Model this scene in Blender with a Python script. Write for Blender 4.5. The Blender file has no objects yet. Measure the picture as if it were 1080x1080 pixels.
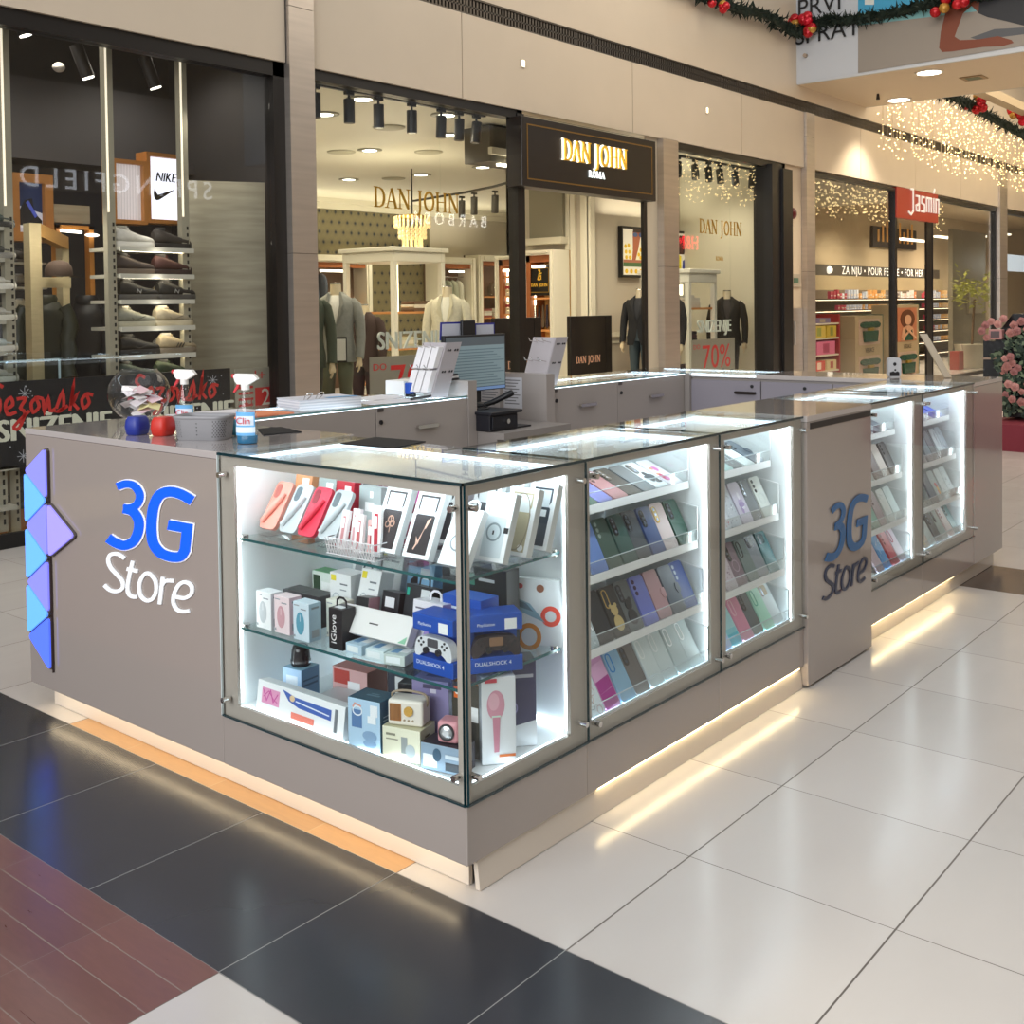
import bpy, math, random
from mathutils import Matrix, Vector
R = math.radians
COL = bpy.context.scene.collection
scene = bpy.context.scene
# ---------------------------------------------------------------- camera (metres; z up; kiosk corner at the origin)
CAM = Vector((-2.17114, -1.96284, 1.6)); FLEN, PPX, PPY = 1163.995, 526.63, 354.06
FW = Vector((0.764708, 0.643794, -0.027403)); RT = Vector((0.643717, -0.765158, -0.012733)); UP = Vector((0.029165, 0.007903, 0.999543))
cd = bpy.data.cameras.new('camera'); cam = bpy.data.objects.new('camera', cd); COL.objects.link(cam)
m = Matrix((RT, UP, -FW)).transposed().to_4x4(); m.translation = CAM; cam.matrix_world = m
cd.sensor_width = 36; cd.sensor_fit = 'HORIZONTAL'; cd.lens = FLEN/1080*36
cd.shift_x = (540-PPX)/1080; cd.shift_y = -(540-PPY)/1080; cd.clip_start = .05; cd.clip_end = 200
scene.camera = cam
# ---------------------------------------------------------------- world, exposure, big lights
w = bpy.data.worlds.new('world'); scene.world = w; w.use_nodes = True
w.node_tree.nodes['Background'].inputs[0].default_value = (.80, .82, .86, 1)
w.node_tree.nodes['Background'].inputs[1].default_value = .5
vs = scene.view_settings; vs.view_transform = 'Standard'; vs.look = 'None'; vs.gamma = 1; vs.use_curve_mapping = False
vs.exposure = 0.0
scene.cycles.transparent_max_bounces = 24; scene.cycles.max_bounces = 9; scene.cycles.glossy_bounces = 4
scene.cycles.sample_clamp_indirect = 4; scene.cycles.caustics_reflective = False; scene.cycles.caustics_refractive = False
def area(name, loc, rot, sx, sy, power, col=(1, 1, 1)):
    l = bpy.data.lights.new(name, 'AREA'); l.shape = 'RECTANGLE'; l.size = sx; l.size_y = sy; l.energy = power; l.color = col
    o = bpy.data.objects.new(name, l); COL.objects.link(o); o.location = loc; o.rotation_euler = rot; return o
area('atrium_skylight', (-2, -4, 9.5), (0, 0, 0), 12, 9, 380, (.95, .98, 1))
area('mall_front_light', (-10, 0, 4.5), (0, R(-72), 0), 5, 9, 1120, (.97, .98, 1))
area('gallery_light', (9, 1.5, 6.8), (0, 0, 0), 4, 5, 200, (1, .88, .7))
area('corridor_light', (19, 0, 7), (0, 0, 0), 12, 8, 1100, (1, .84, .62))
# ---------------------------------------------------------------- materials
def lin(h):
    if isinstance(h, tuple): return h
    c = [int(h[i:i+2], 16)/255 for i in (0, 2, 4)]
    return tuple((x/12.92 if x <= .04045 else ((x+.055)/1.055)**2.4) for x in c)
MC = {}
def mat(h, r=.5, metal=0, emit=0, coat=0, alpha=1, spec=.5, noise=0, nscale=8, bump=0, tex=None):
    k = (h, r, metal, emit, coat, alpha, spec, noise, nscale, bump, tex)
    if k in MC: return MC[k]
    m = bpy.data.materials.new('surface'); m.use_nodes = True; nt = m.node_tree; b = nt.nodes['Principled BSDF']
    c = (*lin(h), 1); I = b.inputs
    I['Base Color'].default_value = c; I['Roughness'].default_value = r; I['Metallic'].default_value = metal
    I['Specular IOR Level'].default_value = spec
    if emit: I['Emission Color'].default_value = c; I['Emission Strength'].default_value = emit
    if coat: I['Coat Weight'].default_value = coat; I['Coat Roughness'].default_value = .04
    if alpha < 1: I['Alpha'].default_value = alpha
    if noise or bump:
        tc = nt.nodes.new('ShaderNodeTexCoord'); n = nt.nodes.new('ShaderNodeTexNoise'); n.inputs['Scale'].default_value = nscale; n.inputs['Detail'].default_value = 5
        mp = nt.nodes.new('ShaderNodeMapping'); nt.links.new(tc.outputs['Object'], mp.inputs['Vector']); nt.links.new(mp.outputs[0], n.inputs['Vector'])
        if tex == 'grain': mp.inputs['Scale'].default_value = (1, 1, 9)
        if tex == 'grainy': mp.inputs['Scale'].default_value = (9, 1.1, 9)
        if tex == 'streak': mp.inputs['Scale'].default_value = (.5, .5, 7)
        if noise:
            r_ = nt.nodes.new('ShaderNodeValToRGB'); r_.color_ramp.elements[0].position = .3; r_.color_ramp.elements[1].position = .7
            r_.color_ramp.elements[0].color = tuple(x*(1-noise) for x in c[:3])+(1,); r_.color_ramp.elements[1].color = tuple(min(1, x*(1+noise*.6)) for x in c[:3])+(1,)
            nt.links.new(n.outputs['Fac'], r_.inputs[0]); nt.links.new(r_.outputs[0], I['Base Color'])
        if bump:
            bp = nt.nodes.new('ShaderNodeBump'); bp.inputs['Strength'].default_value = bump; bp.inputs['Distance'].default_value = .01
            nt.links.new(n.outputs['Fac'], bp.inputs['Height']); nt.links.new(bp.outputs[0], I['Normal'])
    MC[k] = m; return m
def glass_mat(tint=(.97, .985, .98), refl=1.0, rough=0):
    k = ('glass', tint, refl, rough)
    if k in MC: return MC[k]
    m = bpy.data.materials.new('clear_glass'); m.use_nodes = True; nt = m.node_tree; nt.nodes.clear()
    o = nt.nodes.new('ShaderNodeOutputMaterial'); mx = nt.nodes.new('ShaderNodeMixShader'); t = nt.nodes.new('ShaderNodeBsdfTransparent'); g = nt.nodes.new('ShaderNodeBsdfGlossy')
    t.inputs[0].default_value = (*tint, 1); g.inputs['Roughness'].default_value = rough
    f = nt.nodes.new('ShaderNodeLayerWeight'); f.inputs[0].default_value = .5
    q = nt.nodes.new('ShaderNodeMath'); q.operation = 'POWER'; q.inputs[1].default_value = 5; q2 = nt.nodes.new('ShaderNodeMath'); q2.operation = 'MULTIPLY_ADD'; q2.inputs[1].default_value = .9*refl; q2.inputs[2].default_value = .03*refl
    nt.links.new(f.outputs['Facing'], q.inputs[0]); nt.links.new(q.outputs[0], q2.inputs[0]); nt.links.new(q2.outputs[0], mx.inputs[0]); nt.links.new(t.outputs[0], mx.inputs[1]); nt.links.new(g.outputs[0], mx.inputs[2]); nt.links.new(mx.outputs[0], o.inputs[0])
    MC[k] = m; return m
def node_mat(name, r=.4, spec=.5):
    m = bpy.data.materials.new(name); m.use_nodes = True; b = m.node_tree.nodes['Principled BSDF']
    b.inputs['Roughness'].default_value = r; b.inputs['Specular IOR Level'].default_value = spec
    return m, m.node_tree, b
def emis(h, s): return mat(h, .5, 0, s)
# ---------------------------------------------------------------- photo pixel -> world point on a known plane
def at(u, v, ax, val):
    d = FW + RT*((u-PPX)/FLEN) + UP*((PPY-v)/FLEN); i = 'xyz'.index(ax); t = (val-CAM[i])/d[i]
    return CAM + d*t
# ---------------------------------------------------------------- mesh building
def orth(d):
    d = d.normalized(); a = Vector((0, 0, 1)) if abs(d.z) < .9 else Vector((1, 0, 0)); x = d.cross(a).normalized(); return x, d.cross(x)
class M:
    def __init__(s): s.v = []; s.f = []; s.m = []; s.s = []; s.X = None
    def add(s, vs, fs, mi=0, sm=False):
        b = len(s.v)
        for v in vs: s.v.append(s.X @ Vector(v) if s.X else Vector(v))
        for f in fs: s.f.append([b+i for i in f]); s.m.append(mi); s.s.append(sm)
        return s
    def box(s, x0, y0, z0, x1, y1, z1, mi=0):
        if x0 > x1: x0, x1 = x1, x0
        if y0 > y1: y0, y1 = y1, y0
        if z0 > z1: z0, z1 = z1, z0
        return s.add([(x0,y0,z0),(x1,y0,z0),(x1,y1,z0),(x0,y1,z0),(x0,y0,z1),(x1,y0,z1),(x1,y1,z1),(x0,y1,z1)],
                     [(0,3,2,1),(4,5,6,7),(0,1,5,4),(1,2,6,5),(2,3,7,6),(3,0,4,7)], mi)
    def quad(s, a, b, c, d, mi=0): return s.add([a, b, c, d], [(0,1,2,3)], mi)
    def cyl(s, p0, p1, r0, r1=None, n=16, mi=0, cap=True, sm=True):
        r1 = r0 if r1 is None else r1; p0 = Vector(p0); p1 = Vector(p1); x, y = orth(p1-p0); vs = []
        for p, r in ((p0, r0), (p1, r1)):
            for i in range(n): a = 2*math.pi*i/n; vs.append(p + x*math.cos(a)*r + y*math.sin(a)*r)
        s.add(vs, [(i, (i+1) % n, n+(i+1) % n, n+i) for i in range(n)], mi, sm)
        if cap: s.add(vs, [tuple(range(n))[::-1], tuple(range(n, 2*n))], mi)
        return s
    def tube(s, pts, r, n=8, mi=0, cap=True):
        pts = [Vector(p) for p in pts]; rings = []
        rr = r if isinstance(r, (list, tuple)) else [r]*len(pts); x = None
        for i, p in enumerate(pts):
            d = (pts[min(i+1, len(pts)-1)] - pts[max(i-1, 0)]).normalized()
            if x is None: x, y = orth(d)
            else: x = (x - d*x.dot(d)).normalized(); y = d.cross(x)
            rings.append([p + x*math.cos(2*math.pi*k/n)*rr[i] + y*math.sin(2*math.pi*k/n)*rr[i] for k in range(n)])
        return s.rings(rings, mi, cap)
    def rings(s, rings, mi=0, cap=True, sm=True, close=True):
        n = len(rings[0]); vs = [v for r in rings for v in r]; fs = []
        for j in range(len(rings)-1):
            for i in range(n if close else n-1): fs.append((j*n+i, j*n+(i+1) % n, (j+1)*n+(i+1) % n, (j+1)*n+i))
        s.add(vs, fs, mi, sm)
        if cap: s.add(rings[0], [tuple(range(n))[::-1]], mi); s.add(rings[-1], [tuple(range(n))], mi)
        return s
    def lathe(s, prof, c=(0, 0, 0), n=24, mi=0, cap=True):
        c = Vector(c)
        return s.rings([[c+Vector((math.cos(2*math.pi*k/n)*max(r, 1e-4), math.sin(2*math.pi*k/n)*max(r, 1e-4), z)) for k in range(n)] for r, z in prof], mi, cap)
    def ball(s, c, r, n=10, mi=0, sc=(1, 1, 1)):
        c = Vector(c); h = max(3, n//2)
        return s.rings([[c+Vector((math.cos(2*math.pi*k/n)*math.sin(math.pi*j/h)*r*sc[0], math.sin(2*math.pi*k/n)*math.sin(math.pi*j/h)*r*sc[1], -math.cos(math.pi*j/h)*r*sc[2])) for k in range(n)] for j in [.05]+list(range(1, h))+[h-.05]], mi, True)
    def prism(s, poly, d, F=None, mi=0, n0=0, sm=False):   # poly in (u,v); extruded along n from n0 to n0+d; F maps (u,v,n)
        F = F or (lambda u, v, n: Vector((u, v, n))); k = len(poly)
        a = [F(u, v, n0) for u, v in poly]; b = [F(u, v, n0+d) for u, v in poly]
        s.add(b, [tuple(range(k))], mi); s.add(a, [tuple(range(k))[::-1]], mi)
        return s.add(a+b, [(i, (i+1) % k, k+(i+1) % k, k+i) for i in range(k)], mi, sm)
    def ribbon(s, pts, wd, d, F=None, mi=0, n0=0, close=False):
        pts = [Vector((p[0], p[1])) for p in pts]; L = []; Rr = []; n = len(pts)
        for i, p in enumerate(pts):
            a = pts[i-1] if (i or close) else None; b = pts[(i+1) % n] if (i < n-1 or close) else None
            d1 = (p-a).normalized() if a is not None else None; d2 = (b-p).normalized() if b is not None else None
            d1 = d1 or d2; d2 = d2 or d1; t = d1+d2; t = t.normalized() if t.length > 1e-6 else d1
            nn = Vector((-t.y, t.x)); q = max(.35, nn.dot(Vector((-d1.y, d1.x)))); ww = (wd[i] if isinstance(wd, list) else wd)/2/q
            L.append(p+nn*ww); Rr.append(p-nn*ww)
        for i in range(n if close else n-1):
            j = (i+1) % n; s.prism([(Rr[i].x, Rr[i].y), (Rr[j].x, Rr[j].y), (L[j].x, L[j].y), (L[i].x, L[i].y)], d, F, mi, n0)
        return s
    def obj(s, name, mats, parent=None, local=False, bevel=0, seg=2, **tags):
        me = bpy.data.meshes.new(name); off = None
        vs = s.v
        if parent is not None and not local and parent in PM: iv = PM[parent].inverted(); vs = [iv @ v for v in vs]
        me.from_pydata([tuple(v) for v in vs], [], s.f)
        for mm in (mats if isinstance(mats, (list, tuple)) else [mats]): me.materials.append(mm)
        me.polygons.foreach_set('material_index', s.m); me.polygons.foreach_set('use_smooth', s.s); me.update()
        o = bpy.data.objects.new(name, me); COL.objects.link(o)
        if parent is not None: o.parent = parent
        if bevel:
            b = o.modifiers.new('bevel', 'BEVEL'); b.width = bevel; b.segments = seg; b.limit_method = 'ANGLE'
        PM[o] = PM[parent] if (parent is not None and parent in PM) else Matrix.Identity(4)
        tag(o, **tags); return o
PM = {}
def tag(o, label=None, cat=None, group=None, kind=None):
    for k, v in (('label', label), ('category', cat), ('group', group), ('kind', kind)):
        if v: o[k] = v
def thing(name, label, cat, loc=(0, 0, 0), rotz=0, group=None, tilt=0):
    o = bpy.data.objects.new(name, None); COL.objects.link(o); o.empty_display_size = .05
    o.location = loc; o.rotation_euler = (tilt, 0, rotz); tag(o, label, cat, group)
    PM[o] = Matrix.Translation(Vector(loc)) @ Matrix.Rotation(rotz, 4, 'Z') @ Matrix.Rotation(tilt, 4, 'X'); return o
def single(mb, name, mats, label, cat, group=None, base=None, **k):
    b = Vector(base) if base is not None else Vector((sum((v.x for v in mb.v))/len(mb.v), sum((v.y for v in mb.v))/len(mb.v), min(v.z for v in mb.v)))
    mb.v = [v-b for v in mb.v]; o = mb.obj(name, mats, **k); o.location = b; tag(o, label, cat, group); PM[o] = Matrix.Translation(b); return o
def dup(root, loc=None, rotz=None, label=None, group=None):
    r = root.copy(); COL.objects.link(r)
    if loc is not None: r.location = loc
    if rotz is not None: r.rotation_euler[2] = rotz
    if label: r['label'] = label
    if group: r['group'] = group
    def rec(a, b):
        for ch in a.children:
            c = ch.copy(); COL.objects.link(c); c.parent = b; rec(ch, c)
    rec(root, r); return r
def smooth(pts, k=6, close=False):
    out = []; n = len(pts)
    for i in range(n if close else n-1):
        g = lambda j: pts[j % n] if close else pts[max(0, min(n-1, j))]
        p0, p1, p2, p3 = g(i-1), g(i), g(i+1), g(i+2)
        for q in range(k):
            t = q/k; out.append(tuple(.5*((2*b)+(-a+c)*t+(2*a-5*b+4*c-d)*t*t+(-a+3*b-3*c+d)*t**3) for a, b, c, d in zip(p0, p1, p2, p3)))
    if not close: out.append(tuple(pts[-1]))
    return out
def rrect(w, h, r, n=4, x=0, y=0):
    o = []
    for cx, cy, a0 in ((x+w-r, y+r, -90), (x+w-r, y+h-r, 0), (x+r, y+h-r, 90), (x+r, y+r, 180)):
        for i in range(n+1): a = R(a0+90*i/n); o.append((cx+r*math.cos(a), cy+r*math.sin(a)))
    return o
def ellipse(cx, cy, rx, ry, n=16): return [(cx+rx*math.cos(2*math.pi*i/n), cy+ry*math.sin(2*math.pi*i/n)) for i in range(n)]
# frames: (u right, v up, n towards the viewer)
def FX(x, y=0, z=0): return lambda u, v, n: Vector((x-n, y-u, z+v))      # faces -x
def FY(y, x=0, z=0): return lambda u, v, n: Vector((x+u, y-n, z+v))      # faces -y
TXT = {}
def txt(s, size, m, parent, F, u=0, v=0, ext=.0015, sx=1, shear=0, align='CENTER', n0=0, name='lettering', space=1):
    k = (s, align, space)
    if k not in TXT:
        c = bpy.data.curves.new('t', 'FONT'); c.body = s; c.size = 1; c.align_x = align; c.align_y = 'CENTER'; c.space_character = space; c.resolution_u = 3
        o = bpy.data.objects.new('t', c); COL.objects.link(o); me = bpy.data.meshes.new_from_object(o.evaluated_get(bpy.context.evaluated_depsgraph_get()))
        TXT[k] = ([tuple(x.co) for x in me.vertices], [tuple(p.vertices) for p in me.polygons]); bpy.data.objects.remove(o)
    V, Fc = TXT[k]; mb = M(); edges = {}
    for f in Fc:
        for i in range(len(f)): e = (f[i], f[(i+1) % len(f)]); edges[e] = edges.get(e, 0)+1
    P = lambda x, n: F(u+(x[0]+shear*x[1])*size*sx, v+x[1]*size, n)
    nv = len(V); mb.add([P(x, n0+ext) for x in V]+[P(x, n0) for x in V], list(Fc)+[(a, b, b+nv, a+nv)[::-1] for (a, b) in edges if (b, a) not in edges])
    return mb.obj(name, m, parent)
# serif capitals built from strokes (unit height)
SER = {'D': (.78, [([(.16,0),(.16,1)],.12),([(.16,.97),(.42,.97),(.62,.86),(.72,.62),(.72,.38),(.62,.14),(.42,.03),(.16,.03)],[.05,.06,.1,.13,.13,.1,.06,.05])],[(.16,0),(.16,1)]),
 'A': (.84, [([(.1,0),(.42,1)],.05),([(.42,1),(.74,0)],.13),([(.2,.33),(.62,.33)],.05)],[(.1,0),(.74,0)]),
 'N': (.9, [([(.14,0),(.14,1)],.05),([(.14,.98),(.74,.02)],.13),([(.74,0),(.74,1)],.05)],[(.14,0),(.1,1),(.74,1)]),
 'J': (.5, [([(.3,1),(.3,.05),(.24,-.18),(.06,-.26)],[.12,.12,.1,.07])],[(.3,1)]),
 'O': (.88, [([(.44,.98),(.22,.86),(.12,.6),(.12,.4),(.22,.14),(.44,.02),(.66,.14),(.76,.4),(.76,.6),(.66,.86)],None)],[]),
 'H': (.92, [([(.17,0),(.17,1)],.12),([(.73,0),(.73,1)],.12),([(.17,.52),(.73,.52)],.05)],[(.17,0),(.17,1),(.73,0),(.73,1)]),
 'R': (.8, [([(.16,0),(.16,1)],.12),([(.16,.97),(.46,.95),(.58,.76),(.46,.55),(.16,.52)],[.05,.07,.12,.07,.05]),([(.38,.54),(.7,0)],.12)],[(.16,0),(.16,1),(.7,0)]),
 'M': (1.02, [([(.14,0),(.14,1)],.05),([(.14,1),(.48,.05)],.12),([(.48,.05),(.84,1)],.05),([(.84,1),(.84,0)],.12)],[(.14,0),(.1,1),(.84,0),(.86,1)])}
def serif(s, h, m, parent, F, u=0, v=0, ext=.004, sx=1, n0=0, name='lettering', space=.04, bold=1):
    tot = sum((SER[c][0]+space if c != ' ' else .35) for c in s)*h*sx; x = u-tot/2; mb = M(); o = None
    for c in s+' ':
        if c == ' ':
            x += .35*h*sx
            if mb.v: o = mb.obj(name, m, parent); mb = M()
            continue
        wd, st, sf = SER[c]; G = lambda a, b, n: F(x+a*h*sx, v+(b-.5)*h, n)
        for pts, ww in st:
            if c == 'O': mb.ribbon(smooth(pts, 3, True), .11*bold, ext, G, 0, n0, True); continue
            mb.ribbon(pts, [q*bold for q in ww] if isinstance(ww, list) else ww*bold, ext, G, 0, n0)
        for a, b in sf: mb.ribbon([(a-.13, b if b else .02), (a+.13, b if b else .02)], .045*bold, ext, G, 0, n0)
        x += (wd+space)*h*sx
    return o
# ---------------------------------------------------------------- floor
TS = .598
def tile_mat(name, col, grout, px, ox, gx, py, oy, gy, r=.2, var=.04, wood=False, stag=None):
    m, nt, b = node_mat(name, r); N = nt.nodes.new; L = nt.links.new
    geo = N('ShaderNodeNewGeometry'); sp = N('ShaderNodeSeparateXYZ'); L(geo.outputs['Position'], sp.inputs[0])
    def mth(op, a, c=None):
        n = N('ShaderNodeMath'); n.operation = op
        for i, q in enumerate((a, c)):
            if q is None: continue
            if isinstance(q, (int, float)): n.inputs[i].default_value = q
            else: L(q, n.inputs[i])
        return n.outputs[0]
    ax = mth('DIVIDE', mth('SUBTRACT', sp.outputs[0], ox), px); ay = mth('DIVIDE', mth('SUBTRACT', sp.outputs[1], oy), py)
    fx = mth('FRACT', ax); fy = mth('FRACT', ay); ix = mth('FLOOR', ax); iy = mth('FLOOR', ay)
    g = mth('MAXIMUM', mth('LESS_THAN', fx, gx/px), mth('LESS_THAN', fy, gy/py))
    cm = N('ShaderNodeCombineXYZ'); L(ix, cm.inputs[0]); L(iy, cm.inputs[1]); wn = N('ShaderNodeTexWhiteNoise'); wn.noise_dimensions = '2D'; L(cm.outputs[0], wn.inputs['Vector'])
    no = N('ShaderNodeTexNoise'); mp = N('ShaderNodeMapping'); L(geo.outputs['Position'], mp.inputs[0]); L(mp.outputs[0], no.inputs['Vector'])
    no.inputs['Detail'].default_value = 6; no.inputs['Scale'].default_value = 3
    if wood: mp.inputs['Scale'].default_value = (14, 2.2, 1); no.inputs['Distortion'].default_value = 1.5
    else: mp.inputs['Scale'].default_value = (1, 2.5, 1)
    h = mth('ADD', mth('MULTIPLY', mth('SUBTRACT', wn.outputs[0], .5), var*2), mth('MULTIPLY', mth('SUBTRACT', no.outputs[0], .5), var*3 if wood else var*1.5))
    hs = N('ShaderNodeMix'); hs.data_type = 'RGBA'; hs.blend_type = 'MULTIPLY'; hs.inputs[0].default_value = 1; hs.inputs[6].default_value = (*lin(col), 1)
    one = mth('ADD', h, 1.0); cc = N('ShaderNodeCombineColor'); [L(one, cc.inputs[i]) for i in range(3)]; L(cc.outputs[0], hs.inputs[7])
    gm = N('ShaderNodeMix'); gm.data_type = 'RGBA'; L(g, gm.inputs[0]); L(hs.outputs[2], gm.inputs[6]); gm.inputs[7].default_value = (*lin(grout), 1)
    L(gm.outputs[2], b.inputs['Base Color'])
    L(mth('ADD', mth('MULTIPLY', g, .5), mth('ADD', mth('MULTIPLY', no.outputs[0], .12), r-.06)), b.inputs['Roughness'])
    bp = N('ShaderNodeBump'); bp.inputs['Strength'].default_value = .25; bp.inputs['Distance'].default_value = .002; L(mth('SUBTRACT', 1, g), bp.inputs['Height']); L(bp.outputs[0], b.inputs['Normal'])
    return m
white_tile = tile_mat('pale_stone_tile', 'c6c0ba', '6a625b', TS, -.0185, .003, TS, -.343, .005, r=.2)
dark_tile = tile_mat('charcoal_tile', '33353a', '8a8a86', TS, -.0185, .003, TS, -.340+.0, .003, r=.24, var=.08)
brown_wood = tile_mat('red_brown_wood_tile', '6e4a42', '857870', .1, -.615-2*.1, .003, .505, .655-.505, .0015, r=.3, var=.12, wood=True)
oak_wood = tile_mat('oak_wood_tile', 'c09668', 'c9b08c', .1, -.017, .002, .505, .645-.505, .003, r=.35, var=.08, wood=True)
umber_tile = tile_mat('umber_tile', '5d5048', '463c36', TS, -.0185, .003, TS, -.343, .003, r=.22, var=.05)
store_wood = tile_mat('store_plank_floor', 'd9bd8c', 'b89a6a', .2, 0, .002, 1.2, .3, .002, r=.35, var=.06, wood=True)
F_ = M(); Y0 = .258; X0 = -.615; X1 = -.017
def fq(x0, y0, x1, y1, mi): F_.quad((x0, y0, 0), (x1, y0, 0), (x1, y1, 0), (x0, y1, 0), mi)
fq(-8, -10, X0, Y0, 0); fq(-8, Y0, X0, 5.45, 2); fq(X0, -10, X1, 5.45, 1); fq(X1, Y0, .6, 2.05, 3); fq(X1, -10, 4.167, Y0, 0)
fq(4.167, -10, 4.765, Y0, 4); fq(4.765, -10, 42, Y0, 0); fq(X1, 2.05, 42, 5.45, 0); fq(.6, Y0, 42, 2.05, 0)
fq(-8, 5.45, 3.95, 9, 5); fq(3.95, 5.45, 42, 16, 0)
F_.obj('floor', [white_tile, dark_tile, brown_wood, oak_wood, umber_tile, store_wood], kind='structure')
# ---------------------------------------------------------------- storefront wall (plane y = 5.4)
WY = 5.4
beige = mat('d2c3ae', .35, noise=.03, nscale=1.5); beige2 = mat('c6b8a4', .4); seam = mat('7c7064', .6); steel = mat('c8beb4', .36, .85, noise=.08, nscale=3, tex='streak')
black = mat('0d0c0c', .25); blackfr = mat('15110f', .35)
f = M()
joints = [-6, -3.4, .8, 3.795, 6.0, 9.05, 11.8, 13.8]
for a, b in zip(joints[:-1], joints[1:]): f.box(a+.006, WY-.05, 3.65, b-.006, WY+.1, 4.49)
joints2 = [14.1, 16.0, 18.6, 21.2, 23.75]
for a, b in zip(joints2[:-1], joints2[1:]): f.box(a+.006, WY-.05, 3.65, b-.006, WY+.1, 4.49)
for k in range(6): f.box(24.3+k*2.6, WY-.05, 3.65, 26.888+k*2.6, WY+.1, 4.49)
f.box(-6, WY-.02, 3.655, 42, WY+.14, 4.49, 1); f.box(-6, WY-.05, 4.67, 42, WY+.14, 8.5)
f.obj('wall_storefront', [beige, seam], kind='structure')
sl = M(); sl.box(-6, WY+.04, 4.49, 42, WY+.14, 4.67)
for k in range(0, 480): x = 4.2+k*.05; sl.box(x, WY-.03, 4.5, x+.026, WY+.03, 4.66, 1)
sl.box(-6, WY-.045, 4.49, 42, WY+.04, 4.505, 1); sl.box(-6, WY-.045, 4.655, 42, WY+.04, 4.67, 1); sl.box(-6, WY-.03, 4.57, 42, WY+.03, 4.585, 1)
sl.obj('air_grille', [mat('1c1915', .8), mat('5a5249', .4, .6)], kind='structure')  # slatted air grille running along the fascia
def column(x0, x1, label, z1=8.5, dz=2.06):
    c = M(); z = 0
    while z < z1: t = min(z+dz, z1); c.box(x0, WY-.09, z+.003, x1, WY+.06, t-.003); z = t
    c.box(x0+.006, WY-.084, 0, x1-.006, WY+.05, z1, 1)
    return single(c, 'steel_column', [steel, seam], label, 'column', 'brushed steel pilasters')
column(3.8, 4.07, 'brushed steel column between the shoe shop and the menswear window'); column(9.67, 10.03, 'brushed steel column beside the gold lettered black shop sign', 3.65)
column(13.8, 14.1, 'narrow brushed steel column before the perfume shop', 4.49); column(23.75, 24.3, 'distant brushed steel column under the light curtain by the roses', 4.49)
def sqlamp(x, z, lab):
    t = thing('wall_lamp', lab, 'lamp', (x, WY-.05, z), 0, 'small square fascia lamps'); M().box(-.035, -.012, -.045, .035, 0, .045).obj('housing', mat('c9bfb0', .4), t, True)
    M().box(-.022, -.016, -.032, .022, -.011, .032).obj('lamp_face', emis('fff0c8', 3), t, True)
sqlamp(6.95, 4.14, 'small square lamp on the fascia above the long window'); sqlamp(10.82, 4.14, 'small square lamp on the fascia above the narrow window')
sqlamp(21.4, 4.2, 'small square lamp on the fascia above the perfume shop')
# ---- frames and glass
clear = glass_mat(refl=.9); clear_in = glass_mat(refl=.5)
def window(n, x0, x1, z0, z1, posts=(), fr=.09, thick=.1, gm=None, frame=blackfr, y=WY):
    o = M(); o.box(x0, y-.02, z1-fr, x1, y+thick, z1); o.box(x0, y-.02, z0, x1, y+thick, z0+.06)
    o.box(x0, y-.02, z0, x0+.03, y+thick, z1); o.box(x1-fr, y-.02, z0, x1, y+thick, z1)
    r = o.obj('window_%d' % n, frame, kind='structure')
    g = M(); xs = [x0+.03]+list(posts)+[x1-fr]
    for a, b in zip(xs[:-1], xs[1:]): g.box(a+.002, y+.03, z0+.06, b-.002, y+.042, z1-fr)
    g.obj('pane', gm or clear, r); return r
window(1, -6, 3.8, 0, 3.65, (-2.5, .9), .12, gm=glass_mat((.96, .97, .97), 1.3))
window(2, 4.07, 6.97, 0, 3.65, (5.75,), .09)
window(3, 10.03, 13.2, 0, 3.65, (11.6,), .09)
b = M(); b.box(12.62, WY-.1, 0, 12.9, WY+.2, 3.6); b.box(12.9, WY-.14, 0, 13.2, WY+.2, 3.55)
single(b, 'frame_post', blackfr, 'wide black post at the narrow menswear window edge', 'post')
window(4, 14.1, 17.7, 0, 3.62, (), .06); window(5, 19.6, 23.75, 0, 3.62, (21.6,), .08); window(6, 24.3, 34, 0, 3.62, (27, 30), .08)
M().box(17.66, WY-.01, 0, 17.76, WY+.02, 3.62).obj('trim_1', blackfr, kind='structure'); M().box(19.3, WY-.01, 0, 19.62, WY+.03, 3.1).obj('trim_2', blackfr, kind='structure')
M().box(6.87, WY-.03, 0, 6.99, WY+.1, 3.62).obj('trim_3', blackfr, kind='structure')
M().box(9.33, WY-.01, 0, 9.41, WY+.03, 2.95).obj('trim_10', blackfr, kind='structure'); M().box(9.41, WY+.0, 0, 9.67, WY+.03, 3.65).obj('trim_4', mat('c9bda8', .5), kind='structure')
# service niche between menswear and steel column
M().box(13.2, WY, 0, 13.8, WY+.2, 3.65).obj('wall_niche', mat('cdbca4', .5), kind='structure')
t = M().box(13.21, WY-.02, .1, 13.79, WY, 1.5).obj('door_1', steel, kind='structure'); M().tube([(13.4, WY-.07, .95), (13.4, WY-.07, 1.3)], .02).obj('handle', mat('dcd6cf', .3, .8), t)
t = thing('alarm_bell', 'small dark red alarm dome on the beige niche wall', 'alarm', (13.45, WY, 2.93)); M().ball((13.45, WY-.03, 2.93), .085, 14, sc=(1, .6, 1)).obj('dome', mat('5a1014', .3), t)
t = thing('control_panel', 'small grey control panel on the beige niche wall', 'panel', (13.5, WY, 1.85)); M().box(13.38, WY-.03, 1.82, 13.7, WY, 2.02).obj('casing', mat('a89c8a', .4), t, bevel=.004); M().box(13.45, WY-.034, 1.88, 13.62, WY-.03, 1.96).obj('display', mat('4e6a58', .3), t)
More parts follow.
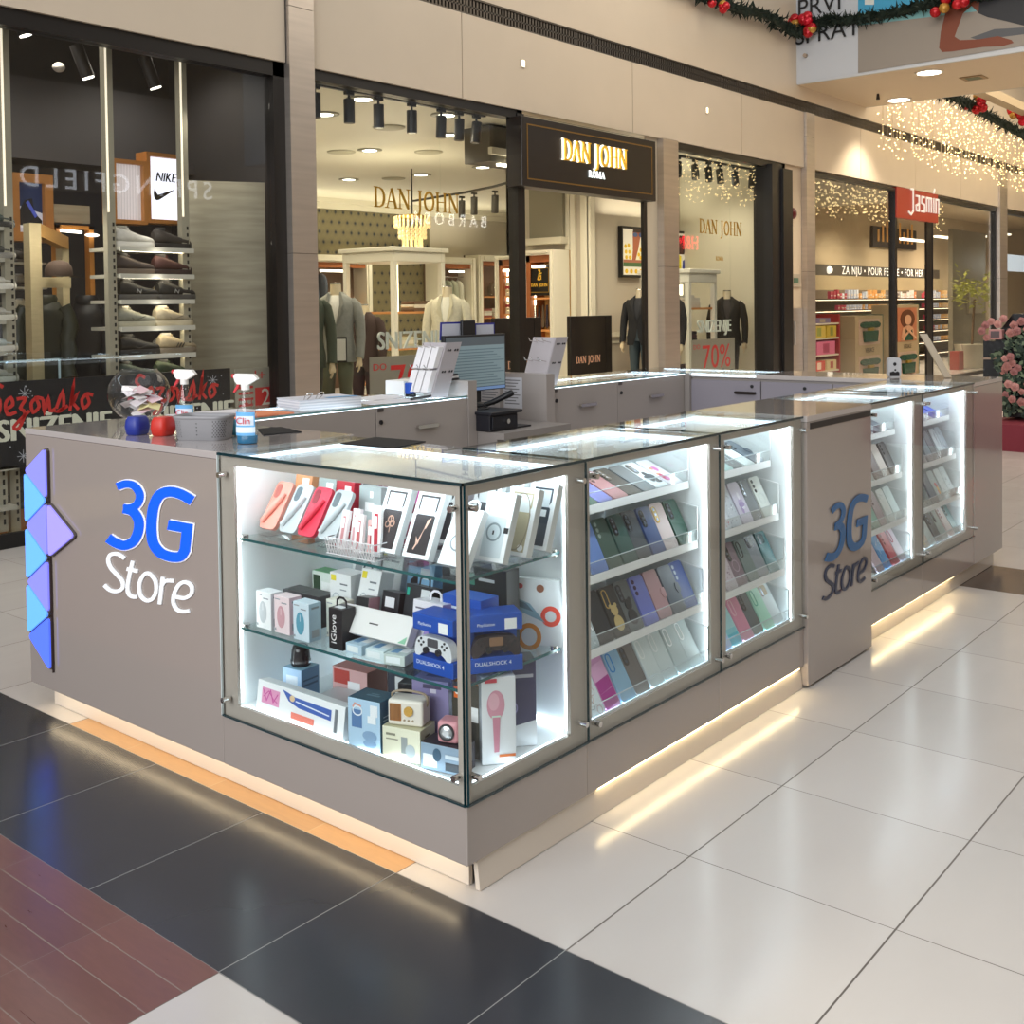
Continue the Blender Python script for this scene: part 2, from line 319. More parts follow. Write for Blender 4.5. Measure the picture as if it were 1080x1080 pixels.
# ---------------------------------------------------------------- bridge (gallery) with poster
bm = mat('d9c7ab', .55)
M().box(13.6, -8, 4.87, 16.2, WY-.05, 5.0).obj('ceiling_gallery', bm, kind='structure')
M().box(13.56, -8, 4.87, 13.6, WY-.05, 7.2).obj('wall_gallery', mat('c9cdd2', .5), kind='structure')
M().box(16.2, -8, 4.87, 16.25, WY-.05, 6.2).obj('wall_gallery_back', mat('c9c0b2', .5), kind='structure')
M().box(-6, WY, 8.5, 42, WY+.1, 9).obj('trim_5', beige2, kind='structure')
for k, (u, v) in enumerate([(980, 76), (948, 105)]):
    p = at(u, v, 'z', 4.868); t = thing('ceiling_downlight', ['round recessed downlight nearer the poster edge of the soffit', 'round recessed downlight nearer the light curtain'][k], 'downlight', p, 0, 'soffit downlights')
    M().lathe([(.2, 0), (.2, -.012), (.17, -.014)], p, 28).obj('trim_ring', mat('e4dccd', .4), t); M().cyl(p+Vector((0, 0, -.016)), p+Vector((0, 0, -.01)), .165, n=28).obj('lens', emis('fff6e2', 9), t)
    l = bpy.data.lights.new('downlight_glow', 'SPOT'); l.energy = 480; l.spot_size = R(110); l.spot_blend = .6; l.color = (1, .88, .7); l.shadow_soft_size = .15; lo = bpy.data.objects.new('downlight_glow', l); COL.objects.link(lo); lo.location = p+Vector((0, 0, -.03))
p = at(1027, 82, 'z', 4.868); t = thing('ceiling_speaker_grille', 'small square green and brown grille in the soffit', 'grille', p)
M().box(p.x-.16, p.y-.16, p.z-.012, p.x+.16, p.y+.16, p.z).obj('frame', mat('9c7f55', .5), t); M().box(p.x-.1, p.y-.1, p.z-.016, p.x+.1, p.y+.1, p.z-.012).obj('grille', mat('4e5a3a', .5), t)
p = at(926, 99, 'z', 4.868); single(M().cyl(p+Vector((0, 0, -.09)), p, .03, .02, 10), 'sprinkler_head', mat('2a2420', .5), 'tiny dark sprinkler head hanging below the soffit', 'sprinkler')
# ---------------------------------------------------------------- kiosk
taupe = mat('a0968f', .12, coat=.6, spec=.5); taupe_top_sheen = mat('b8b1ae', .08, coat=.8); wh = mat('eef1f2', .35); white_in = mat('f3f7f8', .45); metal = mat('b8ada3', .35, .1); chrome = mat('d9d6d2', .15, 1)  # worktop taupe is lightened: reflected fascia brightness put into its colour
glow = emis('e4f4ff', 15); edge = mat('0d3037', .1, spec=.8); kglass = glass_mat((.97, .99, .985), .9); H = 1.129; ZA = .256; ZB = .092
def bolt(x, y, z, F, par):
    c = F(0, 0, 0); M().cyl(Vector((x, y, z)), Vector((x, y, z))+(F(0, 0, 1)-c)*.03, .009, n=14).obj('standoff_screw', chrome, par)
def led(par, segs):
    for a, b in segs:
        vert = abs(a[2]-b[2]) > .3; w_ = .0035 if vert else .006
        x0, y0, z0 = [min(p, q)-w_ for p, q in zip(a, b)]; x1, y1, z1 = [max(p, q)+w_ for p, q in zip(a, b)]
        M().box(x0, y0, z0, x1, y1, z1).obj('led_strip', emis('eefaff', 9) if vert else emis('e0f2ff', 6), par)
def led_bar(par, a, b):
    M().box(a[0], a[1], a[2], b[0], b[1], b[2]).obj('led_bar', glow if a[2] > 1 else emis('e4f4ff', 5), par)
def face_frame(mb, F, u0, u1, o0, o1, z0=ZA, z1=1.12, p0=.3, p1=1.095, n0=-.02, d=.012):
    for a, b, c, e in ((u0, u1, z0, p0), (u0, u1, p1, z1), (u0, o0, p0, p1), (o1, u1, p0, p1)): mb.prism([(a, c), (b, c), (b, e), (a, e)], d, F, 0, n0)
def case(label, x0, x1, o0, o1, seg_l=True):
    t = thing('display_case', label, 'display case', ((x0+x1)/2, .25, 0), 0, 'lit glass display cases of the kiosk'); D = .5
    M().box(x0+.001, .002, ZB, x1-.001, D, ZA).obj('apron', taupe, t, bevel=.002)
    c = M(); c.box(x0+.001, .02, ZA, x1-.001, D, .285); c.box(x0+.001, .02, .285, o0-.02, D, 1.11); c.box(o1+.02, .02, .285, x1-.001, D, 1.11); c.box(o0-.02, D-.02, .285, o1+.02, D, 1.11); c.box(x0+.001, D-.03, 1.095, x1-.001, D, 1.12)
    c.obj('cabinet_body', white_in, t)
    fm = M(); face_frame(fm, FY(0), x0+.001, x1-.001, o0, o1); fm.obj('face_frame', metal, t)
    g = M(); g.box(x0+.002, -.006, ZA+.003, x1-.002, 0, 1.119, 0); g.obj('glass_front', kglass, t)
    e = M(); e.box(x0+.001, -.0065, ZA, x1-.001, .001, ZA+.004); e.box(x0+.0005, -.0065, ZA, x0+.0035, .0005, 1.12); e.obj('glass_edge', edge, t)
    g = M(); g.box(x0+.001, .001, 1.121, x1-.001, D, H, 0); gt = g.obj('glass_top', kglass, t)
    e = M(); e.box(x0, -.003, 1.1205, x1, .001, H); e.box(x0, 0, 1.1215, x0+.002, D, H-.0005); e.obj('glass_top_edge', edge, gt)
    for u in (x0+.03, x1-.03):
        for z in (.31, 1.075): bolt(u, 0, z, FY(0), t)
    led(t, [((o0-.012, .03, .31), (o0-.012, .03, 1.09)), ((o1+.01, .03, .31), (o1+.01, .03, 1.09)), ((o0, .03, .292), (o1, .03, .292)), ((o0, D-.03, 1.1), (o1, D-.03, 1.1)), ((o1+.008, .05, 1.1), (o1+.008, D-.03, 1.1)), ((o0-.008, .05, 1.1), (o0-.008, D-.03, 1.1)), ])
    led_bar(t, (o0, .024, 1.098), (o1, .05, 1.112)); led_bar(t, (o0, .024, .288), (o1, .034, .296))
    return t
# corner case
t = thing('display_case', 'large corner display case with two glass sides and two glass shelves', 'display case', (.28, .54, 0), 0, 'lit glass display cases of the kiosk'); W_ = .555; Ly = 1.083; cornercase = t
M().box(0, 0, ZB, W_-.001, Ly-.001, ZA).obj('apron', taupe, t, bevel=.003)
c = M(); c.box(.02, .02, ZA, W_, Ly-.001, .29); c.box(.02, 1.03, .29, W_, Ly-.001, 1.11); c.box(W_-.02, .03, .29, W_-.001, 1.03, 1.11); c.box(.5, .02, .29, W_-.02, .05, 1.11); c.obj('cabinet_body', white_in, t)
fm = M(); FA = FX(0, Ly, 0); face_frame(fm, FA, .002, Ly, .073, Ly-.035, p0=.3, p1=1.09); face_frame(fm, FY(0), 0, W_, .032, .48, p0=.3, p1=1.09); fm.box(W_-.03, .03, 1.1, W_-.001, Ly-.002, 1.12); fm.obj('face_frame', metal, t)
M().box(-.006, .004, ZA+.003, 0, Ly-.002, 1.119).obj('glass_front', kglass, t); M().box(.004, -.006, ZA+.003, W_-.002, 0, 1.119).obj('glass_front', kglass, t)
M().box(-.002, -.002, 1.121, W_-.001, Ly-.001, H).obj('glass_top', kglass, t)
e = M(); e.box(-.0055, -.0055, 1.1205, W_, -.001, H); e.box(-.0055, -.0055, 1.1205, -.001, Ly, H); e.box(-.0065, 0, ZA-.001, .001, Ly, ZA+.004); e.box(0, -.0065, ZA-.001, W_, .001, ZA+.004)
e.box(-.0064, .003, ZA, .0005, .0045, 1.12); e.box(.003, -.0064, ZA, .0045, .0005, 1.12); e.obj('glass_edge', edge, t)
e = M(); e.box(-.0066, Ly-.004, ZA, .001, Ly-.001, 1.12); e.obj('glass_edge', mat('d5e2e4', .2), t)
for y, z in ((1.045, .32), (1.045, 1.06), (.022, 1.06), (.022, .335)): bolt(0, y, z, FX(0), t)
for x, z in ((.022, 1.06), (.022, .335), (.515, .33), (.515, 1.07)): bolt(x, 0, z, FY(0), t)
led(t, [((.03, 1.02, .31), (.03, 1.02, 1.08)), ((.495, .03, .31), (.495, .03, 1.08)), ((.53, .04, 1.1), (.53, 1.02, 1.1)), ((.03, 1.024, 1.105), (.53, 1.024, 1.105)), ((.528, .05, .3), (.528, 1.0, .3))])
led_bar(t, (.024, .06, 1.098), (.05, 1.01, 1.112)); led_bar(t, (.06, .024, 1.098), (.48, .05, 1.112)); led_bar(t, (.024, .06, .2905), (.034, 1.01, .2965)); led_bar(t, (.06, .024, .2905), (.48, .034, .2965))
shel_e = mat('1d5a5c', .1, spec=.8)
for z in (.85, .555):
    M().box(.03, .055, z-.008, .495, 1.02, z).obj('glass_shelf', glass_mat((.95, .985, .975), .8), t)
    M().box(.0285, .055, z-.0082, .0305, 1.02, z+.0002).box(.03, .0535, z-.0082, .495, .0555, z+.0002).obj('shelf_edge', shel_e, t)
    for x, y in ((.05, 1.015), (.48, 1.015), (.485, .07)): M().cyl((x, y, z-.014), (x, y, z+.006), .014, n=12).obj('shelf_clip', chrome, t)
display_B = case('second display case from the corner holding four rows of phone cases', .555, 1.385, .59, 1.335)
display_C = case('third display case with four phone case rows next to the logo cabinet', 1.385, 2.09, 1.445, 2.015)
display_D = case('display case partly hidden behind the logo cabinet', 2.775, 3.485, 2.83, 3.395)
display_E = case('far display case with blue phone cases on its top tray', 3.485, 4.324, 3.51, 4.215)
# counters
def unit(label, x0, y0, x1, y1, z0=ZB, name='counter_cabinet', top=None):
    t = thing(name, label, 'cabinet', ((x0+x1)/2, (y0+y1)/2, z0)); M().box(x0+.001, y0+.001, z0, x1-.001, y1-.001, H-.025).obj('carcass', taupe, t, bevel=.002)
    M().box(x0+.0005, y0, H-.024, x1-.0005, y1-.001, H).obj('worktop', top or taupe_top_sheen, t, bevel=.0015); return t
left_cab = unit('taupe gloss counter cabinet with large blue and white shop lettering', 0, Ly, .6, 2.386)
pylon = unit('full height taupe cabinet with dark blue shop lettering in the long side', 2.09, -.018, 2.775, .5, .012)
M().box(2.12, -.0195, H-.055, 2.765, -.015, H-.03).obj('shadow_gap', mat('2b2826', .5), pylon)
endc = unit('plain taupe end cabinet at the far end of the long side', 4.324, 0, 4.873, .5)
# plinth
p = thing('kiosk_plinth', 'recessed white plinth with warm under-lighting below the kiosk', 'plinth', (2.4, 1.2, 0)); pw = mat('cfc4b6', .2, coat=.3)
M().box(.06, .05, .002, .075, 2.30, ZB).obj('plinth_panel', pw, p); M().prism([(.035, .002), (.045, ZB), (.06, ZB), (.05, .002)], 2.03, lambda u, v, n: Vector((.055+n, u-.03, v)), 0, 0).obj('plinth_panel', pw, p)
M().box(2.78, .03, .002, 4.78, .045, ZB).obj('plinth_panel', pw, p); M().box(.06, 2.30, .002, 4.8, 2.31, ZB).obj('plinth_panel', pw, p); M().box(4.78, .03, .002, 4.79, 2.3, ZB).obj('plinth_panel', pw, p)
wg = emis('ffe8b4', 20)
M().box(.02, .06, ZB-.004, .034, 2.28, ZB-.001).obj('led_strip', emis('ffe9c0', 9), p); M().box(.62, .006, ZB-.004, 2.06, .016, ZB-.001).obj('led_strip', wg, p); M().box(2.83, .008, ZB-.004, 4.0, .018, ZB-.001).obj('led_strip', wg, p)
# logo
OU = []
def mapc(F, ox, oy, s): return lambda u, v, n: F(ox+u/s, oy+v/s, n)
def Fpix(ox, oy, s):
    def f(u, v, n): q = at(ox+u/s, oy+v/s, 'x', 0); return Vector((-n, q.y, q.z))
    return f
S3 = smooth([(158, 146), (215, 128), (272, 142), (308, 195), (300, 250), (262, 285), (200, 293)], 4)
S3b = smooth([(200, 293), (262, 312), (300, 370), (300, 440), (268, 510), (205, 540), (145, 522), (97, 492)], 4)
SG = smooth([(660, 240), (590, 200), (515, 180), (445, 200), (405, 270), (390, 360), (388, 450), (402, 530), (450, 590), (520, 616), (582, 612), (612, 570)], 4)+[(628, 425), (500, 402)]
SS = [smooth([(205, 628), (160, 598), (112, 602), (95, 640), (112, 690), (152, 735), (190, 782), (190, 828), (150, 848), (105, 838), (68, 806)], 4), smooth([(260, 645), (240, 730), (226, 810), (230, 860), (255, 883), (288, 885)], 4), [(220, 697), (294, 713)],
      smooth([(362, 726), (408, 770), (418, 840), (395, 895), (355, 910), (315, 880), (303, 810), (325, 750)], 4, True), [(462, 752), (440, 935)], smooth([(450, 822), (478, 780), (535, 778)], 4), smooth([(548, 884), (610, 893), (655, 860), (652, 810), (612, 786), (570, 805), (540, 860), (532, 920), (556, 968), (598, 983), (640, 978)], 4)]
def logo(F, par, cb, co, cs):
    o = M(); b_ = M(); k = 0
    for st, wv in ((S3, 50), (S3b, 62), (SG, 66)): o.ribbon([(x+4, y) for x, y in st], wv+14, .002, F, 0, .0005+k*.0002); b_.ribbon(st, wv, .003, F, 0, .003+k*.0002); k += 1
    if co: o.obj('logo_outline', co, par)
    b_.obj('logo_lettering', cb, par); s_ = M()
    for i, st in enumerate(SS): s_.ribbon(st, 25, .004, F, 0, .0005+i*.0001, close=(i == 3))
    s_.obj('logo_lettering', cs, par)
logo(Fpix(100, 490, 6.353), left_cab, mat('0a5cff', .4, emit=.35), mat('ffffff', .4), mat('f6fbff', .4, emit=.15))
# same logo flattened to metres for the long side
def Fpy(u, v, n):
    q = at(100+u/6.353, 490+v/6.353, 'x', 0); return Vector((2.24+(1.79-q.y)*.84, -.018-n, (q.z-.98)*.93+.725))
logo(Fpy, pylon, mat('2a6296', .35), None, mat('27304a', .35))
# light triangles
t = thing('triangle_light_panels', 'cluster of glowing blue and violet triangular wall panels on the kiosk side', 'light', (0, 2.25, .6))
ip = [(2.19, z) for z in (1.07, .853, .625, .4, .17)]; op = [(2.372, z) for z in (.96, .738, .51, .29)]
tri = []
for i in range(4): tri.append((ip[i], op[i], ip[i+1], '7577f2' if i < 3 else '4a66ff')); (tri.append((op[i], op[i+1], ip[i+1], '5c9cff')) if i < 3 else None)
tri.append((ip[1], ip[2], (1.98, .74), '8a82f0'))
for a, b_, c_, h in tri:
    cx = (a[0]+b_[0]+c_[0])/3; cz = (a[1]+b_[1]+c_[1])/3; sh = lambda p, k: (2.386-(cx+(p[0]-cx)*k), cz+(p[1]-cz)*k); FF = lambda u, v, n: Vector((-n, 2.386-u, v))
    def rc(k):
        P_ = [Vector(sh(q, k)) for q in (a, b_, c_)]; o = []
        for i in range(3):
            p0, p1, p2 = P_[i-1], P_[i], P_[(i+1) % 3]; d0 = (p0-p1).normalized(); d2 = (p2-p1).normalized()
            o += [tuple(p1+d0*.018), tuple(p1+(d0+d2)*.006), tuple(p1+d2*.018)]
        ar = sum(o[i][0]*o[(i+1) % 9][1]-o[(i+1) % 9][0]*o[i][1] for i in range(9))
        return o if ar > 0 else o[::-1]
    pa = M().prism(rc(.985), .01, FF, 0, .001).obj('panel_back', mat('5a5350', .5), t); M().prism(rc(.93), .008, FF, 0, .0105).obj('light_panel', emis(h, 1.0), t)
M().box(-.01, 2.1892, .17, -.001, 2.1878, 1.05).obj('panel_rim', mat('3a2c2a', .5), t)
# ---------------------------------------------------------------- rear counters of the kiosk
grey = mat('a49c97', .3, coat=.3); grey2 = mat('8f8985', .35); dark = mat('1b1b1e', .4)
def lock(F, u, v, par): M().prism(ellipse(u, v, .011, .011, 12), .006, F, 0, .0005).obj('lock', dark, par)
def handle(F, u0, u1, v, par):
    M().prism(rrect(u1-u0, .018, .008, 3, u0, v-.009), .018, F, 0, .004).obj('handle', chrome, par)
def rear(label, x0, x1, fronts, y0=1.89, y1=2.386, face='y'):
    t = thing('drawer_counter', label, 'counter', ((x0+x1)/2, (y0+y1)/2, ZB), 0, 'glass topped drawer counters behind the kiosk')
    M().box(x0+.001, y0+.016, ZB, x1-.001, y1-.001, 1.06).obj('carcass', grey2, t); M().box(x0+.03, y0+.04, 1.06, x1-.03, y1-.03, 1.066).obj('display_tray', white_in, t)
    F = FY(y0+.016) if face == 'y' else FX(x0, y1, 0)
    for a, b, lk, h in fronts:
        p = M().prism([(a+.002, .5), (b-.002, .5), (b-.002, 1.115), (a+.002, 1.115)], .015, F, 0, 0).obj('drawer_front', grey, t, bevel=.0015)
        F2 = lambda u, v, n: F(u, v, n+.015)
        if lk: lock(F2, lk, 1.045, p); M().prism([(a+.012, 1.095), (a+.05, 1.095), (a+.05, 1.113), (a+.012, 1.113)], .003, F2, 0, 0).obj('hinge_plate', mat('5c5654', .4, .5), p)
        if h: handle(F2, h[0], h[1], 1.0, p)
    M().box(x0+.001, y0+.004, 1.121, x1-.001, y1-.001, H).obj('glass_top', kglass, t); M().box(x0, y0+.001, 1.1205, x1, y0+.004, H).obj('glass_top_edge', mat('6f9c9c', .2), t)
    led(t, [((x0+.03, y0+.03, 1.108), (x1-.03, y0+.03, 1.108)), ((x0+.03, y1-.03, 1.108), (x1-.03, y1-.03, 1.108)), ((x0+.03, y0+.03, 1.108), (x0+.03, y1-.03, 1.108)), ((x1-.03, y0+.03, 1.108), (x1-.03, y1-.03, 1.108))])
    return t
rear('drawer counter carrying the bound paper stack and the first card rack', .6, 2.14, [(.6, 1.48, 0, 0), (1.48, 2.14, 1.512, (1.75, 1.9))])
rear('two drawer counter right of the cash desk', 2.87, 4.37, [(2.87, 3.54, 2.91, (3.13, 3.29)), (3.54, 4.36, 3.58, (3.9, 4.05))])
t = thing('corner_post', 'narrow taupe filler post where the rear and far counters meet', 'post', (4.39, 1.88, ZB)); M().box(4.345, 1.85, ZB, 4.375, 1.888, 1.125).obj('post_body', grey2, t)
t = thing('drawer_counter', 'far drawer counter under the white gadget with plain grey front', 'counter', (4.62, 1.2, ZB), 0, 'glass topped drawer counters behind the kiosk')
M().box(4.386, .51, ZB, 4.873, 2.386, 1.10).obj('carcass', grey2, t); FF = FX(4.386, 2.386, 0)
for a, b, lk, h in ((.498, 1.046, .986, (.866, 1.016)), (1.05, 1.53, 1.35, 0), (1.534, 1.87, 0, 0)):
    p = M().prism([(a+.003, .5), (b-.003, .5), (b-.003, 1.085), (a+.003, 1.085)], .015, FF, 0, 0).obj('drawer_front', mat('8b8790', .3, coat=.2), t, bevel=.0015)
    F2 = lambda u, v, n: FF(u, v, n+.015)
    if lk: lock(F2, lk, 1.052, p)
    if h: M().prism(rrect(h[1]-h[0], .018, .008, 3, h[0], 1.0), .018, F2, 0, .004).obj('handle', mat('39312e', .3, .7), p)
M().box(4.37, .505, 1.102, 4.873, 1.37, H).obj('worktop', taupe_top_sheen, t, bevel=.0015); M().box(4.37, 1.37, 1.105, 4.873, 1.888, 1.112).obj('display_tray', white_in, t); M().box(4.37, 1.37, 1.121, 4.873, 2.386, H).obj('glass_top', kglass, t)
led(t, [((4.40, 1.40, 1.115), (4.40, 2.35, 1.115)), ((4.84, 1.40, 1.115), (4.84, 2.35, 1.115))])
# cash desk niche
t = thing('cash_desk', 'low grey cash desk between two upright side panels with paper notices', 'desk', (2.5, 2.1, ZB))
M().box(2.21, 1.7, .90, 2.79, 2.386, .935).obj('desk_top', grey2, t); M().box(2.21, 1.75, ZB, 2.79, 2.386, .9).obj('desk_body', grey2, t)
M().box(2.142, 1.885, ZB, 2.208, 2.386, 1.205).obj('side_panel', grey, t); M().box(2.792, 1.87, ZB, 2.868, 2.386, 1.205).obj('side_panel', grey, t); M().box(2.21, 2.365, .935, 2.79, 2.386, 1.205).obj('back_panel', grey, t)
fn = FX(2.791, 2.386, 0)
for k, (u0, u1, v0, v1, h) in enumerate([(.02, .17, .99, 1.19, 'bdb8b6'), (.2, .34, 1.0, 1.18, 'c8c9cf')]):
    q = M().prism([(u0, v0), (u1, v0), (u1, v1), (u0, v1)], .001, fn, 0, .0005)
    for j in range(9): q.prism([(u0+.01, v1-.02-j*.017), (u1-.015-(j*7 % 5)*.008, v1-.02-j*.017), (u1-.015-(j*7 % 5)*.008, v1-.014-j*.017), (u0+.01, v1-.014-j*.017)], .0004, fn, 1, .0015)
    q.obj('paper_notice', [mat(h, .8), mat('77767a', .8)], t)
t = thing('till_box', 'black till box with a round key lock on the desk', 'till', (2.36, 1.95, .935)); bk = mat('15161f', .45)
M().box(2.2, 1.79, .937, 2.43, 2.2, 1.025).obj('drawer_body', bk, t, bevel=.004); M().box(2.19, 1.77, 1.025, 2.45, 2.21, 1.04).obj('lid', bk, t, bevel=.003); M().box(2.215, 1.782, .95, 2.42, 1.79, 1.015).obj('drawer_front', mat('10121c', .5), t, bevel=.002)
M().cyl((2.33, 1.782, .985), (2.33, 1.768, .985), .013, n=16).obj('key_lock', chrome, t)
single(M().box(2.42, 1.8, .936, 2.56, 1.95, .944), 'flat_tray', bk, 'thin black tray beside the cash drawer on the desk', 'tray')
# monitor
mo = thing('computer_monitor', 'dark framed monitor with a pale blue list on screen at the cash desk', 'monitor', (2.42, 2.1, 1.04)); a = at(466, 352, 'y', 2.08); b = at(533, 352, 'y', 2.08); zt = 1.44; zb = 1.125
FM = FY(2.08, 0, 0); u0, u1 = a.x, b.x; u0 = 2.17
M().box(u0, 2.08, zb, u1, 2.105, zt).obj('bezel', mat('202226', .35), mo, bevel=.004)
q = M().prism([(u0+.012, zb+.025), (u1-.012, zb+.025), (u1-.012, zt-.06), (u0+.012, zt-.06)], .002, FM, 0, .0005); q.prism([(u0+.012, zt-.06), (u1-.012, zt-.06), (u1-.012, zt-.012), (u0+.012, zt-.012)], .002, FM, 1, .0005)
for j in range(13): q.prism([(u0+.03, zt-.085-j*.016), (u1-.02-(j*3 % 4)*.03, zt-.085-j*.016), (u1-.02-(j*3 % 4)*.03, zt-.08-j*.016), (u0+.03, zt-.08-j*.016)], .0005, FM, 2, .0026)
q.obj('screen', [emis('7d9096', .36), emis('565e63', .3), emis('5c7078', .3)], mo); M().prism([(u0+.012, zb+.006), (u1-.012, zb+.006), (u1-.012, zb+.022), (u0+.012, zb+.022)], .003, FM, 0, .0005).obj('taskbar', emis('6a86b0', .5), mo)
M().box(2.42, 2.11, 1.06, 2.5, 2.14, 1.3).box(2.38, 2.06, 1.04, 2.56, 2.2, 1.052).obj('stand', mat('202226', .4), mo)
cb = thing('document_holder', 'black clip holding blue edged document sleeves above the monitor', 'document holder', (2.28, 2.15, 1.42)); ink = mat('2b3290', .4); pap = mat('cdd0dc', .6)
for (px, nm) in (((461, 340, 486, 358), 0), ((497, 341, 520, 356), 1)):
    A = at(px[0]+3, px[1], 'y', 2.15); B_ = at(px[2]+1, px[3], 'y', 2.15); F3 = lambda u, v, n: Vector((u-.12*(1.5-v)*(1 if px[0] < 480 else -.3)*.5, 2.15-n, v))
    M().prism([(A.x, B_.z), (B_.x, B_.z), (B_.x, A.z), (A.x, A.z)], .004, F3).obj('sleeve_frame', ink, cb); M().prism([(A.x+.012, B_.z+.004), (B_.x-.01, B_.z+.004), (B_.x-.01, A.z-.01), (A.x+.012, A.z-.01)], .002, F3, 0, .0042).obj('sleeve_paper', pap, cb)
A = at(485, 338, 'y', 2.14); B_ = at(499, 357, 'y', 2.14); M().box(A.x, 2.12, B_.z, B_.x, 2.14, A.z).obj('clip_bar', dark, cb, bevel=.004)
# cables and scanner on the desk
t = thing('barcode_scanner', 'black handheld scanner lying with its cable on the cash drawer', 'scanner', (2.4, 1.95, 1.04)); M().tube(smooth([(2.42, 2.02, 1.052), (2.46, 1.98, 1.07), (2.5, 1.93, 1.1), (2.53, 1.9, 1.12)], 4), [.014]*4+[.016]*4+[.018]*4+[.014]).obj('scanner_body', dark, t)
M().tube(smooth([(2.42, 2.02, 1.05), (2.36, 2.05, 1.05), (2.3, 2.0, 1.09), (2.28, 1.95, 1.045), (2.34, 1.92, 1.046), (2.4, 2.0, 1.05)], 5), .005).obj('cable', dark, t); M().box(2.25, 2.0, 1.041, 2.3, 2.04, 1.12).obj('plug_adapter', mat('b9b5a8', .5), t, bevel=.006)
# card racks
rk = mat('b3aeb2', .4)
def rack(label, x, y, w_, cards):
    t = thing('card_rack', label, 'rack', (x, y, H), 0, 'slanted card racks'); L = .1
    F3 = lambda u, v, n: Vector((x+u+v*.42, y-n, H+v))
    M().prism([(0, 0), (w_, 0), (w_, .28), (0, .28)], .005, F3, 0, 0).obj('side_plate', rk, t)
    F4 = lambda u, v, n: Vector((x+v*.42-n, y+u, H+v)); M().prism([(0, .02), (.16, .02), (.16, .28), (0, .28)], .004, F4, 0, 0).obj('back_plate', rk, t)
    h = M()
    for v in (.24, .13):
        for u in (.25, .4, .7, .85): h.prism(ellipse(u*w_, v, .006, .006, 8), .002, F3, 0, .005)
    h.obj('peg_holes', dark, t)
    for j in range(3):
        for v in (.25, .14): M().tube([F4(.02+j*.05, v, .004), F4(.02+j*.05, v+.012, .08), F4(.02+j*.05, v+.03, .1)], .0025).obj('hook', chrome, t)
    if cards:
        for j in range(3):
            for v in (.15, .03): p = M().prism([(.002+j*.052, v), (.046+j*.052, v), (.046+j*.052, v+.11), (.002+j*.052, v+.11)], .035, F4, 0, .006).obj('card_pack', mat('e8e7ea', .4), t, bevel=.003)
    return t
rack('slanted grey rack full of white card packs by the monitor', 1.935, 1.96, .12, True); rack('slanted grey rack with empty silver hooks near the black gates', 2.88, 1.96, .12, False)
single(M().box(2.99, 2.0, H, 3.0, 2.05, H+.01), 'price_stub', wh, 'tiny white stub at the foot of the empty rack', 'stub')
M_ = M(); 
for k in range(3): M_.box(2.06+k*.004, 2.0, 1.206+k*.012, 2.2-k*.006, 2.15, 1.216+k*.012, k % 2)
single(M_, 'notebook_stack', [mat('35363c', .5), mat('dcdcdc', .6)], 'small stack of dark and white notebooks on the side panel beside the monitor', 'notebooks')
# stationery
t = thing('paper_stack', 'thick white paper stack held by two steel binder clips', 'paper stack', (1.2, 2.1, H)); q = M(); q.X = Matrix.Translation((1.27, 2.06, H)) @ Matrix.Rotation(R(-12), 4, 'Z')
for k in range(8): q.box(-.16+random.Random(k).uniform(-.004, .004), -.11, k*.006, .17, .11+.002*(k % 3), k*.006+.0055, k % 2)
q.obj('sheets', [mat('e6e6ea', .7), mat('cfd0d8', .7)], t); q = M(); q.X = Matrix.Translation((1.27, 2.06, H)) @ Matrix.Rotation(R(-12), 4, 'Z'); q.quad((.0, -.1, .0495), (.16, -.1, .0495), (.16, -.05, .0495), (.0, -.05, .0495)); q.obj('blue_sheet_edge', mat('6aa7d6', .6), t)
for k in range(2): M().tube(smooth([(1.13+k*.07, 2.0, H+.045), (1.12+k*.07, 1.965, H+.075), (1.15+k*.07, 1.96, H+.075), (1.15+k*.07, 2.0, H+.045)], 4), .0025).obj('binder_clip', chrome, t)
def sheet(label, x, y, w_, d, rz, h, z=.0012, nm='paper_sheet', col2=None, **k):
    q = M(); q.X = Matrix.Rotation(R(rz), 4, 'Z'); q.box(-w_/2, -d/2, 0, w_/2, d/2, z)
    if col2: q.box(-w_/2+.01, -d/2+.01, z, w_/2-.01, d/2-.012, z+.0006, 1)
    q.v = [v+Vector((x, y, H)) for v in q.v]; return single(q, nm, [mat(h, .6), mat(col2 or h, .6)], label, 'paper', **k)
sheet('loose white sheets lying right of the bound paper stack', 1.66, 2.0, .3, .21, -14, 'dcdce2'); sheet('long white sheet between paper stack and card rack', 1.8, 2.2, .3, .21, 8, 'e2e2e6')
sheet('orange printed folder lying on the rear counter edge', .86, 2.02, .3, .2, 4, 'd77a52', .004, 'folder', 'e08a60'); sheet('white sheet lying on the counter behind the spray bottles', .82, 2.24, .4, .2, -6, 'e4e2e6')
t = thing('pen', 'black pen lying at the foot of the full card rack', 'pen', (1.86, 1.95, H+.008)); M().cyl((1.76, 1.93, H+.008), (1.95, 1.97, H+.008), .007, n=10).obj('pen_body', dark, t)
t = thing('stamp_box', 'white carton carrying a blue stamp beside the card rack', 'box', (2.12, 2.3, H)); M().box(1.98, 2.2, H, 2.13, 2.34, H+.075).obj('carton', wh, t, bevel=.002)
t2 = thing('rubber_stamp', 'blue self inking stamp standing by the white carton', 'stamp', (1.93, 2.1, H)); M().box(1.905, 2.08, H+.015, 1.955, 2.12, H+.075).obj('stamp_body', mat('1f4fb4', .4), t2, bevel=.006); M().box(1.912, 2.078, H, 1.948, 2.122, H+.016).obj('stamp_foot', dark, t2); M().box(1.918, 2.0785, H+.04, 1.942, 2.0795, H+.055).obj('stamp_window', mat('d8e2f2', .4), t2)
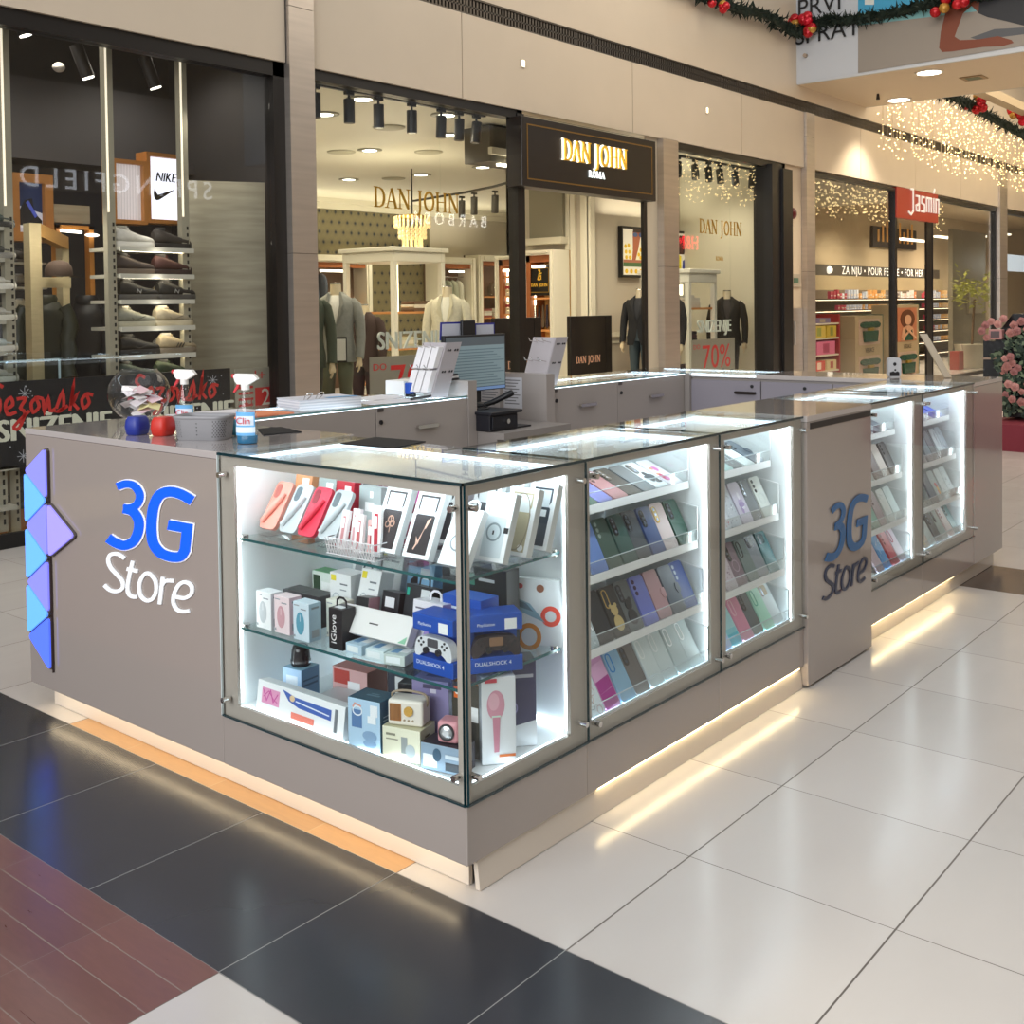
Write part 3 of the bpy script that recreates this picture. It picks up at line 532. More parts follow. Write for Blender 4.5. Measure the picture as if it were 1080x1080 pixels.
def mat_pad(label, pts):
    P_ = [at(u, v, 'z', H) for u, v in pts]; q = M().prism([(p.x, p.y) for p in P_], .004, lambda u, v, n: Vector((u, v, H+n)), 0, 0); single(q, 'counter_mat', mat('101114', .8), label, 'mat', 'black counter mats')
mat_pad('black rubber mat on the taupe counter behind the blue spray bottle', [(278, 459.5), (318, 456), (296, 451), (272, 453)]); mat_pad('black rubber mat on the corner case glass top', [(359, 468.5), (414, 473.5), (449, 466.5), (396, 462)])
# bowl, bottles, basket, cups
cx, cy = .42, 2.22; t = thing('glass_bowl', 'round clear glass bowl filled with folded paper slips', 'bowl', (cx, cy, H)); pr = []
for k in range(17): a = -1.35+k*(1.35+.95)/16; pr.append((.128*math.cos(a), .118+.12*math.sin(a)))
M().lathe(pr, (cx, cy, H), 36, cap=False).obj('bowl_glass', glass_mat((.97, .98, .98), 1.6), t); M().lathe([(pr[-1][0]-.003, pr[-1][1]), (pr[-1][0]+.003, pr[-1][1]+.002), (pr[-1][0]-.001, pr[-1][1]+.005)], (cx, cy, H), 36, cap=False).obj('rim', glass_mat((.85, .88, .88), 3), t)
rg = random.Random(4); M().lathe([(.04, .0), (.055, .002), (.03, .004)], (cx, cy, H), 24).obj('foot', glass_mat((.9, .93, .93), 2), t)
for k in range(16):
    a = rg.uniform(0, 6.28); r_ = rg.uniform(0, .055); q = M(); q.X = Matrix.Translation((cx+r_*math.cos(a), cy+r_*math.sin(a), H+.03+k*.0068)) @ Matrix.Rotation(rg.uniform(0, 3), 4, 'Z') @ Matrix.Rotation(rg.uniform(-.6, .6), 4, 'X')
    q.add([(-.045, -.03, 0), (0, -.03, .018), (.045, -.03, 0), (.045, .03, 0), (0, .03, .018), (-.045, .03, 0)], [(0, 1, 4, 5), (1, 2, 3, 4)])
    single(q, 'paper_slip', mat(['ece8e6', 'e3dcdf', 'e9c9cf', 'd8d8de', 'f0e6a8', 'c83a52'][k % 6 if k % 5 else 0], .7), 'folded paper slip inside the glass bowl', 'paper', 'folded paper slips in the glass bowl')
def cup(label, x, y, h, rz):
    t = thing('silicone_cup', label, 'cup', (x, y, H), rz, 'tapered silicone cups'); q = M(); rs = []
    for z, s_ in ((0, .030), (.004, .036), (.03, .041), (.055, .038), (.07, .030)): rs.append([Vector((px*s_/.04, py*s_/.04, z)) for px, py in rrect(.08, .07, .02, 4, -.04, -.035)])
    q.rings(rs); q.obj('cup_body', mat(h, .45), t, True); M().rings([[Vector((px*1.01, py*1.01, z)) for px, py in rrect(.079, .07, .02, 4, -.0395, -.035)] for z in (.024, .027)]).obj('cup_seam', mat(h, .7), t, True)
cup('dark blue tapered silicone cup in front of the glass bowl', .13, 1.77, '1c2f8c', .3); cup('red tapered silicone cup beside the dark blue one', .17, 1.66, 'c22a1c', .3)
def bottle(label, x, y, liq, rz=R(-60)):
    t = thing('spray_bottle', label, 'spray bottle', (x, y, H), rz, 'window cleaner spray bottles'); q = M(); body = []
    for z, a, b_, o in ((0, .036, .022, 0), (.006, .04, .026, 0), (.07, .039, .025, 0), (.11, .034, .023, -.002), (.15, .022, .018, -.004), (.17, .016, .016, -.004), (.19, .013, .013, -.004)): body.append([Vector((o+math.cos(i*math.pi/12)*a, math.sin(i*math.pi/12)*b_, z)) for i in range(24)])
    q.rings(body); q.obj('bottle_body', glass_mat((.96, .97, .97), 1.6), t, True)
    lq = M(); lq.rings([[v*.93+Vector((0, 0, .002)) for v in body[0]], [Vector((math.cos(i*math.pi/12)*.037, math.sin(i*math.pi/12)*.024, .006)) for i in range(24)], [Vector((math.cos(i*math.pi/12)*.037, math.sin(i*math.pi/12)*.024, .03)) for i in range(24)]]); lq.obj('liquid', mat(liq, .1, alpha=.75), t, True)
    lb = M(); lb.rings([[Vector((math.cos(a)*.0405, math.sin(a)*.0265, z)) for a in [R(-150)+i*R(120)/10 for i in range(11)]] for z in (.03, .112)], cap=False, close=False); lb.obj('label', mat('6db2e4', .3), t, True)
    lb = M(); lb.rings([[Vector((math.cos(a)*.041, math.sin(a)*.027, z)) for a in [R(-150)+i*R(120)/10 for i in range(11)]] for z in (.04, .06)], cap=False, close=False); lb.obj('label_band', mat('e4eef6', .3), t, True)
    lb = M(); lb.rings([[Vector((math.cos(a)*.0412, math.sin(a)*.0272, z)) for a in [R(-140)+i*R(100)/10 for i in range(11)]] for z in (.066, .098)], cap=False, close=False); lb.obj('label_band', mat('dfe9f4', .3), t, True)
    txt('Clin', .032, mat('c8102e', .4), t, lambda u, v, n: PM[t] @ Vector((u-.002, -.0275-n, .081+v)), n0=.001)
    q = M(); q.cyl((-.004, 0, .188), (-.004, 0, .208), .015, n=16); q.obj('collar', mat('eceae6', .4), t, True)
    q = M(); q.prism([(-.038, .218), (-.03, .208), (.01, .206), (.02, .212), (.045, .226), (.03, .243), (-.036, .245), (-.044, .235)], .022, lambda u, v, n: Vector((u, .011-n, v))); q.obj('spray_head', mat('f0eeea', .4), t, True, bevel=.003)
    M().prism([(-.03, .212), (-.022, .214), (-.028, .195), (-.042, .178), (-.048, .18), (-.036, .2)], .012, lambda u, v, n: Vector((u, .006-n, v))).obj('trigger', mat('c51722', .4), t, True, bevel=.002); M().cyl((-.044, 0, .236), (-.052, 0, .236), .008, n=10).obj('nozzle', mat('c51722', .4), t, True)
bottle('nearly empty spray bottle with red trigger behind the grey basket', .25, 1.63, '8a4a52'); bottle('spray bottle with blue liquid in front, beside the grey basket', .2, 1.19, '1c7fb0')
t = thing('storage_basket', 'small light grey perforated plastic basket on the counter', 'basket', (.2, 1.44, H), R(-62)); q = M(); gp = mat('8f8f92', .5); nb = 48
def bl(z, s_): return [Vector((x*s_, y*s_, z)) for x, y in rrect(.2, .13, .035, 5, -.1, -.065)]
q.rings([bl(0, .86), bl(.004, .9), bl(.078, .99)], cap=True); q.f.pop(); q.m.pop(); q.s.pop(); q.obj('basket_wall', gp, t, True); M().rings([bl(.076, 1.0), bl(.078, 1.03), bl(.088, 1.03), bl(.088, .98), bl(.076, .97)], cap=False).obj('rim', gp, t, True)
q = M(); L1 = bl(0, 1)
for k in range(9):
    z = .014+k*.0068
    for i in range(24):
        u = (i+(k % 2)*.5)/24; j = u*24; a = L1[int(j) % 24]; b_ = L1[(int(j)+1) % 24]; p = a.lerp(b_, j-int(j)); s_ = .9+.09*z/.078; d = Vector((p.x/.1, p.y/.065, 0)).normalized(); tdir = Vector((-d.y, d.x, 0)); c_ = Vector((p.x*s_, p.y*s_, z))+d*.0012
        q.add([c_+tdir*.0028, c_+Vector((0, 0, .0022)), c_-tdir*.0028, c_-Vector((0, 0, .0022))], [(0, 1, 2, 3)])
q.obj('perforations', mat('3b3b3e', .8), t, True, kind='stuff'); M().box(-.12+.02, -.0672, .052, -.06+.02, -.062, .068).obj('grip_hole', mat('2a2a2c', .8), t, True) if False else None
single(M().ball((.32, 1.42, H+.03), .03, 12, sc=(1.2, .8, 1)), 'blue_cap', mat('2a7a90', .4), 'teal rounded cap behind the grey basket', 'cap')
# white gadget and glitter strip at the far counter
p = at(940, 397.5, 'z', H); t = thing('baby_monitor', 'white upright gadget with black camera eyes and base on the far counter', 'gadget', p); M().prism(rrect(.13, .2, .03, 4, -.05, 0), .06, lambda u, v, n: p+Vector((u*.64, -u*.77, v+.0))*.6+Vector((-.77*n, -.64*n, 0))*.6).obj('casing', mat('b8b9bb', .4), t, bevel=.006)
fm = lambda u, v, n: p+Vector((u*.64, -u*.77, v))*.6+Vector((-.77*(n+.06), -.64*(n+.06), 0))*.6; M().prism(ellipse(.015, .135, .016, .018, 14), .004, fm).obj('camera_eye', dark, t); M().prism(ellipse(.02, .075, .01, .01, 12), .003, fm).obj('sensor_dot', dark, t); M().prism([(-.035, .012), (.06, .012), (.06, .05), (.04, .062), (.02, .05), (0, .062), (-.035, .052)], .004, fm).obj('speaker_patch', dark, t)
q = M(); A = at(1000, 398, 'z', H+.005); Bp = at(974, 352, 'x', A.x+.02); d = (Bp-A).normalized(); sd = Vector((.64, -.77, 0))*.022; nn = d.cross(sd).normalized()*.01
q.add([A-sd, A+sd, Bp+sd, Bp-sd, A-sd+nn, A+sd+nn, Bp+sd+nn, Bp-sd+nn], [(0, 1, 2, 3), (7, 6, 5, 4), (0, 4, 5, 1), (1, 5, 6, 2), (2, 6, 7, 3), (3, 7, 4, 0)]); t = thing('sparkle_strip', 'tilted clear strip of glittering stones leaning on the far counter', 'display strip', A); q.obj('strip_frame', mat('b3a48e', .3, .4), t)
rg = random.Random(3)
for k in range(60): w_ = rg.uniform(.03, .97); c_ = A.lerp(Bp, w_)+sd*rg.uniform(-.75, .75)+nn*1.2; M().ball(c_, .007, 6, sc=(1, 1, .6)).obj('stone', mat(['e8dfcd', 'c2b28e', 'fff4d4', 'a28a60'][k % 4], .15, .3), t)
# ---------------------------------------------------------------- phone cases
def pcase(label, loc, rz, tilt, col, cam='ring', cc='1d1f22', w_=.083, h=.17, deco=None, alpha=1, rough=.35, group='phone cases on the trays', lean=0, wallet=False):
    t = thing('phone_case', label, 'phone case', loc, rz, group, tilt); t.rotation_euler[1] = lean
    PM[t] = Matrix.Translation(Vector(loc)) @ (t.rotation_euler.to_matrix().to_4x4())
    F = lambda u, v, n: Vector((u, -n, v)); body = mat(col, rough, alpha=alpha)
    th = .018 if wallet else .011
    sh_ = M().prism(rrect(w_, h, .012, 3, -w_/2, 0), th, F, 0, -th/2).obj('case_shell', body, t, True, bevel=.002); cf = None
    y = th/2; dk = mat(cc, .25)
    if cam == 'ring': cf = M().prism(rrect(.026, .062, .012, 3, -w_/2+.006, h-.072), .002, F, 0, y).obj('camera_frame', dk, t, True)
    if cam == 'big': cf = M().prism(rrect(.05, .042, .01, 3, -w_/2+.006, h-.05), .002, F, 0, y).obj('camera_frame', dk, t, True)
    if cam == 'dots':
        for k in range(3): M().prism(ellipse(-w_/2+.017, h-.018-k*.02, .0075, .0075, 12), .002, F, 0, y).obj('lens_ring', dk, t, True)
    if cam == 'bar': M().prism(rrect(w_-.012, .02, .009, 3, -w_/2+.006, h-.04), .002, F, 0, y).obj('camera_frame', dk, t, True)
    if cam == 'loop': M().ribbon([(x, z) for x, z in rrect(.024, .06, .011, 4, -w_/2+.008, h-.07)], .004, .0015, F, 0, y, True).obj('camera_frame', dk, t, True)
    if cam in ('ring', 'big'):
        q = M()
        for k in range(3): q.prism(ellipse(-w_/2+.018, h-.022-k*(.018 if cam == 'ring' else .012), .006, .006, 10), .001, F, 0, y+.002)
        q.obj('lenses', mat('6d7480', .1, .5), cf, True)
    rg = random.Random(label)
    if deco:
        q = M(); kind, dc = deco[0], deco[1:]
        if kind == 'dots':
            for k in range(34): x = rg.uniform(-w_/2+.006, w_/2-.006); z = rg.uniform(.01, h-.02); r_ = rg.uniform(.0015, .0035); q.prism(ellipse(x, z, r_, r_, 6), .0004, F, k % len(dc), y)
        if kind == 'lines':
            for k in range(9): x = rg.uniform(-w_/2+.008, w_/2-.008); z = rg.uniform(.01, h-.03); q.ribbon([(x, z), (max(-w_/2+.004, min(w_/2-.004, x+rg.uniform(-.03, .03))), z+rg.uniform(.01, .03))], .0016, .0004, F, k % len(dc), y)
        if kind == 'blob':
            for k in range(7): x = rg.uniform(-w_/2+.02, w_/2-.02); z = rg.uniform(.02, h-.05); q.prism(ellipse(x, z, rg.uniform(.008, .018), rg.uniform(.008, .02), 9), .0003+.0001*k, F, k % len(dc), y)
        if kind == 'mag': q.ribbon(ellipse(0, h*.45, .022, .022, 22), .003, .0006, F, 0, y, True); q.ribbon([(0, h*.45-.034), (0, h*.45-.05)], .004, .0006, F, 0, y)
        if kind == 'tri':
            for a, b_, c_ in ((0, .05, .0), (.05, .09, .4), (.09, .14, .8)): q.prism([(-w_/2+.003, a), (w_/2-.003, a+.012), (w_/2-.003, b_+.01), (-w_/2+.003, b_)], .0003, F, int(c_*2.4) % len(dc), y)
        if kind == 'hex':
            for k in range(7): x = rg.uniform(-.02, .02); z = .015+k*.02; q.ribbon(ellipse(x, z, .014, .014, 6), .0016, .0004+.00005*k, F, k % len(dc), y, True)
        if kind == 'bear': q.prism(ellipse(0, .045, .024, .026, 18), .002, F, 0, y); q.prism(ellipse(0, .088, .018, .018, 18), .0022, F, 0, y); q.prism(ellipse(-.014, .104, .007, .007, 12), .002, F, 0, y); q.prism(ellipse(.014, .104, .007, .007, 12), .002, F, 0, y)
        if kind == 'border': q.ribbon(rrect(w_-.005, h-.005, .011, 4, -w_/2+.0025, .0025), .0035, .0014, F, 0, y, True)
        if kind == 'grad':
            for k in range(6): q.prism([(-w_/2+.003, k*.02+.004), (w_/2-.003, k*.02+.004), (w_/2-.003, k*.02+.024), (-w_/2+.003, k*.02+.024)], .0003, F, min(k, len(dc)-1), y)
        q.obj('printed_pattern', [mat(d, .35) for d in dc], sh_, True)
    if wallet: M().prism([(w_/2-.014, .065), (w_/2+.004, .065), (w_/2+.008, .082), (w_/2+.004, .1), (w_/2-.014, .1), (w_/2-.022, .082)], .003, F, 0, y).obj('magnetic_strap', body, t, True, bevel=.001)
    return t
acry = glass_mat((.97, .985, .985), 2.2)
def tray(case_label, x0, x1, yf, z, par):   # white shelf with clear lip and end plate, fixed in the case
    M().box(x0, yf, z-.016, x1, .47, z).obj('shelf_board', white_in, par); M().box(x0, yf-.003, z-.018, x1+.004, yf, z+.01).obj('shelf_lip', wh, par)
    M().box(x0, yf-.002, z+.01, x1, yf, z+.05).obj('clear_lip', acry, par); M().box(x0, yf-.0025, z+.049, x1, yf+.0005, z+.0512).obj('lip_edge', mat('dfe9ec', .2, alpha=.7), par); M().prism([(yf, z), (yf+.34, z), (yf+.34, z+.11), (yf+.12, z+.15), (yf, z+.13)], .003, lambda u, v, n: Vector((x1+n, u, v))).obj('end_plate', acry, par)
    M().ribbon([(yf, z), (yf, z+.13), (yf+.12, z+.15)], .006, .004, lambda u, v, n: Vector((x1+n, u, v))).obj('plate_edge', wh, par)
Zs = (.942, .728, .505, .298); YF = (.10, .065, .04, .02)
def rows(par, x0, xe, data, where, step=.089):
    for r_, (z, yf) in enumerate(zip(Zs, YF)):
        tray('', x0, xe, yf, z, par)
        for k, it in enumerate(data[r_]):
            nm, col, kw = it; n = len(data[r_]); kw = dict(kw); top = r_ == 0
            st = kw.pop('st', step); x = xe-.055-(n-1-k)*st; ti = R(-66) if top else R(-27 - (3 if r_ == 3 else 0))
            if not (x0+.03 < x): continue
            pcase('%s on the %s tray of the %s' % (nm, ('top', 'second', 'third', 'bottom')[r_], where), (x, yf+.012+(.004 if k % 2 else 0), z+.003), R(kw.pop('rz', 0)), ti, col, **kw)
rows(display_B, .6, 1.335, [
 [('teal green case', '2f6f66', dict(cam='')), ('lilac blue case', '7d86d6', dict(cam='')), ('dusty pink case', 'b98088', dict(cam='dots', cc='6a4a50')), ('black case', '16191f', dict()), ('slate grey case', '5e6b74', dict(cam='')), ('white case with black wave pattern', 'e4ecee', dict(deco=('blob', '22262a', '33383c'))), ('clear case with orange and pink flowers', 'e6e2ea', dict(cam='', deco=('blob', 'd9a27a', 'e07ac0', 'c02a60', 'e6a060')))],
 [('blue case', '5b79b4', dict()), ('moss green case', '2f4a40', dict(cam='dots', cc='8a9a94')), ('bottle green case', '254a44', dict()), ('charcoal case', '3b424a', dict()), ('navy blue case', '3b5080', dict()), ('cream marble case with gold camera frame', 'd8c6c4', dict(cc='c8a02c', cam='ring')), ('forest green case', '2c5448', dict(cc='12181a'))],
 [('white glitter flower case', 'b9c4c8', dict(cam='', deco=('dots', 'f4f8fa', '7e8c92', 'ffffff'))), ('plain black case', '22262c', dict(cam='dots', cc='50565c')), ('black case with gold trim and glitter bear', '2b2a2a', dict(cam='loop', cc='c8a868', deco=('bear', 'c4ac74'))), ('dark clear case with black bear', '5a6266', dict(deco=('bear', '1a1d22'), cc='30343a')), ('violet case', '6a74c4', dict(cam='dots', cc='3c2a4c')), ('pink wallet case', 'b89096', dict(cam='', wallet=True)), ('grey wallet case', '566270', dict(cam='', wallet=True)), ('deep blue case', '344c8c', dict(cam='dots', cc='aab8cc'))],
 [('white case with hexagon lines', 'dde6ea', dict(cam='', deco=('hex', 'c08a8a', '46586a', 'd0b0a0'))), ('magenta marble case', 'd79ac8', dict(cam='', deco=('tri', 'b02a90', 'e8b0d8', 'c860b0'))), ('sky blue case', '92bcd8', dict(cam='loop', cc='2a86d0')), ('smoky brown case', '75706e', dict(cc='4a4644')), ('milky clear case', 'd4dfdf', dict(cam='loop', cc='f4f8f8')), ('pale frosted case', 'ccd8d8', dict(cam='loop', cc='f2f6f6')), ('thin transparent case', 'dbe8e8', dict(cam='loop', cc='ffffff', alpha=.6)), ('transparent case with white strap', 'e2eeee', dict(cam='loop', cc='ffffff', alpha=.55))]], 'second case')
rows(display_C, 1.45, 1.99, [
 [('turquoise edged white case', '9ac4c4', dict(cam='')), ('dark grey ring case', '46545c', dict(cam='', deco=('mag', 'b0c0c4'))), ('white flat case', 'dfeaea', dict(cam='')), ('slate blue wallet case', '465868', dict(cam='dots', cc='1c2228', wallet=True))],
 [('white case with red dots', 'd8dce4', dict(cam='', deco=('dots', 'c84a58', 'b03a48'))), ('silver sequin case', 'c4cad2', dict(cam='', deco=('dots', '6c7480', 'ffffff', '8a94a0'))), ('lilac flower case', 'ccc6d8', dict(cam='', deco=('blob', '9a84b8', 'e8e4f0', 'b8a8cc'))), ('black window case', '4e565e', dict(cc='14181c')), ('white ring case', 'dce2de', dict(cam='dots', cc='2a3030', deco=('mag', 'c0ccc8')))],
 [('pale floral case', 'c8bcc4', dict(cam='', deco=('dots', '8a7080', 'a88a98'))), ('mauve ring case', '7c6674', dict(deco=('mag', 'b8a4b0'))), ('grey green case', '5c7070', dict(cam='loop', cc='10181a')), ('grey case', '76808a', dict(cam='big')), ('teal case', '2f7078', dict(cam='big', cc='204a50'))],
 [('blue violet glitter case', 'b4c4e4', dict(cam='', deco=('dots', '4a58c0', '8090e0'))), ('turquoise fade case', 'b4dce0', dict(cam='', deco=('grad', '30b0c8', '50bcd0', '84ccd8', 'a8d8dc'))), ('rose pink case', 'd88aa4', dict(cam='loop', cc='f0c4d0')), ('black clear case', '4c5254', dict(cc='1c2022')), ('mint green case', 'a4dcc4', dict(cam='loop', cc='6cb89c')), ('clear case with silver photo window', 'c8d4d8', dict(cam='big', cc='b8a88c'))]], 'third case')
rows(display_D, 2.85, 3.37, [
 [('grey flat case', '6c7880', dict(cam='')), ('dark slate case', '46505a', dict(cam=''))],
 [('brown dotted case', '6e5c5c', dict(cam='loop')), ('cream case', 'd8ccc4', dict(cam='')), ('dark taupe case', '4a4c4e', dict(cam='dots', cc='30302f'))],
 [('sage green case', '7ca494', dict(cam='')), ('old pink case', 'a08c90', dict(cam='dots', cc='7a5c66')), ('white printed case', 'd4d8d4', dict(cam='', deco=('lines', '8a9494'))), ('clear frosted case', 'd4e2e2', dict(cam=''))],
 [('pale pink case', 'd4bcc4', dict(cam='')), ('blue wave case', '5aa0dc', dict(cam='', deco=('lines', 'd0e8fa', 'ffffff'))), ('raspberry red case', 'c83848', dict(cam='dots', cc='7a1c2a')), ('lilac white case with pink ring', 'e0d0e0', dict(cam='loop', cc='c02a5c'))]], 'fourth case', .1)
rows(display_E, 3.53, 4.2, [
 [('white printed case', 'e4eaec', dict(cam='', deco=('lines', '404a54', '202830'))), ('deep blue flat case', '1c4ab8', dict(cam='')), ('royal blue flat case', '2458d0', dict(cam=''))],
 [('grey blue case', '5e707c', dict(cam='')), ('black edged case', '30383e', dict(cam='')), ('white case with dark drawings', 'ccd6dc', dict(cam='', deco=('lines', '22303c', '506478'))), ('silver case with ink strokes', 'b8c4cc', dict(cam='', deco=('lines', '1c2a38', '40586c'))), ],
 [('indigo case', '35455c', dict(cam='')), ('grey case with red and yellow patches', 'a4b0b0', dict(cam='', deco=('blob', 'c82a38', 'e0b030', 'c8d0d0'))), ('white lettered case', 'd8e0e0', dict(cam='', deco=('lines', '5c6870', 'a0a8b0'))), ('white dotted clear case', 'dce6e8', dict(cam='', deco=('dots', '606a74', '8c969c')))],
 [('floral peach case', 'd8c8bc', dict(cam='', deco=('blob', 'd88a70', 'a4b880', 'e8c870'))), ('frosted white case', 'd0dcdc', dict(cam='')), ('graphite case', '3c4248', dict(cam='ring')), ('sage case', '9aa8a0', dict(cam='ring')), ('blush case', 'd8c4c0', dict(cam='dots', cc='a0606a')), ('petrol teal case', '2f6c70', dict(cam='dots', cc='18383c'))]], 'fifth case', .098)
# ---------------------------------------------------------------- goods in the corner case
def carton(name, label, cat, loc, size, rz=-90, tilt=0, cols=('ffffff',)*3, prints=(), texts=(), group=None, hang=False, sides=(), tops=(), wrap=False):
    w_, d, h = size; t = thing(name, label, cat, loc, R(rz), group, R(tilt)); F = lambda u, v, n: Vector((u, -d/2-n, v)); FS = lambda u, v, n: Vector((w_/2+n, -d/2+u, v)); FL = lambda u, v, n: Vector((-w_/2-n, d/2-u, v)); FT = lambda u, v, n: Vector((u, -d/2+v, h+n))
    q = M(); mats = [mat(cols[0], .35), mat(cols[1] if len(cols) > 1 else cols[0], .35), mat(cols[2] if len(cols) > 2 else cols[0], .35)]
    q.add([(-w_/2, -d/2, 0), (w_/2, -d/2, 0), (w_/2, d/2, 0), (-w_/2, d/2, 0), (-w_/2, -d/2, h), (w_/2, -d/2, h), (w_/2, d/2, h), (-w_/2, d/2, h)], [(0, 1, 5, 4)], 0)
    b0 = len(q.v)-8; 
    for f_, mi in (((1, 2, 6, 5), 1), ((2, 3, 7, 6), 1), ((3, 0, 4, 7), 1), ((4, 5, 6, 7), 2), ((0, 3, 2, 1), 1)): q.f.append([b0+i for i in f_]); q.m.append(mi); q.s.append(False)
    ct = q.obj('carton', mats, t, True, bevel=.0012)
    def art(lst, FF, W, nm, off=0):
        if not lst: return
        cs = []; q = M()
        for k, it in enumerate(lst):
            c = it[0]; (cs.append(c) if c not in cs else None); mi = cs.index(c); n0 = .0005+k*.00025
            if it[1] == 'r': x0, z0, x1, z1 = it[2:6]; q.prism([(off+x0*W, z0*h), (off+x1*W, z0*h), (off+x1*W, z1*h), (off+x0*W, z1*h)], .0003, FF, mi, n0)
            if it[1] == 'e': x0, z0, rx, rz_ = it[2:6]; q.prism(ellipse(off+x0*W, z0*h, rx*W, rz_*h, 20), .0003, FF, mi, n0)
            if it[1] == 'o': x0, z0, rx, rz_, ww = it[2:7]; q.ribbon(ellipse(off+x0*W, z0*h, rx*W, rz_*h, 24), ww, .0003, FF, mi, n0, True)
            if it[1] == 'p': q.prism([(off+a*W, b_*h) for a, b_ in it[2]], .0003, FF, mi, n0)
            if it[1] == 'l': q.ribbon([(off+a*W, b_*h) for a, b_ in it[2]], it[3], .0003, FF, mi, n0)
        q.obj(nm, [mat(c, .35) for c in cs], ct, True)
    art(prints, F, w_, 'front_print', -w_/2); art(sides, FS, d, 'side_print'); 
    if tops:
        hh = h; q = M(); cs = []
        for k, it in enumerate(tops): (cs.append(it[0]) if it[0] not in cs else None); x0, z0, x1, z1 = it[2:6]; q.prism([(-w_/2+x0*w_, z0*d), (-w_/2+x1*w_, z0*d), (-w_/2+x1*w_, z1*d), (-w_/2+x0*w_, z1*d)], .0003, FT, cs.index(it[0]), .0005+k*.0002)
        q.obj('top_print', [mat(c, .35) for c in cs], ct, True)
    for s_, u, v, sz, c, rot in texts:
        a = R(rot); FF = lambda x, y, n: PM[t] @ F(u*w_-w_/2+x*math.cos(a)-y*math.sin(a), v*h+x*math.sin(a)+y*math.cos(a), n)
        txt(s_, sz, mat(c, .4), ct, FF, ext=.0004, n0=.0022)
    if hang: M().ribbon([(-.022, h), (-.02, h+.02), (-.008, h+.028), (.008, h+.028), (.02, h+.02), (.022, h)], .007, .001, lambda u, v, n: Vector((u, -n, v)), 0, 0).obj('hanging_tab', mats[0], t, True)
    return t
FLR, S1, S2 = .292, .851, .556
def acr(x, y, z, rz=-90):   # small clear easel under a leaning item
    q = M(); q.X = Matrix.Translation((x, y, z)) @ Matrix.Rotation(R(rz), 4, 'Z'); q.box(-.03, -.035, 0, .03, .03, .003); q.add([(-.03, -.035, .003), (.03, -.035, .003), (.03, -.042, .018), (-.03, -.042, .018)], [(0, 1, 2, 3)]); q.add([(-.03, .0, .003), (.03, .0, .003), (.03, .045, .075), (-.03, .045, .075)], [(0, 1, 2, 3)]); return q
def easel(x, y, z, lab, rz=-90): o = single(acr(x, y, z, rz), 'acrylic_easel', acry, lab, 'stand', 'clear acrylic easels in the corner case', (x, y, z)); return o
lips = []
for k, (col, nm, y, pr_, dk) in enumerate([('e89a8a', 'salmon pink', .965, 'c05a50', 'b06055'), ('c0c6c8', 'pale grey', .862, '6e7a80', '5c686e'), ('d8344c', 'strawberry red', .770, '9a1830', '8a1428'), ('b6bcbe', 'light grey', .672, '6c767a', '5a6468')]):
    easel(.125, y, S1, 'clear acrylic easel under the %s lip gloss phone case' % nm)
    t = thing('phone_case', nm + ' silicone phone case with a lip gloss pocket, leaning on its easel', 'phone case', (.105, y, S1+.02), R(-90), 'silicone phone cases with lip gloss pockets', R(-32)); F = lambda u, v, n: Vector((u, -n, v)); b_ = mat(col, .45)
    M().prism(rrect(.082, .168, .016, 4, -.041, 0), .014, F, 0, -.007).obj('case_shell', b_, t, True, bevel=.004); M().prism(rrect(.026, .05, .01, 3, -.033, .108), .001, F, 0, .0072).obj('camera_hole', mat(dk, .5), t, True)
    M().tube(smooth([(.022, -.011, .125), (.012, -.014, .1), (-.008, -.014, .062), (-.03, -.012, .02)], 5), [.0095]*4+[.011]*4+[.011]*4+[.009]*4, 10).obj('gloss_holder', b_, t, True)
    M().ribbon([(.004, .1), (-.014, .066), (-.036, .026)], .003, .001, F, 0, .0155).obj('holder_groove', mat(pr_, .5), t, True)
def tagp(x0, z0, x1, z1): return ('ffffff', 'r', x0, z0, x1, z1)
bx = dict(group='case cartons at the back of the upper glass shelf')
carton('gift_carton', 'orange carton with white price tag behind the salmon case', 'box', (.24, .955, S1), (.085, .03, .185), -90, -10, ('f0a878',), [tagp(.45, .78, .85, .93)], **bx)
carton('gift_carton', 'grey green carton with price tag behind the pale grey case', 'box', (.25, .845, S1), (.085, .03, .18), -90, -10, ('aebbb8',), [tagp(.45, .76, .85, .92)], **bx)
carton('gift_carton', 'red carton with price tag behind the strawberry case', 'box', (.24, .74, S1), (.085, .03, .18), -90, -8, ('c82838',), [tagp(.5, .76, .85, .92)], **bx)
carton('gift_carton', 'silver grey carton with two tags behind the light grey case', 'box', (.25, .615, S1), (.1, .04, .175), -90, -4, ('b8c2c2',), [tagp(.5, .8, .65, .92), tagp(.3, .55, .7, .72)], **bx)
for nm, c, y, x in (('grey framed', '8a9290', .80, .36), ('dark plum', '7a1848', .70, .36), ('bright pink', 'd858a8', .56, .33), ('magenta', 'b03890', .49, .36), ('dark brown', '4a3c3a', .43, .38)):
    pcase('%s phone case standing at the back of the upper glass shelf' % nm, (x, y, S1+.002), R(-90), R(-14), c, cam='loop', cc='e8d0dc', group='silicone phone cases with lip gloss pockets', h=.19, w_=.085)
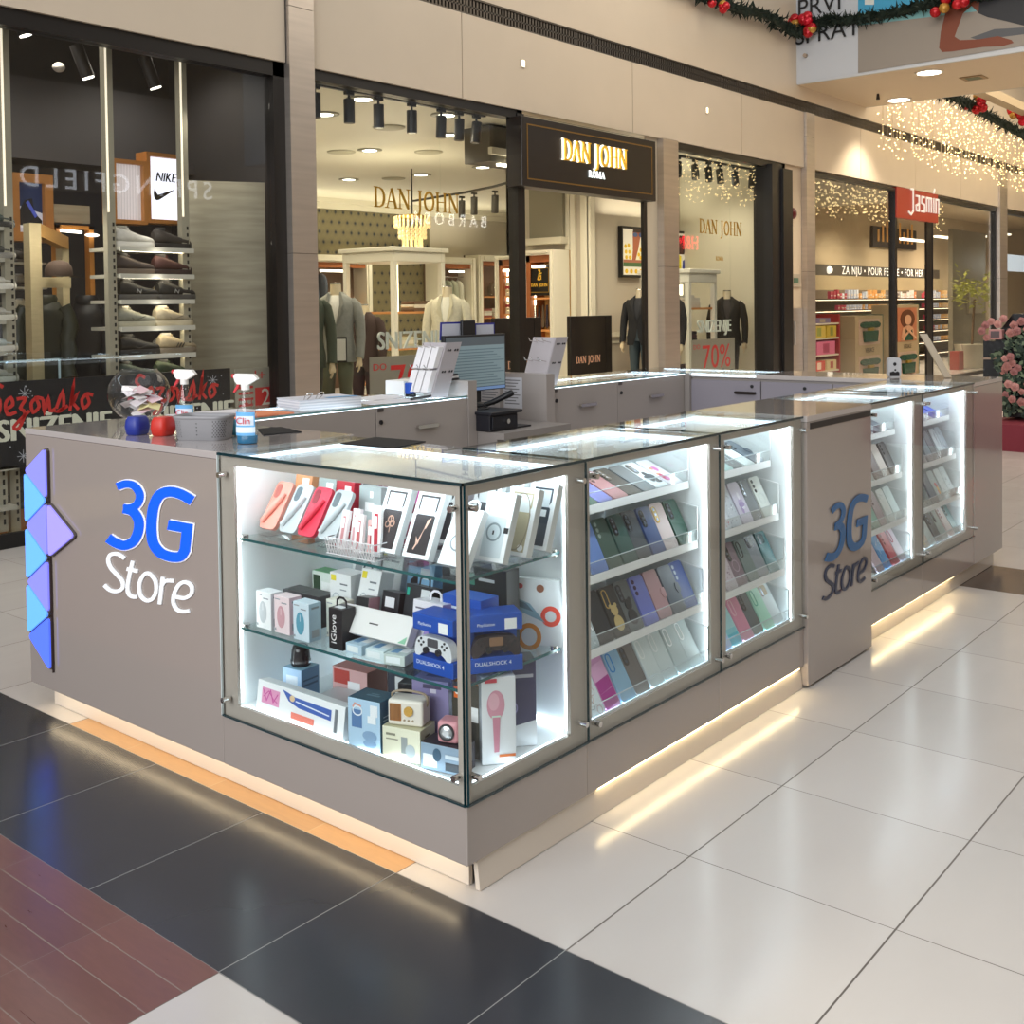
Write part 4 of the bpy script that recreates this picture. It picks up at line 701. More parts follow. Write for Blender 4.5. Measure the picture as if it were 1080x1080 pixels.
# clear basket of lip pencils and pouches
t = thing('wire_basket', 'clear woven basket holding pink cosmetic pouches', 'basket', (.12, .5, S1)); q = M(); bp_ = mat('e4e0e2', .2)
for k in range(18):
    u = k/17
    for s_ in (-1, 1): q.tube([(.05, .4+.2*u, S1+.002), (.045, .4+.2*(u+s_*.06), S1+.05)], .0014, 5)
for z in (.002, .026, .05): q.tube([(.048, .395, S1+z), (.048, .605, S1+z), (.19, .605, S1+z), (.19, .395, S1+z), (.048, .395, S1+z)], .002, 5)
q.obj('basket_weave', bp_, t)
for k, (y, c, c2, nm, h) in enumerate([(.585, 'e6dcdc', 'c88a8c', 'cream pouch with faint pink stripe', .12), (.55, 'efe4e4', 'd4a0a4', 'white pouch with rose edge', .125), (.51, 'eee8e8', 'c86a6c', 'white pouch with coral print', .115), (.468, 'f0b8b4', 'b03438', 'pink pouch with dark red strip', .1), (.43, 'f4f2f2', 'c03040', 'white pouch with red top', .15)]):
    carton('cosmetic_pouch', nm + ' in the clear basket', 'pouch', (.09+.018*(k % 2), y, S1+.006), (.036, .012, h), -90+k*4-8, -12+k*2, (c,), [(c2, 'r', .3, .1, .7, .85), tagp(.1, .55, .6, .8)], group='pouches in the clear basket')
for k in range(2): carton('cosmetic_pouch', ['pale carton of pads standing behind the basket', 'rose carton standing behind the basket'][k], 'pouch', (.24, .5-.07*k, S1), (.06, .025, .14), -90, -8, (['e8eaea', '8a2a48'][k],), [tagp(.2, .6, .8, .8)], group='pouches in the clear basket')
# black cases in white window cartons
def wincase(label, x, y, z, col, inner, art, tl=-24, rz=-90, h=.2, w_=.105, hang=True):
    easel(x+.02, y, z, 'clear acrylic easel under the ' + label.split(' in ')[0])
    return carton('boxed_phone_case', label, 'phone case box', (x, y, z+.018), (w_, .026, h), rz, tl, ('f0f3f3', 'd8dcdc', 'f4f6f6'), [(col, 'p', [(.14, .06), (.86, .06), (.86, .62), (.78, .66), (.86, .72), (.86, .93), (.14, .93), (.14, .72), (.22, .66), (.14, .62)]), (inner, 'r', .2, .64, .8, .9)] + art, hang=hang, group='boxed phone cases on the upper glass shelf')
wincase('black quilted case with rose gold clover emblem in a white carton', .1, .405, S1, '3a3436', 'dfe9ee', [('c9a08c', 'o', .5, .5, .1, .05, .004), ('c9a08c', 'o', .42, .42, .08, .045, .004), ('c9a08c', 'o', .6, .44, .08, .045, .004), ('c9a08c', 'l', [(.5, .55), (.56, .3)], .003)])
wincase('black case with rose gold handwriting in a white carton', .1, .27, S1, '2e2a2c', 'dfe9ee', [('e0b8a4', 'l', [(.35, .12), (.42, .2), (.38, .28), (.46, .22), (.52, .34), (.48, .3), (.56, .42), (.54, .38), (.64, .56), (.7, .58), (.6, .44)], .005)])
wincase('clear magnetic ring case in a white carton by the corner post', .09, .12, S1, 'dde6ea', 'eef4f6', [('8a949a', 'o', .5, .4, .26, .14, .005), ('22262a', 'r', .44, .42, .56, .46)], tl=-30, h=.17)
wincase('clear ring case with black tab in the right white carton', .2, .075, S1, 'cfd9dc', 'e6eef0', [('8a969a', 'o', .48, .42, .24, .12, .006), ('24282c', 'r', .44, .38, .5, .44), ('15181a', 'r', .82, .42, .98, .5)], tl=-20)
wincase('beige case in a tall white carton', .3, .07, S1, 'b3a98c', 'dfe4e2', [('f4f4f0', 'e', .72, .12, .1, .05), ('8a8270', 'o', .5, .5, .35, .42, .003)], tl=-20)
wincase('black case with white stickers in a white carton', .4, .075, S1, '3c4650', 'd4dce0', [('f0f4f6', 'r', .25, .3, .5, .4), ('f0f4f6', 'r', .45, .5, .75, .6)], tl=-20)
for k, (x, y) in enumerate([(.3, .36), (.36, .24), (.42, .2)]): wincase(['black case in a white carton behind the clover one', 'white carton with charcoal case in the second row', 'white carton at the back corner of the upper shelf'][k], x, y, S1, ['35383c', '50575c', 'c9d2d4'][k], 'e4ecee', [], tl=-12)
# middle shelf
G2 = 'cartons on the middle glass shelf'
def mouse(label, y, x, c, m_, sd): return carton('mouse_carton', label, 'box', (x+.025, y, S2), (.076, .05, .12), -90, 0, (c, sd, c), [(m_, 'e', .45, .45, .26, .3), (c, 'l', [(.45, .5), (.45, .68)], .0025), ('9aa2a8', 'r', .08, .9, .4, .93), ('8a9298', 'r', .5, .82, .85, .85), ('8a9298', 'r', .06, .07, .14, .13)], sides=[('a0a8ae', 'r', .2, .1, .8, .3), ('8a9298', 'r', .2, .85, .8, .9)], group=G2)
mouse('white mouse carton standing first on the middle shelf', .935, .06, 'f2f4f5', 'c6ccd0', 'dfe4e8'); mouse('pale pink mouse carton beside the white one', .842, .06, 'f0dcdf', 'd0a0a8', 'dcc0c8'); mouse('light blue mouse carton beside the pink one', .735, .05, 'd3e4ee', '5a9db4', 'a8c4d4')
mouse('cream mouse carton behind the light blue one', .67, .13, 'e2e3d8', 'c8cbb4', 'cdcfc2')
for nm, x, y, z, c in (('dark grey gadget carton behind the pink mouse carton', .2, .92, S2, '46474a'), ('black gadget carton behind the blue mouse carton', .2, .83, S2, '3c3c3f')): carton('gadget_carton', nm, 'box', (x, y, z), (.09, .07, .105), -90, 0, (c, '36373a', '4c4e50'), [('e8e8ea', 'r', .35, .3, .75, .7)], group=G2)
carton('gadget_carton', 'green topped gadget carton at the back of the middle shelf', 'box', (.36, .95, S2), (.12, .06, .13), -90, 0, ('dfe8e0', '3c5a40', '58a068'), [('2e4a34', 'r', .05, .1, .35, .9), ('f4f6f4', 'r', .4, .3, .8, .75)], group=G2)
carton('watch_carton', 'silver grey carton printed with a black ring, tilted at the back', 'box', (.4, .80, S2+.07), (.12, .05, .14), -90, -14, ('8e9396', '6c7174', '9a9fa2'), [('c6cbce', 'r', .3, .1, .9, .85), ('20242a', 'o', .55, .5, .18, .2, .008)], group=G2)
for nm, x, y, z, sz, tl in (('white carton with yellow sticker in the middle row', .25, .735, S2+.06, (.1, .07, .12), 0), ('tall white carton with yellow sticker at the back', .42, .70, S2+.07, (.11, .06, .16), -12), ('white tilted carton with grey print behind the black sleeve', .24, .62, S2+.06, (.09, .06, .14), -16)):
    carton('headphone_carton', nm, 'box', (x, y, z), sz, -90, tl, ('e6e9ea', 'ccd0d2', 'f0f2f3'), [('e0d028', 'r', .06, .78, .3, .94), ('a8b4bc', 'o', .3, .25, .18, .2, .003), ('6c747a', 'r', .5, .7, .85, .74), ('8c949a', 'r', .5, .55, .8, .58)], group=G2)
for nm, x, y, z, h in (('white support carton under the yellow stickered one', .3, .74, S2, .055), ('plain white support carton under the tilted carton', .27, .62, S2, .055), ('flat grey support carton at the back of the middle shelf', .42, .8, S2, .065), ('flat white support carton behind the tall carton', .43, .69, S2, .065)): carton('flat_carton', nm, 'box', (x, y, z), (.1, .09, h), -90, 0, ('dfe3e4',), [], group=G2)
carton('glove_carton', 'black sleeve carton with white lettering and flip lid', 'box', (.085, .582, S2), (.062, .055, .125), -90, 0, ('1a1b1e', '141517', '2a2b2e'), [], [('iGlove', .42, .5, .034, 'f2f2f2', 90)], tops=[('e8e8ea', 'r', .2, .2, .8, .6)], group=G2, hang=True)
carton('glove_carton', 'black pointed carton with a pink side behind the sleeve carton', 'box', (.16, .565, S2), (.05, .06, .14), -80, -10, ('18191c', 'c8909a', '1c1d20'), [], group=G2)
carton('earphone_carton', 'black carton with paper label and white logo loops', 'box', (.22, .50, S2+.03), (.075, .05, .125), -90, -10, ('232429', '17181b', '2c2d33'), [('e6e6ea', 'r', .2, .62, .75, .86), ('d8d8dc', 'o', .7, .32, .1, .06, .003), ('d8d8dc', 'o', .75, .14, .1, .06, .003)], group=G2)
carton('mouse_carton', 'large black gaming mouse carton with a green mark', 'box', (.23, .40, S2+.03), (.115, .045, .155), -92, -12, ('2a2c30', '1c2224', '34363a'), [('3a3d42', 'o', .5, .45, .22, .32, .002), ('28b49a', 'r', .06, .78, .16, .93), ('d8dcde', 'r', .6, .76, .92, .95), ('8a8e92', 'o', .3, .22, .05, .04, .002)], sides=[('2aa890', 'r', .2, .15, .35, .7)], group=G2, hang=True)
for nm, x, y, h in (('plain dark carton under the black logo carton', .23, .50, .028), ('plain dark carton under the gaming mouse carton', .24, .40, .028)): carton('flat_carton', nm, 'box', (x, y, S2), (.09, .07, h), -90, 0, ('3a3c40',), [], group=G2)
carton('phone_toy_carton', 'light blue carton with a black and violet picture at the back', 'box', (.40, .56, S2), (.12, .05, .2), -90, -12, ('8cbce0', '6a9cc4', 'a4cce8'), [('2a2428', 'p', [(.2, .1), (.55, .1), (.4, .85), (.15, .7)]), ('b89ad0', 'e', .3, .35, .14, .1), ('e8f0f4', 'r', .5, .75, .85, .92)], group=G2)
carton('earphone_carton', 'black hang tab carton at the back right of the middle shelf', 'box', (.42, .40, S2), (.1, .05, .21), -90, 0, ('3a3e44', '2c3034', '44484e'), [('ccd2d6', 'r', .1, .3, .6, .5)], group=G2, hang=True)
carton('sensor_carton', 'dark green black carton high at the back of the middle shelf', 'box', (.40, .24, S2), (.16, .06, .24), -90, 0, ('22282a', '1c2022', '30383a'), [('4a8a78', 'r', .05, .75, .2, .9), ('c8ccce', 'r', .3, .82, .7, .86)], group=G2)
carton('speaker_carton', 'long white carton leaning across the front of the middle shelf', 'box', (.10, .46, S2+.045), (.29, .03, .085), -88, -30, ('e2e0de', 'd0cecc', 'eceae8'), [('3c3c3c', 'r', .42, .45, .55, .5), ('d8a020', 'r', .04, .2, .06, .36), ('3a3a3a', 'r', .045, .45, .06, .8), ('8ac0a0', 'p', [(.88, .04), (.98, .04), (.98, .3)])], group=G2)
for k, y in enumerate((.505, .42, .345)): carton('clear_wallet', 'clear plastic packet lying under the long white carton', 'packet', (.11, y, S2), (.07, .1, .03), -90+k*7, 0, (['b8d2e2', 'd4e6ea', 'c2d0cc'][k],), [('e8f2f4', 'r', .1, .2, .8, .8)], tops=[('6a9ac4', 'r', .15, .2, .5, .6), ('f4fafa', 'r', .5, .3, .9, .9)], group='clear packets under the long white carton')
carton('pad_carton', 'white and violet controller carton with hang tab', 'box', (.19, .30, S2), (.12, .07, .165), -90, -6, ('e4e2ea', '9a88c0', 'f0eef4'), [('a08cc8', 'e', .75, .35, .35, .3), ('c8c0d8', 'e', .4, .25, .16, .14), ('6c6878', 'r', .1, .85, .45, .88)], group=G2, hang=True)
def padbox(label, x, y, z, rz, light):
    t = thing('controller_carton', label, 'box', (x, y, z), R(rz), 'blue game controller cartons'); bl_ = mat('1c4fae', .35)
    M().box(-.078, -.045, 0, .078, .045, .045).obj('carton_base', bl_, t, True, bevel=.002); M().box(-.078, -.045, .118, .078, .045, .165).obj('carton_top', bl_, t, True, bevel=.002); M().box(-.078, .02, .045, .078, .045, .118).obj('carton_back', mat('2a5cba', .35), t, True)
    F = lambda u, v, n: PM[t] @ Vector((u, -.0455-n, v)); txt('DUALSHOCK 4', .016, mat('e6eefa', .4), t, F, -.01, .026, ext=.0004); txt('PlayStation', .012, mat('e6eefa', .4), t, F, -.03, .138, ext=.0004); M().box(.025, -.0468, .122, .06, -.0458, .152).obj('price_label', wh, t, True)
    c = mat('d8dde2' if light else '3a3234', .35); q = M(); G = lambda u, v, n: Vector((u, -.03-n, v)); out = smooth([(-.05, .1), (0, .104), (.05, .1), (.066, .085), (.072, .055), (.06, .038), (.048, .05), (.03, .06), (0, .062), (-.03, .06), (-.048, .05), (-.06, .038), (-.072, .055), (-.066, .085)], 3, True)
    q.prism(out[::-1], .028, G, 0, -.014); g = q.obj('game_controller', c, t, True, bevel=.006, seg=3); dk = mat('24262b', .4); M().prism(rrect(.04, .024, .003, 2, -.02, .076), .002, G, 0, .0145).obj('touch_pad', mat('4a4c52' if light else '8a6a50', .4), g, True)
    for sx in (-1, 1):
        M().cyl(G(sx*.024, .066, .012), G(sx*.024, .066, .022), .0095, n=16).obj('thumb_stick', dk, g, True)
        for a in range(4): M().cyl(G(sx*.045+.009*math.cos(a*math.pi/2), .086+.009*math.sin(a*math.pi/2), .013), G(sx*.045+.009*math.cos(a*math.pi/2), .086+.009*math.sin(a*math.pi/2), .0165), .0035, n=10).obj('button', dk, g, True)
    return t
padbox('blue carton showing a white game controller behind the left glass', .12, .19, S2, -90, True); padbox('blue carton showing a dark game controller seen through the right glass', .225, .095, S2, -35, False)
carton('controller_carton', 'second blue controller carton standing behind the white one', 'box', (.25, .2, S2), (.15, .08, .19), -90, 0, ('1c4fae', '1c4fae', '2a64c8'), [('e6eefa', 'r', .1, .8, .4, .84), ('d0d8e0', 'e', .5, .45, .35, .2)], group='blue game controller cartons')
carton('tablet_carton', 'large white tablet carton with red and orange rings at the back', 'box', (.465, .16, S2), (.25, .035, .2), -70, -6, ('dfe5e8', 'eef2f4', 'f2f5f6'), [('e8503c', 'o', .82, .45, .1, .12, .014), ('d88a30', 'o', .55, .12, .13, .17, .014), ('88acbe', 'p', [(.22, .75), (.55, .62), (.75, .35), (.4, .5)]), ('5a7684', 'p', [(.3, .7), (.5, .62), (.6, .5), (.42, .56)]), ('2a2e34', 'r', .02, .3, .14, .72), ('b8d8e4', 'r', .035, .34, .125, .68), ('c03838', 'e', .42, .88, .035, .04), ('8a5030', 'e', .68, .86, .05, .06), ('3c8ab4', 'p', [(.05, .85), (.12, .95), (.12, .8)])], group=G2)
carton('router_carton', 'small white carton with grey dots beside the tablet carton', 'box', (.42, .30, S2), (.1, .06, .2), -90, 0, ('e8ecee', 'e0e4e6', 'f0f2f4'), [('8a9298', 'e', .5, .7, .1, .06), ('8a9298', 'e', .5, .5, .1, .06)], group=G2)
# bottom of the case
G3 = 'cartons on the floor of the corner case'
carton('curler_carton', 'long white hair curler carton with pink and blue print', 'box', (.055, .74, FLR), (.42, .045, .098), -90, -8, ('f2f6f8', 'e2e8ea', 'eef2f4'), [('e4a0c4', 'r', .06, .3, .27, .8), ('c8509a', 'l', [(.07, .75), (.12, .4), (.16, .75), (.2, .4), (.25, .7)], .004), ('c8509a', 'l', [(.08, .5), (.14, .72), (.2, .5), (.25, .42)], .003), ('4668b8', 'p', [(.3, .92), (.45, .8), (.86, .78), (.86, .45), (.5, .5), (.38, .62)]), ('e8f0f8', 'l', [(.46, .68), (.84, .58)], .004), ('e4c8a0', 'e', .42, .73, .03, .1), ('f08878', 'r', .42, .12, .68, .32), ('7a8288', 'r', .9, .15, .93, .85)], group=G3)
carton('speaker_carton', 'blue carton carrying a small black speaker', 'box', (.19, .91, FLR), (.085, .085, .115), -84, 0, ('a8c8e8', '6090b8', '88b4cc'), [('dce8f4', 'r', .2, .35, .8, .8)], sides=[('3c6484', 'r', .1, .5, .9, .56), ('3c6484', 'r', .1, .65, .9, .7)], group=G3)
t = thing('mini_speaker', 'black dome shaped mini speaker on top of the blue carton', 'speaker', (.19, .91, FLR+.1165)); M().lathe([(.03, 0), (.033, .003), (.0335, .012), (.030, .05), (.025, .066), (.018, .07)], (.19, .91, FLR+.1165), 24).obj('speaker_body', mat('17181b', .12), t); M().lathe([(.0342, .012), (.0345, .016), (.0338, .02)], (.19, .91, FLR+.1165), 24, cap=False).obj('base_ring', mat('7a7c80', .2, .8), t)
carton('toy_carton', 'red and brown printed carton at the back left of the case floor', 'box', (.28, .72, FLR), (.15, .1, .13), -84, 0, ('c8a0a0', '8a5a50', 'b06a64'), [('a84038', 'r', .05, .6, .5, .95), ('e0e2e6', 'r', .45, .35, .8, .7), ('4a6ab0', 'r', .05, .1, .6, .22)], group=G3)
carton('flat_case', 'flat grey hard case behind the hair curler carton', 'box', (.17, .66, FLR), (.2, .12, .04), -80, 0, ('a6a8ac', '94969a', 'b4b6ba'), [], group=G3); carton('flat_case', 'second flat grey case stacked on the first one', 'box', (.17, .655, FLR+.041), (.19, .11, .03), -83, 0, ('aeb0b4', '9c9ea2', 'bcbec2'), [], group=G3)
carton('plain_carton', 'plain white carton at the back of the case floor', 'box', (.42, .62, FLR), (.16, .1, .17), -90, 0, ('e6ecee', 'dde3e5', 'f2f4f4'), [], group=G3)
carton('speaker_carton', 'navy carton with a paper label and hang tab', 'box', (.31, .53, FLR), (.085, .09, .16), -90, 0, ('343c48', '20262e', '2c343c'), [('d8dcde', 'r', .4, .35, .9, .85), ('7a2430', 'r', .4, .05, .9, .28)], group=G3, hang=True)
carton('headset_carton', 'large black shrink wrapped carton with a white label', 'box', (.28, .39, FLR), (.16, .16, .16), -70, 0, ('1e2226', '14171a', '2a3034'), [('d4d8da', 'r', .6, .25, .8, .8)], group=G3)
carton('speaker_carton', 'blue and white portable speaker carton in the front row', 'box', (.075, .44, FLR), (.118, .09, .15), -80, 0, ('b4d4ec', '24506e', '2c5468'), [('5a80b0', 'r', .12, .42, .44, .78), ('e8f0f8', 'o', .3, .76, .14, .09, .004), ('e0a090', 'l', [(.16, .82), (.22, .9), (.42, .86)], .005), ('eef4f8', 'r', .7, .7, .93, .92), ('eef4f8', 'r', .62, .55, .88, .7), ('88a8c8', 'e', .68, .3, .22, .1), ('88a8c8', 'e', .68, .15, .2, .08)], sides=[('9ab4c8', 'r', .15, .25+.07*k, .85, .27+.07*k) for k in range(7)], tops=[('6a8a9a', 'r', .35, .4, .75, .5), ('6a8a9a', 'r', .42, .55, .66, .62)], group=G3)
carton('radio_carton', 'cream carton below the retro radio', 'box', (.085, .30, FLR), (.125, .09, .095), -75, 0, ('e8e8d0', 'd8d8bc', 'c8c4a4'), [('98a0a0', 'r', .5, .25, .66, .75), ('b8c4c8', 'e', .74, .35, .13, .2), ('8a8a78', 'r', .1, .75, .35, .82), ('9a9a88', 'r', .1, .62, .42, .66)], sides=[('6a6a5a', 'r', .3, .7, .6, .76), ('4a4a40', 'r', .5, .2, .85, .26)], group=G3)
t = thing('retro_radio', 'small cream retro radio with copper grille on the cream carton', 'radio', (.088, .30, FLR+.0965), R(-68)); cr = mat('e6e1d6', .35)
M().box(-.055, -.032, 0, .055, .032, .075).obj('radio_body', cr, t, True, bevel=.008, seg=3); q = M().prism(rrect(.036, .05, .002, 2, -.048, .014), .001, lambda u, v, n: Vector((u, -.0325-n, v)), 0); q.obj('speaker_grille', mat('b07a48', .35, .4), t, True)
q = M()
for k in range(9): q.ribbon([(-.046+k*.0038, .016), (-.046+k*.0038, .062)], .001, .0006, lambda u, v, n: Vector((u, -.0337-n, v)))
q.obj('grille_slats', mat('6a4424', .4), t, True); M().cyl((.012, -.032, .045), (.012, -.038, .045), .014, n=20).obj('tuning_dial', mat('c8a050', .25, .8), t, True)
for k in range(3): M().cyl((-.002+k*.013, -.032, .018), (-.002+k*.013, -.035, .018), .003, n=10).obj('knob', mat('9a8a70', .3), t, True)
M().tube(smooth([(-.052, .0, .07), (-.05, -.005, .085), (-.02, -.004, .094), (.02, .0, .092), (.05, .006, .082), (.056, .004, .06), (.052, .0, .05)], 4), .0035).obj('strap_handle', mat('9c8c78', .5), t, True)
carton('speaker_carton', 'lavender printed carton behind the retro radio', 'box', (.2, .295, FLR), (.12, .09, .205), -72, 0, ('9088b4', '8a84b8', '9a92b8'), [('4a4464', 'r', .3, .88, .8, .94), ('d8d4e4', 'r', .5, .82, .66, .88)], sides=[('4a4464', 'r', .2, .85, .8, .89)]+[('55507a', 'e', .3, .7-.12*k, .07, .03) for k in range(5)]+[('c4c0dc', 'e', .6, .64-.12*k, .1, .03) for k in range(4)], tops=[('4a4464', 'r', .25, .35, .75, .6)], group=G3)
carton('speaker_carton', 'dark carton with orange top and badge near the corner', 'box', (.22, .165, FLR), (.1, .08, .215), -85, 0, ('44443c', '3a3a34', 'c88848'), [('e8702c', 'r', .08, .78, .35, .94), ('f4f0e8', 'e', .2, .86, .08, .03), ('2a2c28', 'e', .5, .35, .38, .28), ('e4e8e8', 'r', .7, .5, .95, .7)], group=G3)
carton('speaker_carton', 'black and silver speaker carton under the pink speaker', 'box', (.095, .155, FLR), (.135, .075, .075), -78, 0, ('8ea4b8', '2a2834', '2c2a32'), [('e8eef2', 'r', .06, .12, .4, .6), ('3c5a70', 'e', .4, .62, .1, .25), ('303840', 'r', .6, .1, .95, .4), ('c8d4dc', 'r', .6, .55, .95, .7)], group=G3)
t = thing('cube_speaker', 'small pink cube speaker with round silver driver', 'speaker', (.105, .15, FLR+.0765), R(-70)); M().box(-.032, -.03, 0, .032, .03, .062).obj('speaker_body', mat('d898a0', .3), t, True, bevel=.01, seg=3); M().cyl((-.002, -.03, .032), (-.002, -.034, .032), .024, n=24).obj('driver_ring', mat('26262a', .3), t, True); M().cyl((-.002, -.034, .032), (-.002, -.038, .032), .018, .01, n=24).obj('driver_cone', mat('c8ccd0', .25, .7), t, True)
carton('microphone_carton', 'white carton with a pink karaoke microphone and orange stripe', 'box', (.225, .085, FLR), (.1, .075, .25), -38, 0, ('e6eaee', '9ea8b0', 'dfe4e8'), [('d89aac', 'e', .42, .68, .26, .17), ('e6b4c2', 'e', .36, .72, .16, .1), ('d0e8dc', 'r', .3, .52, .56, .56), ('d08ca0', 'p', [(.32, .54), (.54, .54), (.5, .14), (.36, .14)]), ('e07838', 'r', .5, .08, .98, .11), ('d04858', 'r', .1, .94, .45, .985)], sides=[('bcc8cc', 'l', [(.1, .3), (.6, .9)], .006), ('dfe8ea', 'l', [(.3, .2), (.9, .85)], .006), ('d08a70', 'e', .3, .5, .1, .02), ('cfd8dc', 'l', [(.1, .6), (.5, .95)], .004), ('4a88b8', 'e', .7, .12, .06, .015)], group=G3)
carton('lamp_carton', 'tall violet and grey carton with round glowing pictures', 'box', (.37, .115, FLR), (.085, .08, .255), -40, 0, ('4a4868', '5a5488', '5c5a5e'), [('e4e8ec', 'p', [(0, 0), (1, 0), (1, .3), (0, .22)]), ('9a94c8', 'o', .2, .45, .12, .06, .004), ('c8c8d4', 'r', .2, .8, .9, .84)], sides=[('e4e8ec', 'p', [(0, 0), (1, 0), (1, .38), (0, .3)]), ('8a6aa8', 'e', .35, .5, .28, .1), ('7c90cc', 'e', .85, .55, .15, .1), ('a898d0', 'r', .2, .8, .7, .82), ('9a84c0', 'r', .3, .7, .8, .72)], group=G3)
# goods under the glass tops
def clear_bag(label, x, y, z, c, sc):
    rg = random.Random(label); q = M(); rs = []
    for zz, k in ((0, .8), (.25, 1), (.55, .95), (.8, .6), (1, .75)): rs.append([Vector((math.cos(a)*sc[0]*k*rg.uniform(.85, 1.1), math.sin(a)*sc[1]*k*rg.uniform(.85, 1.1), zz*sc[2])) for a in [i*math.pi/7 for i in range(14)]])
    q.rings(rs); q.v = [v+Vector((x, y, z)) for v in q.v]; return single(q, 'plastic_bag', c, label, 'bag', 'packets under the glass tops')
for par, x0, x1 in ((display_B, .6, 1.33), (display_C, 1.45, 2.0), (display_D, 2.85, 3.37), (display_E, 3.53, 4.2)): M().box(x0, .27, 1.033, x1, .47, 1.038).obj('upper_glass_tray', acry, par)
cb1, cb2 = mat('d0d6d6', .15, alpha=.8), mat('8c7c84', .3)
clear_bag('crumpled silver packet under the second glass top, first from the corner', .78, .38, 1.0385, cb1, (.05, .04, .035)); clear_bag('clear lumpy packet in the middle under the second glass top', .98, .38, 1.0385, mat('c4cccc', .12, alpha=.75), (.06, .045, .045)); clear_bag('white crumpled packet at the right under the second glass top', 1.2, .37, 1.0385, mat('e0e4e2', .2, alpha=.85), (.06, .045, .04))
clear_bag('small clear packet under the third glass top', 1.75, .37, 1.0385, cb1, (.05, .04, .035)); clear_bag('small brown chain heap under the fourth glass top', 3.1, .37, 1.0385, cb2, (.06, .03, .015)); clear_bag('dark bead heap under the fifth glass top', 3.85, .37, 1.0385, mat('6c6470', .2), (.09, .04, .025))
# ---------------------------------------------------------------- shops behind the windows: shells
def wallbox(n, mb, mt): return mb.obj(n, mt, kind='structure')
charc = mat('3c3b3e', .6, noise=.08, nscale=2); charc2 = mat('2c2b2d', .6); conc = mat('aea690', .7, noise=.22, nscale=2.2, bump=.1, tex='grain'); cream = mat('d8d2bf', .5); greige = mat('bdb5a6', .55)
wallbox('wall_shoe_shop_back', M().box(-6, 7.3, 0, 3.95, 7.4, 4.4), charc2); wallbox('wall_shoe_shop_side', M().box(3.95, 5.5, 0, 4.0, 7.4, 4.4), charc2)
wallbox('ceiling_shoe_shop', M().box(-6, 5.5, 4.3, 3.95, 7.4, 4.4), charc); wallbox('wall_shoe_shop_bulkhead', M().box(-6, 6.9, 2.86, 3.95, 7.3, 2.95).box(-6, 7.2, 2.95, 3.95, 7.29, 3.6), charc)
q = M(); a = Vector((3.30, 6.07, 0)); b = Vector((3.87, 5.76, 0)); n = Vector((.34, .63, 0)).normalized()*.08
q.add([a, b, b+n, a+n, a+Vector((0, 0, 2.69)), b+Vector((0, 0, 2.69)), b+n+Vector((0, 0, 2.69)), a+n+Vector((0, 0, 2.69))], [(0, 3, 2, 1), (4, 5, 6, 7), (0, 1, 5, 4), (1, 2, 6, 5), (2, 3, 7, 6), (3, 0, 4, 7)])
single(q, 'concrete_panel', conc, 'tall board marked concrete panel at the right of the shoe shop window', 'panel')
# menswear shop shell
def diamond_wall():
    m, nt, b = node_mat('patterned_wallpaper', .5); N = nt.nodes.new; L = nt.links.new; g = N('ShaderNodeNewGeometry'); s = N('ShaderNodeSeparateXYZ'); L(g.outputs['Position'], s.inputs[0])
    def mt(op, a, c=None):
        n = N('ShaderNodeMath'); n.operation = op
        for i, q in enumerate((a, c)):
            if q is None: continue
            if isinstance(q, (int, float)): n.inputs[i].default_value = q
            else: L(q, n.inputs[i])
        return n.outputs[0]
    zz = mt('DIVIDE', s.outputs[2], .2); row = mt('FLOOR', zz); xx = mt('ADD', mt('DIVIDE', mt('ADD', s.outputs[0], s.outputs[1]), .21), mt('MULTIPLY', mt('FLOORED_MODULO', row, 2), .5))
    fx = mt('ABSOLUTE', mt('SUBTRACT', mt('FRACT', xx), .5)); fz = mt('ABSOLUTE', mt('SUBTRACT', mt('FRACT', zz), .5)); d = mt('ADD', mt('MULTIPLY', fx, 1.1), mt('MULTIPLY', fz, .95))
    r = N('ShaderNodeValToRGB'); r.color_ramp.interpolation = 'CONSTANT'; E_ = r.color_ramp.elements; E_[0].position = 0; E_[0].color = (*lin('1c2430'), 1); E_[1].position = .2; E_[1].color = (*lin('7d7454'), 1)
    for p, c in ((.3, '3e3c34'), (.36, '8a8060'), (.5, '3c392f'), (.56, '7d7454')): e = E_.new(p); e.color = (*lin(c), 1)
    L(d, r.inputs[0]); L(r.outputs[0], b.inputs['Base Color']); return m
wallbox('wall_menswear_back', M().box(4.0, 14.7, 0, 15.3, 14.8, 3.8), diamond_wall()); wallbox('wall_menswear_back_grey', M().box(15.3, 14.7, 0, 22, 14.8, 3.8), greige)
wallbox('wall_menswear_left', M().box(4.0, 5.5, 0, 4.06, 14.7, 3.8), greige); wallbox('ceiling_menswear', M().box(4.06, 5.48, 3.75, 22, 14.7, 3.85), cream)
wallbox('wall_menswear_partition', M().box(11.3, 7.6, 0, 13.98, 9.2, 3.75).box(11.3, 9.1, 0, 22, 9.2, 3.75), greige); wallbox('wall_menswear_side', M().box(13.9, 5.5, 0, 13.98, 7.6, 3.75), cream)
wallbox('trim_6', M().box(4.06, 14.6, 3.55, 22, 14.7, 3.75).box(4.06, 14.5, 3.66, 22, 14.6, 3.75), cream)
wallbox('trim_7', M().box(11.34, 7.545, 1.1, 13.9, 7.6, 1.16).box(11.34, 7.57, 1.0, 13.9, 7.6, 1.03), cream)
q = M()
for y0, d in ((7.95, .03), (7.84, .05), (7.66, .035), (7.58, .06)): q.box(11.3-d, y0, 0, 11.3, y0+.08, 3.6)
q.box(11.24, 7.54, 0, 11.36, 7.6, 3.6); wallbox('trim_8', q, mat('e0dbc9', .5))
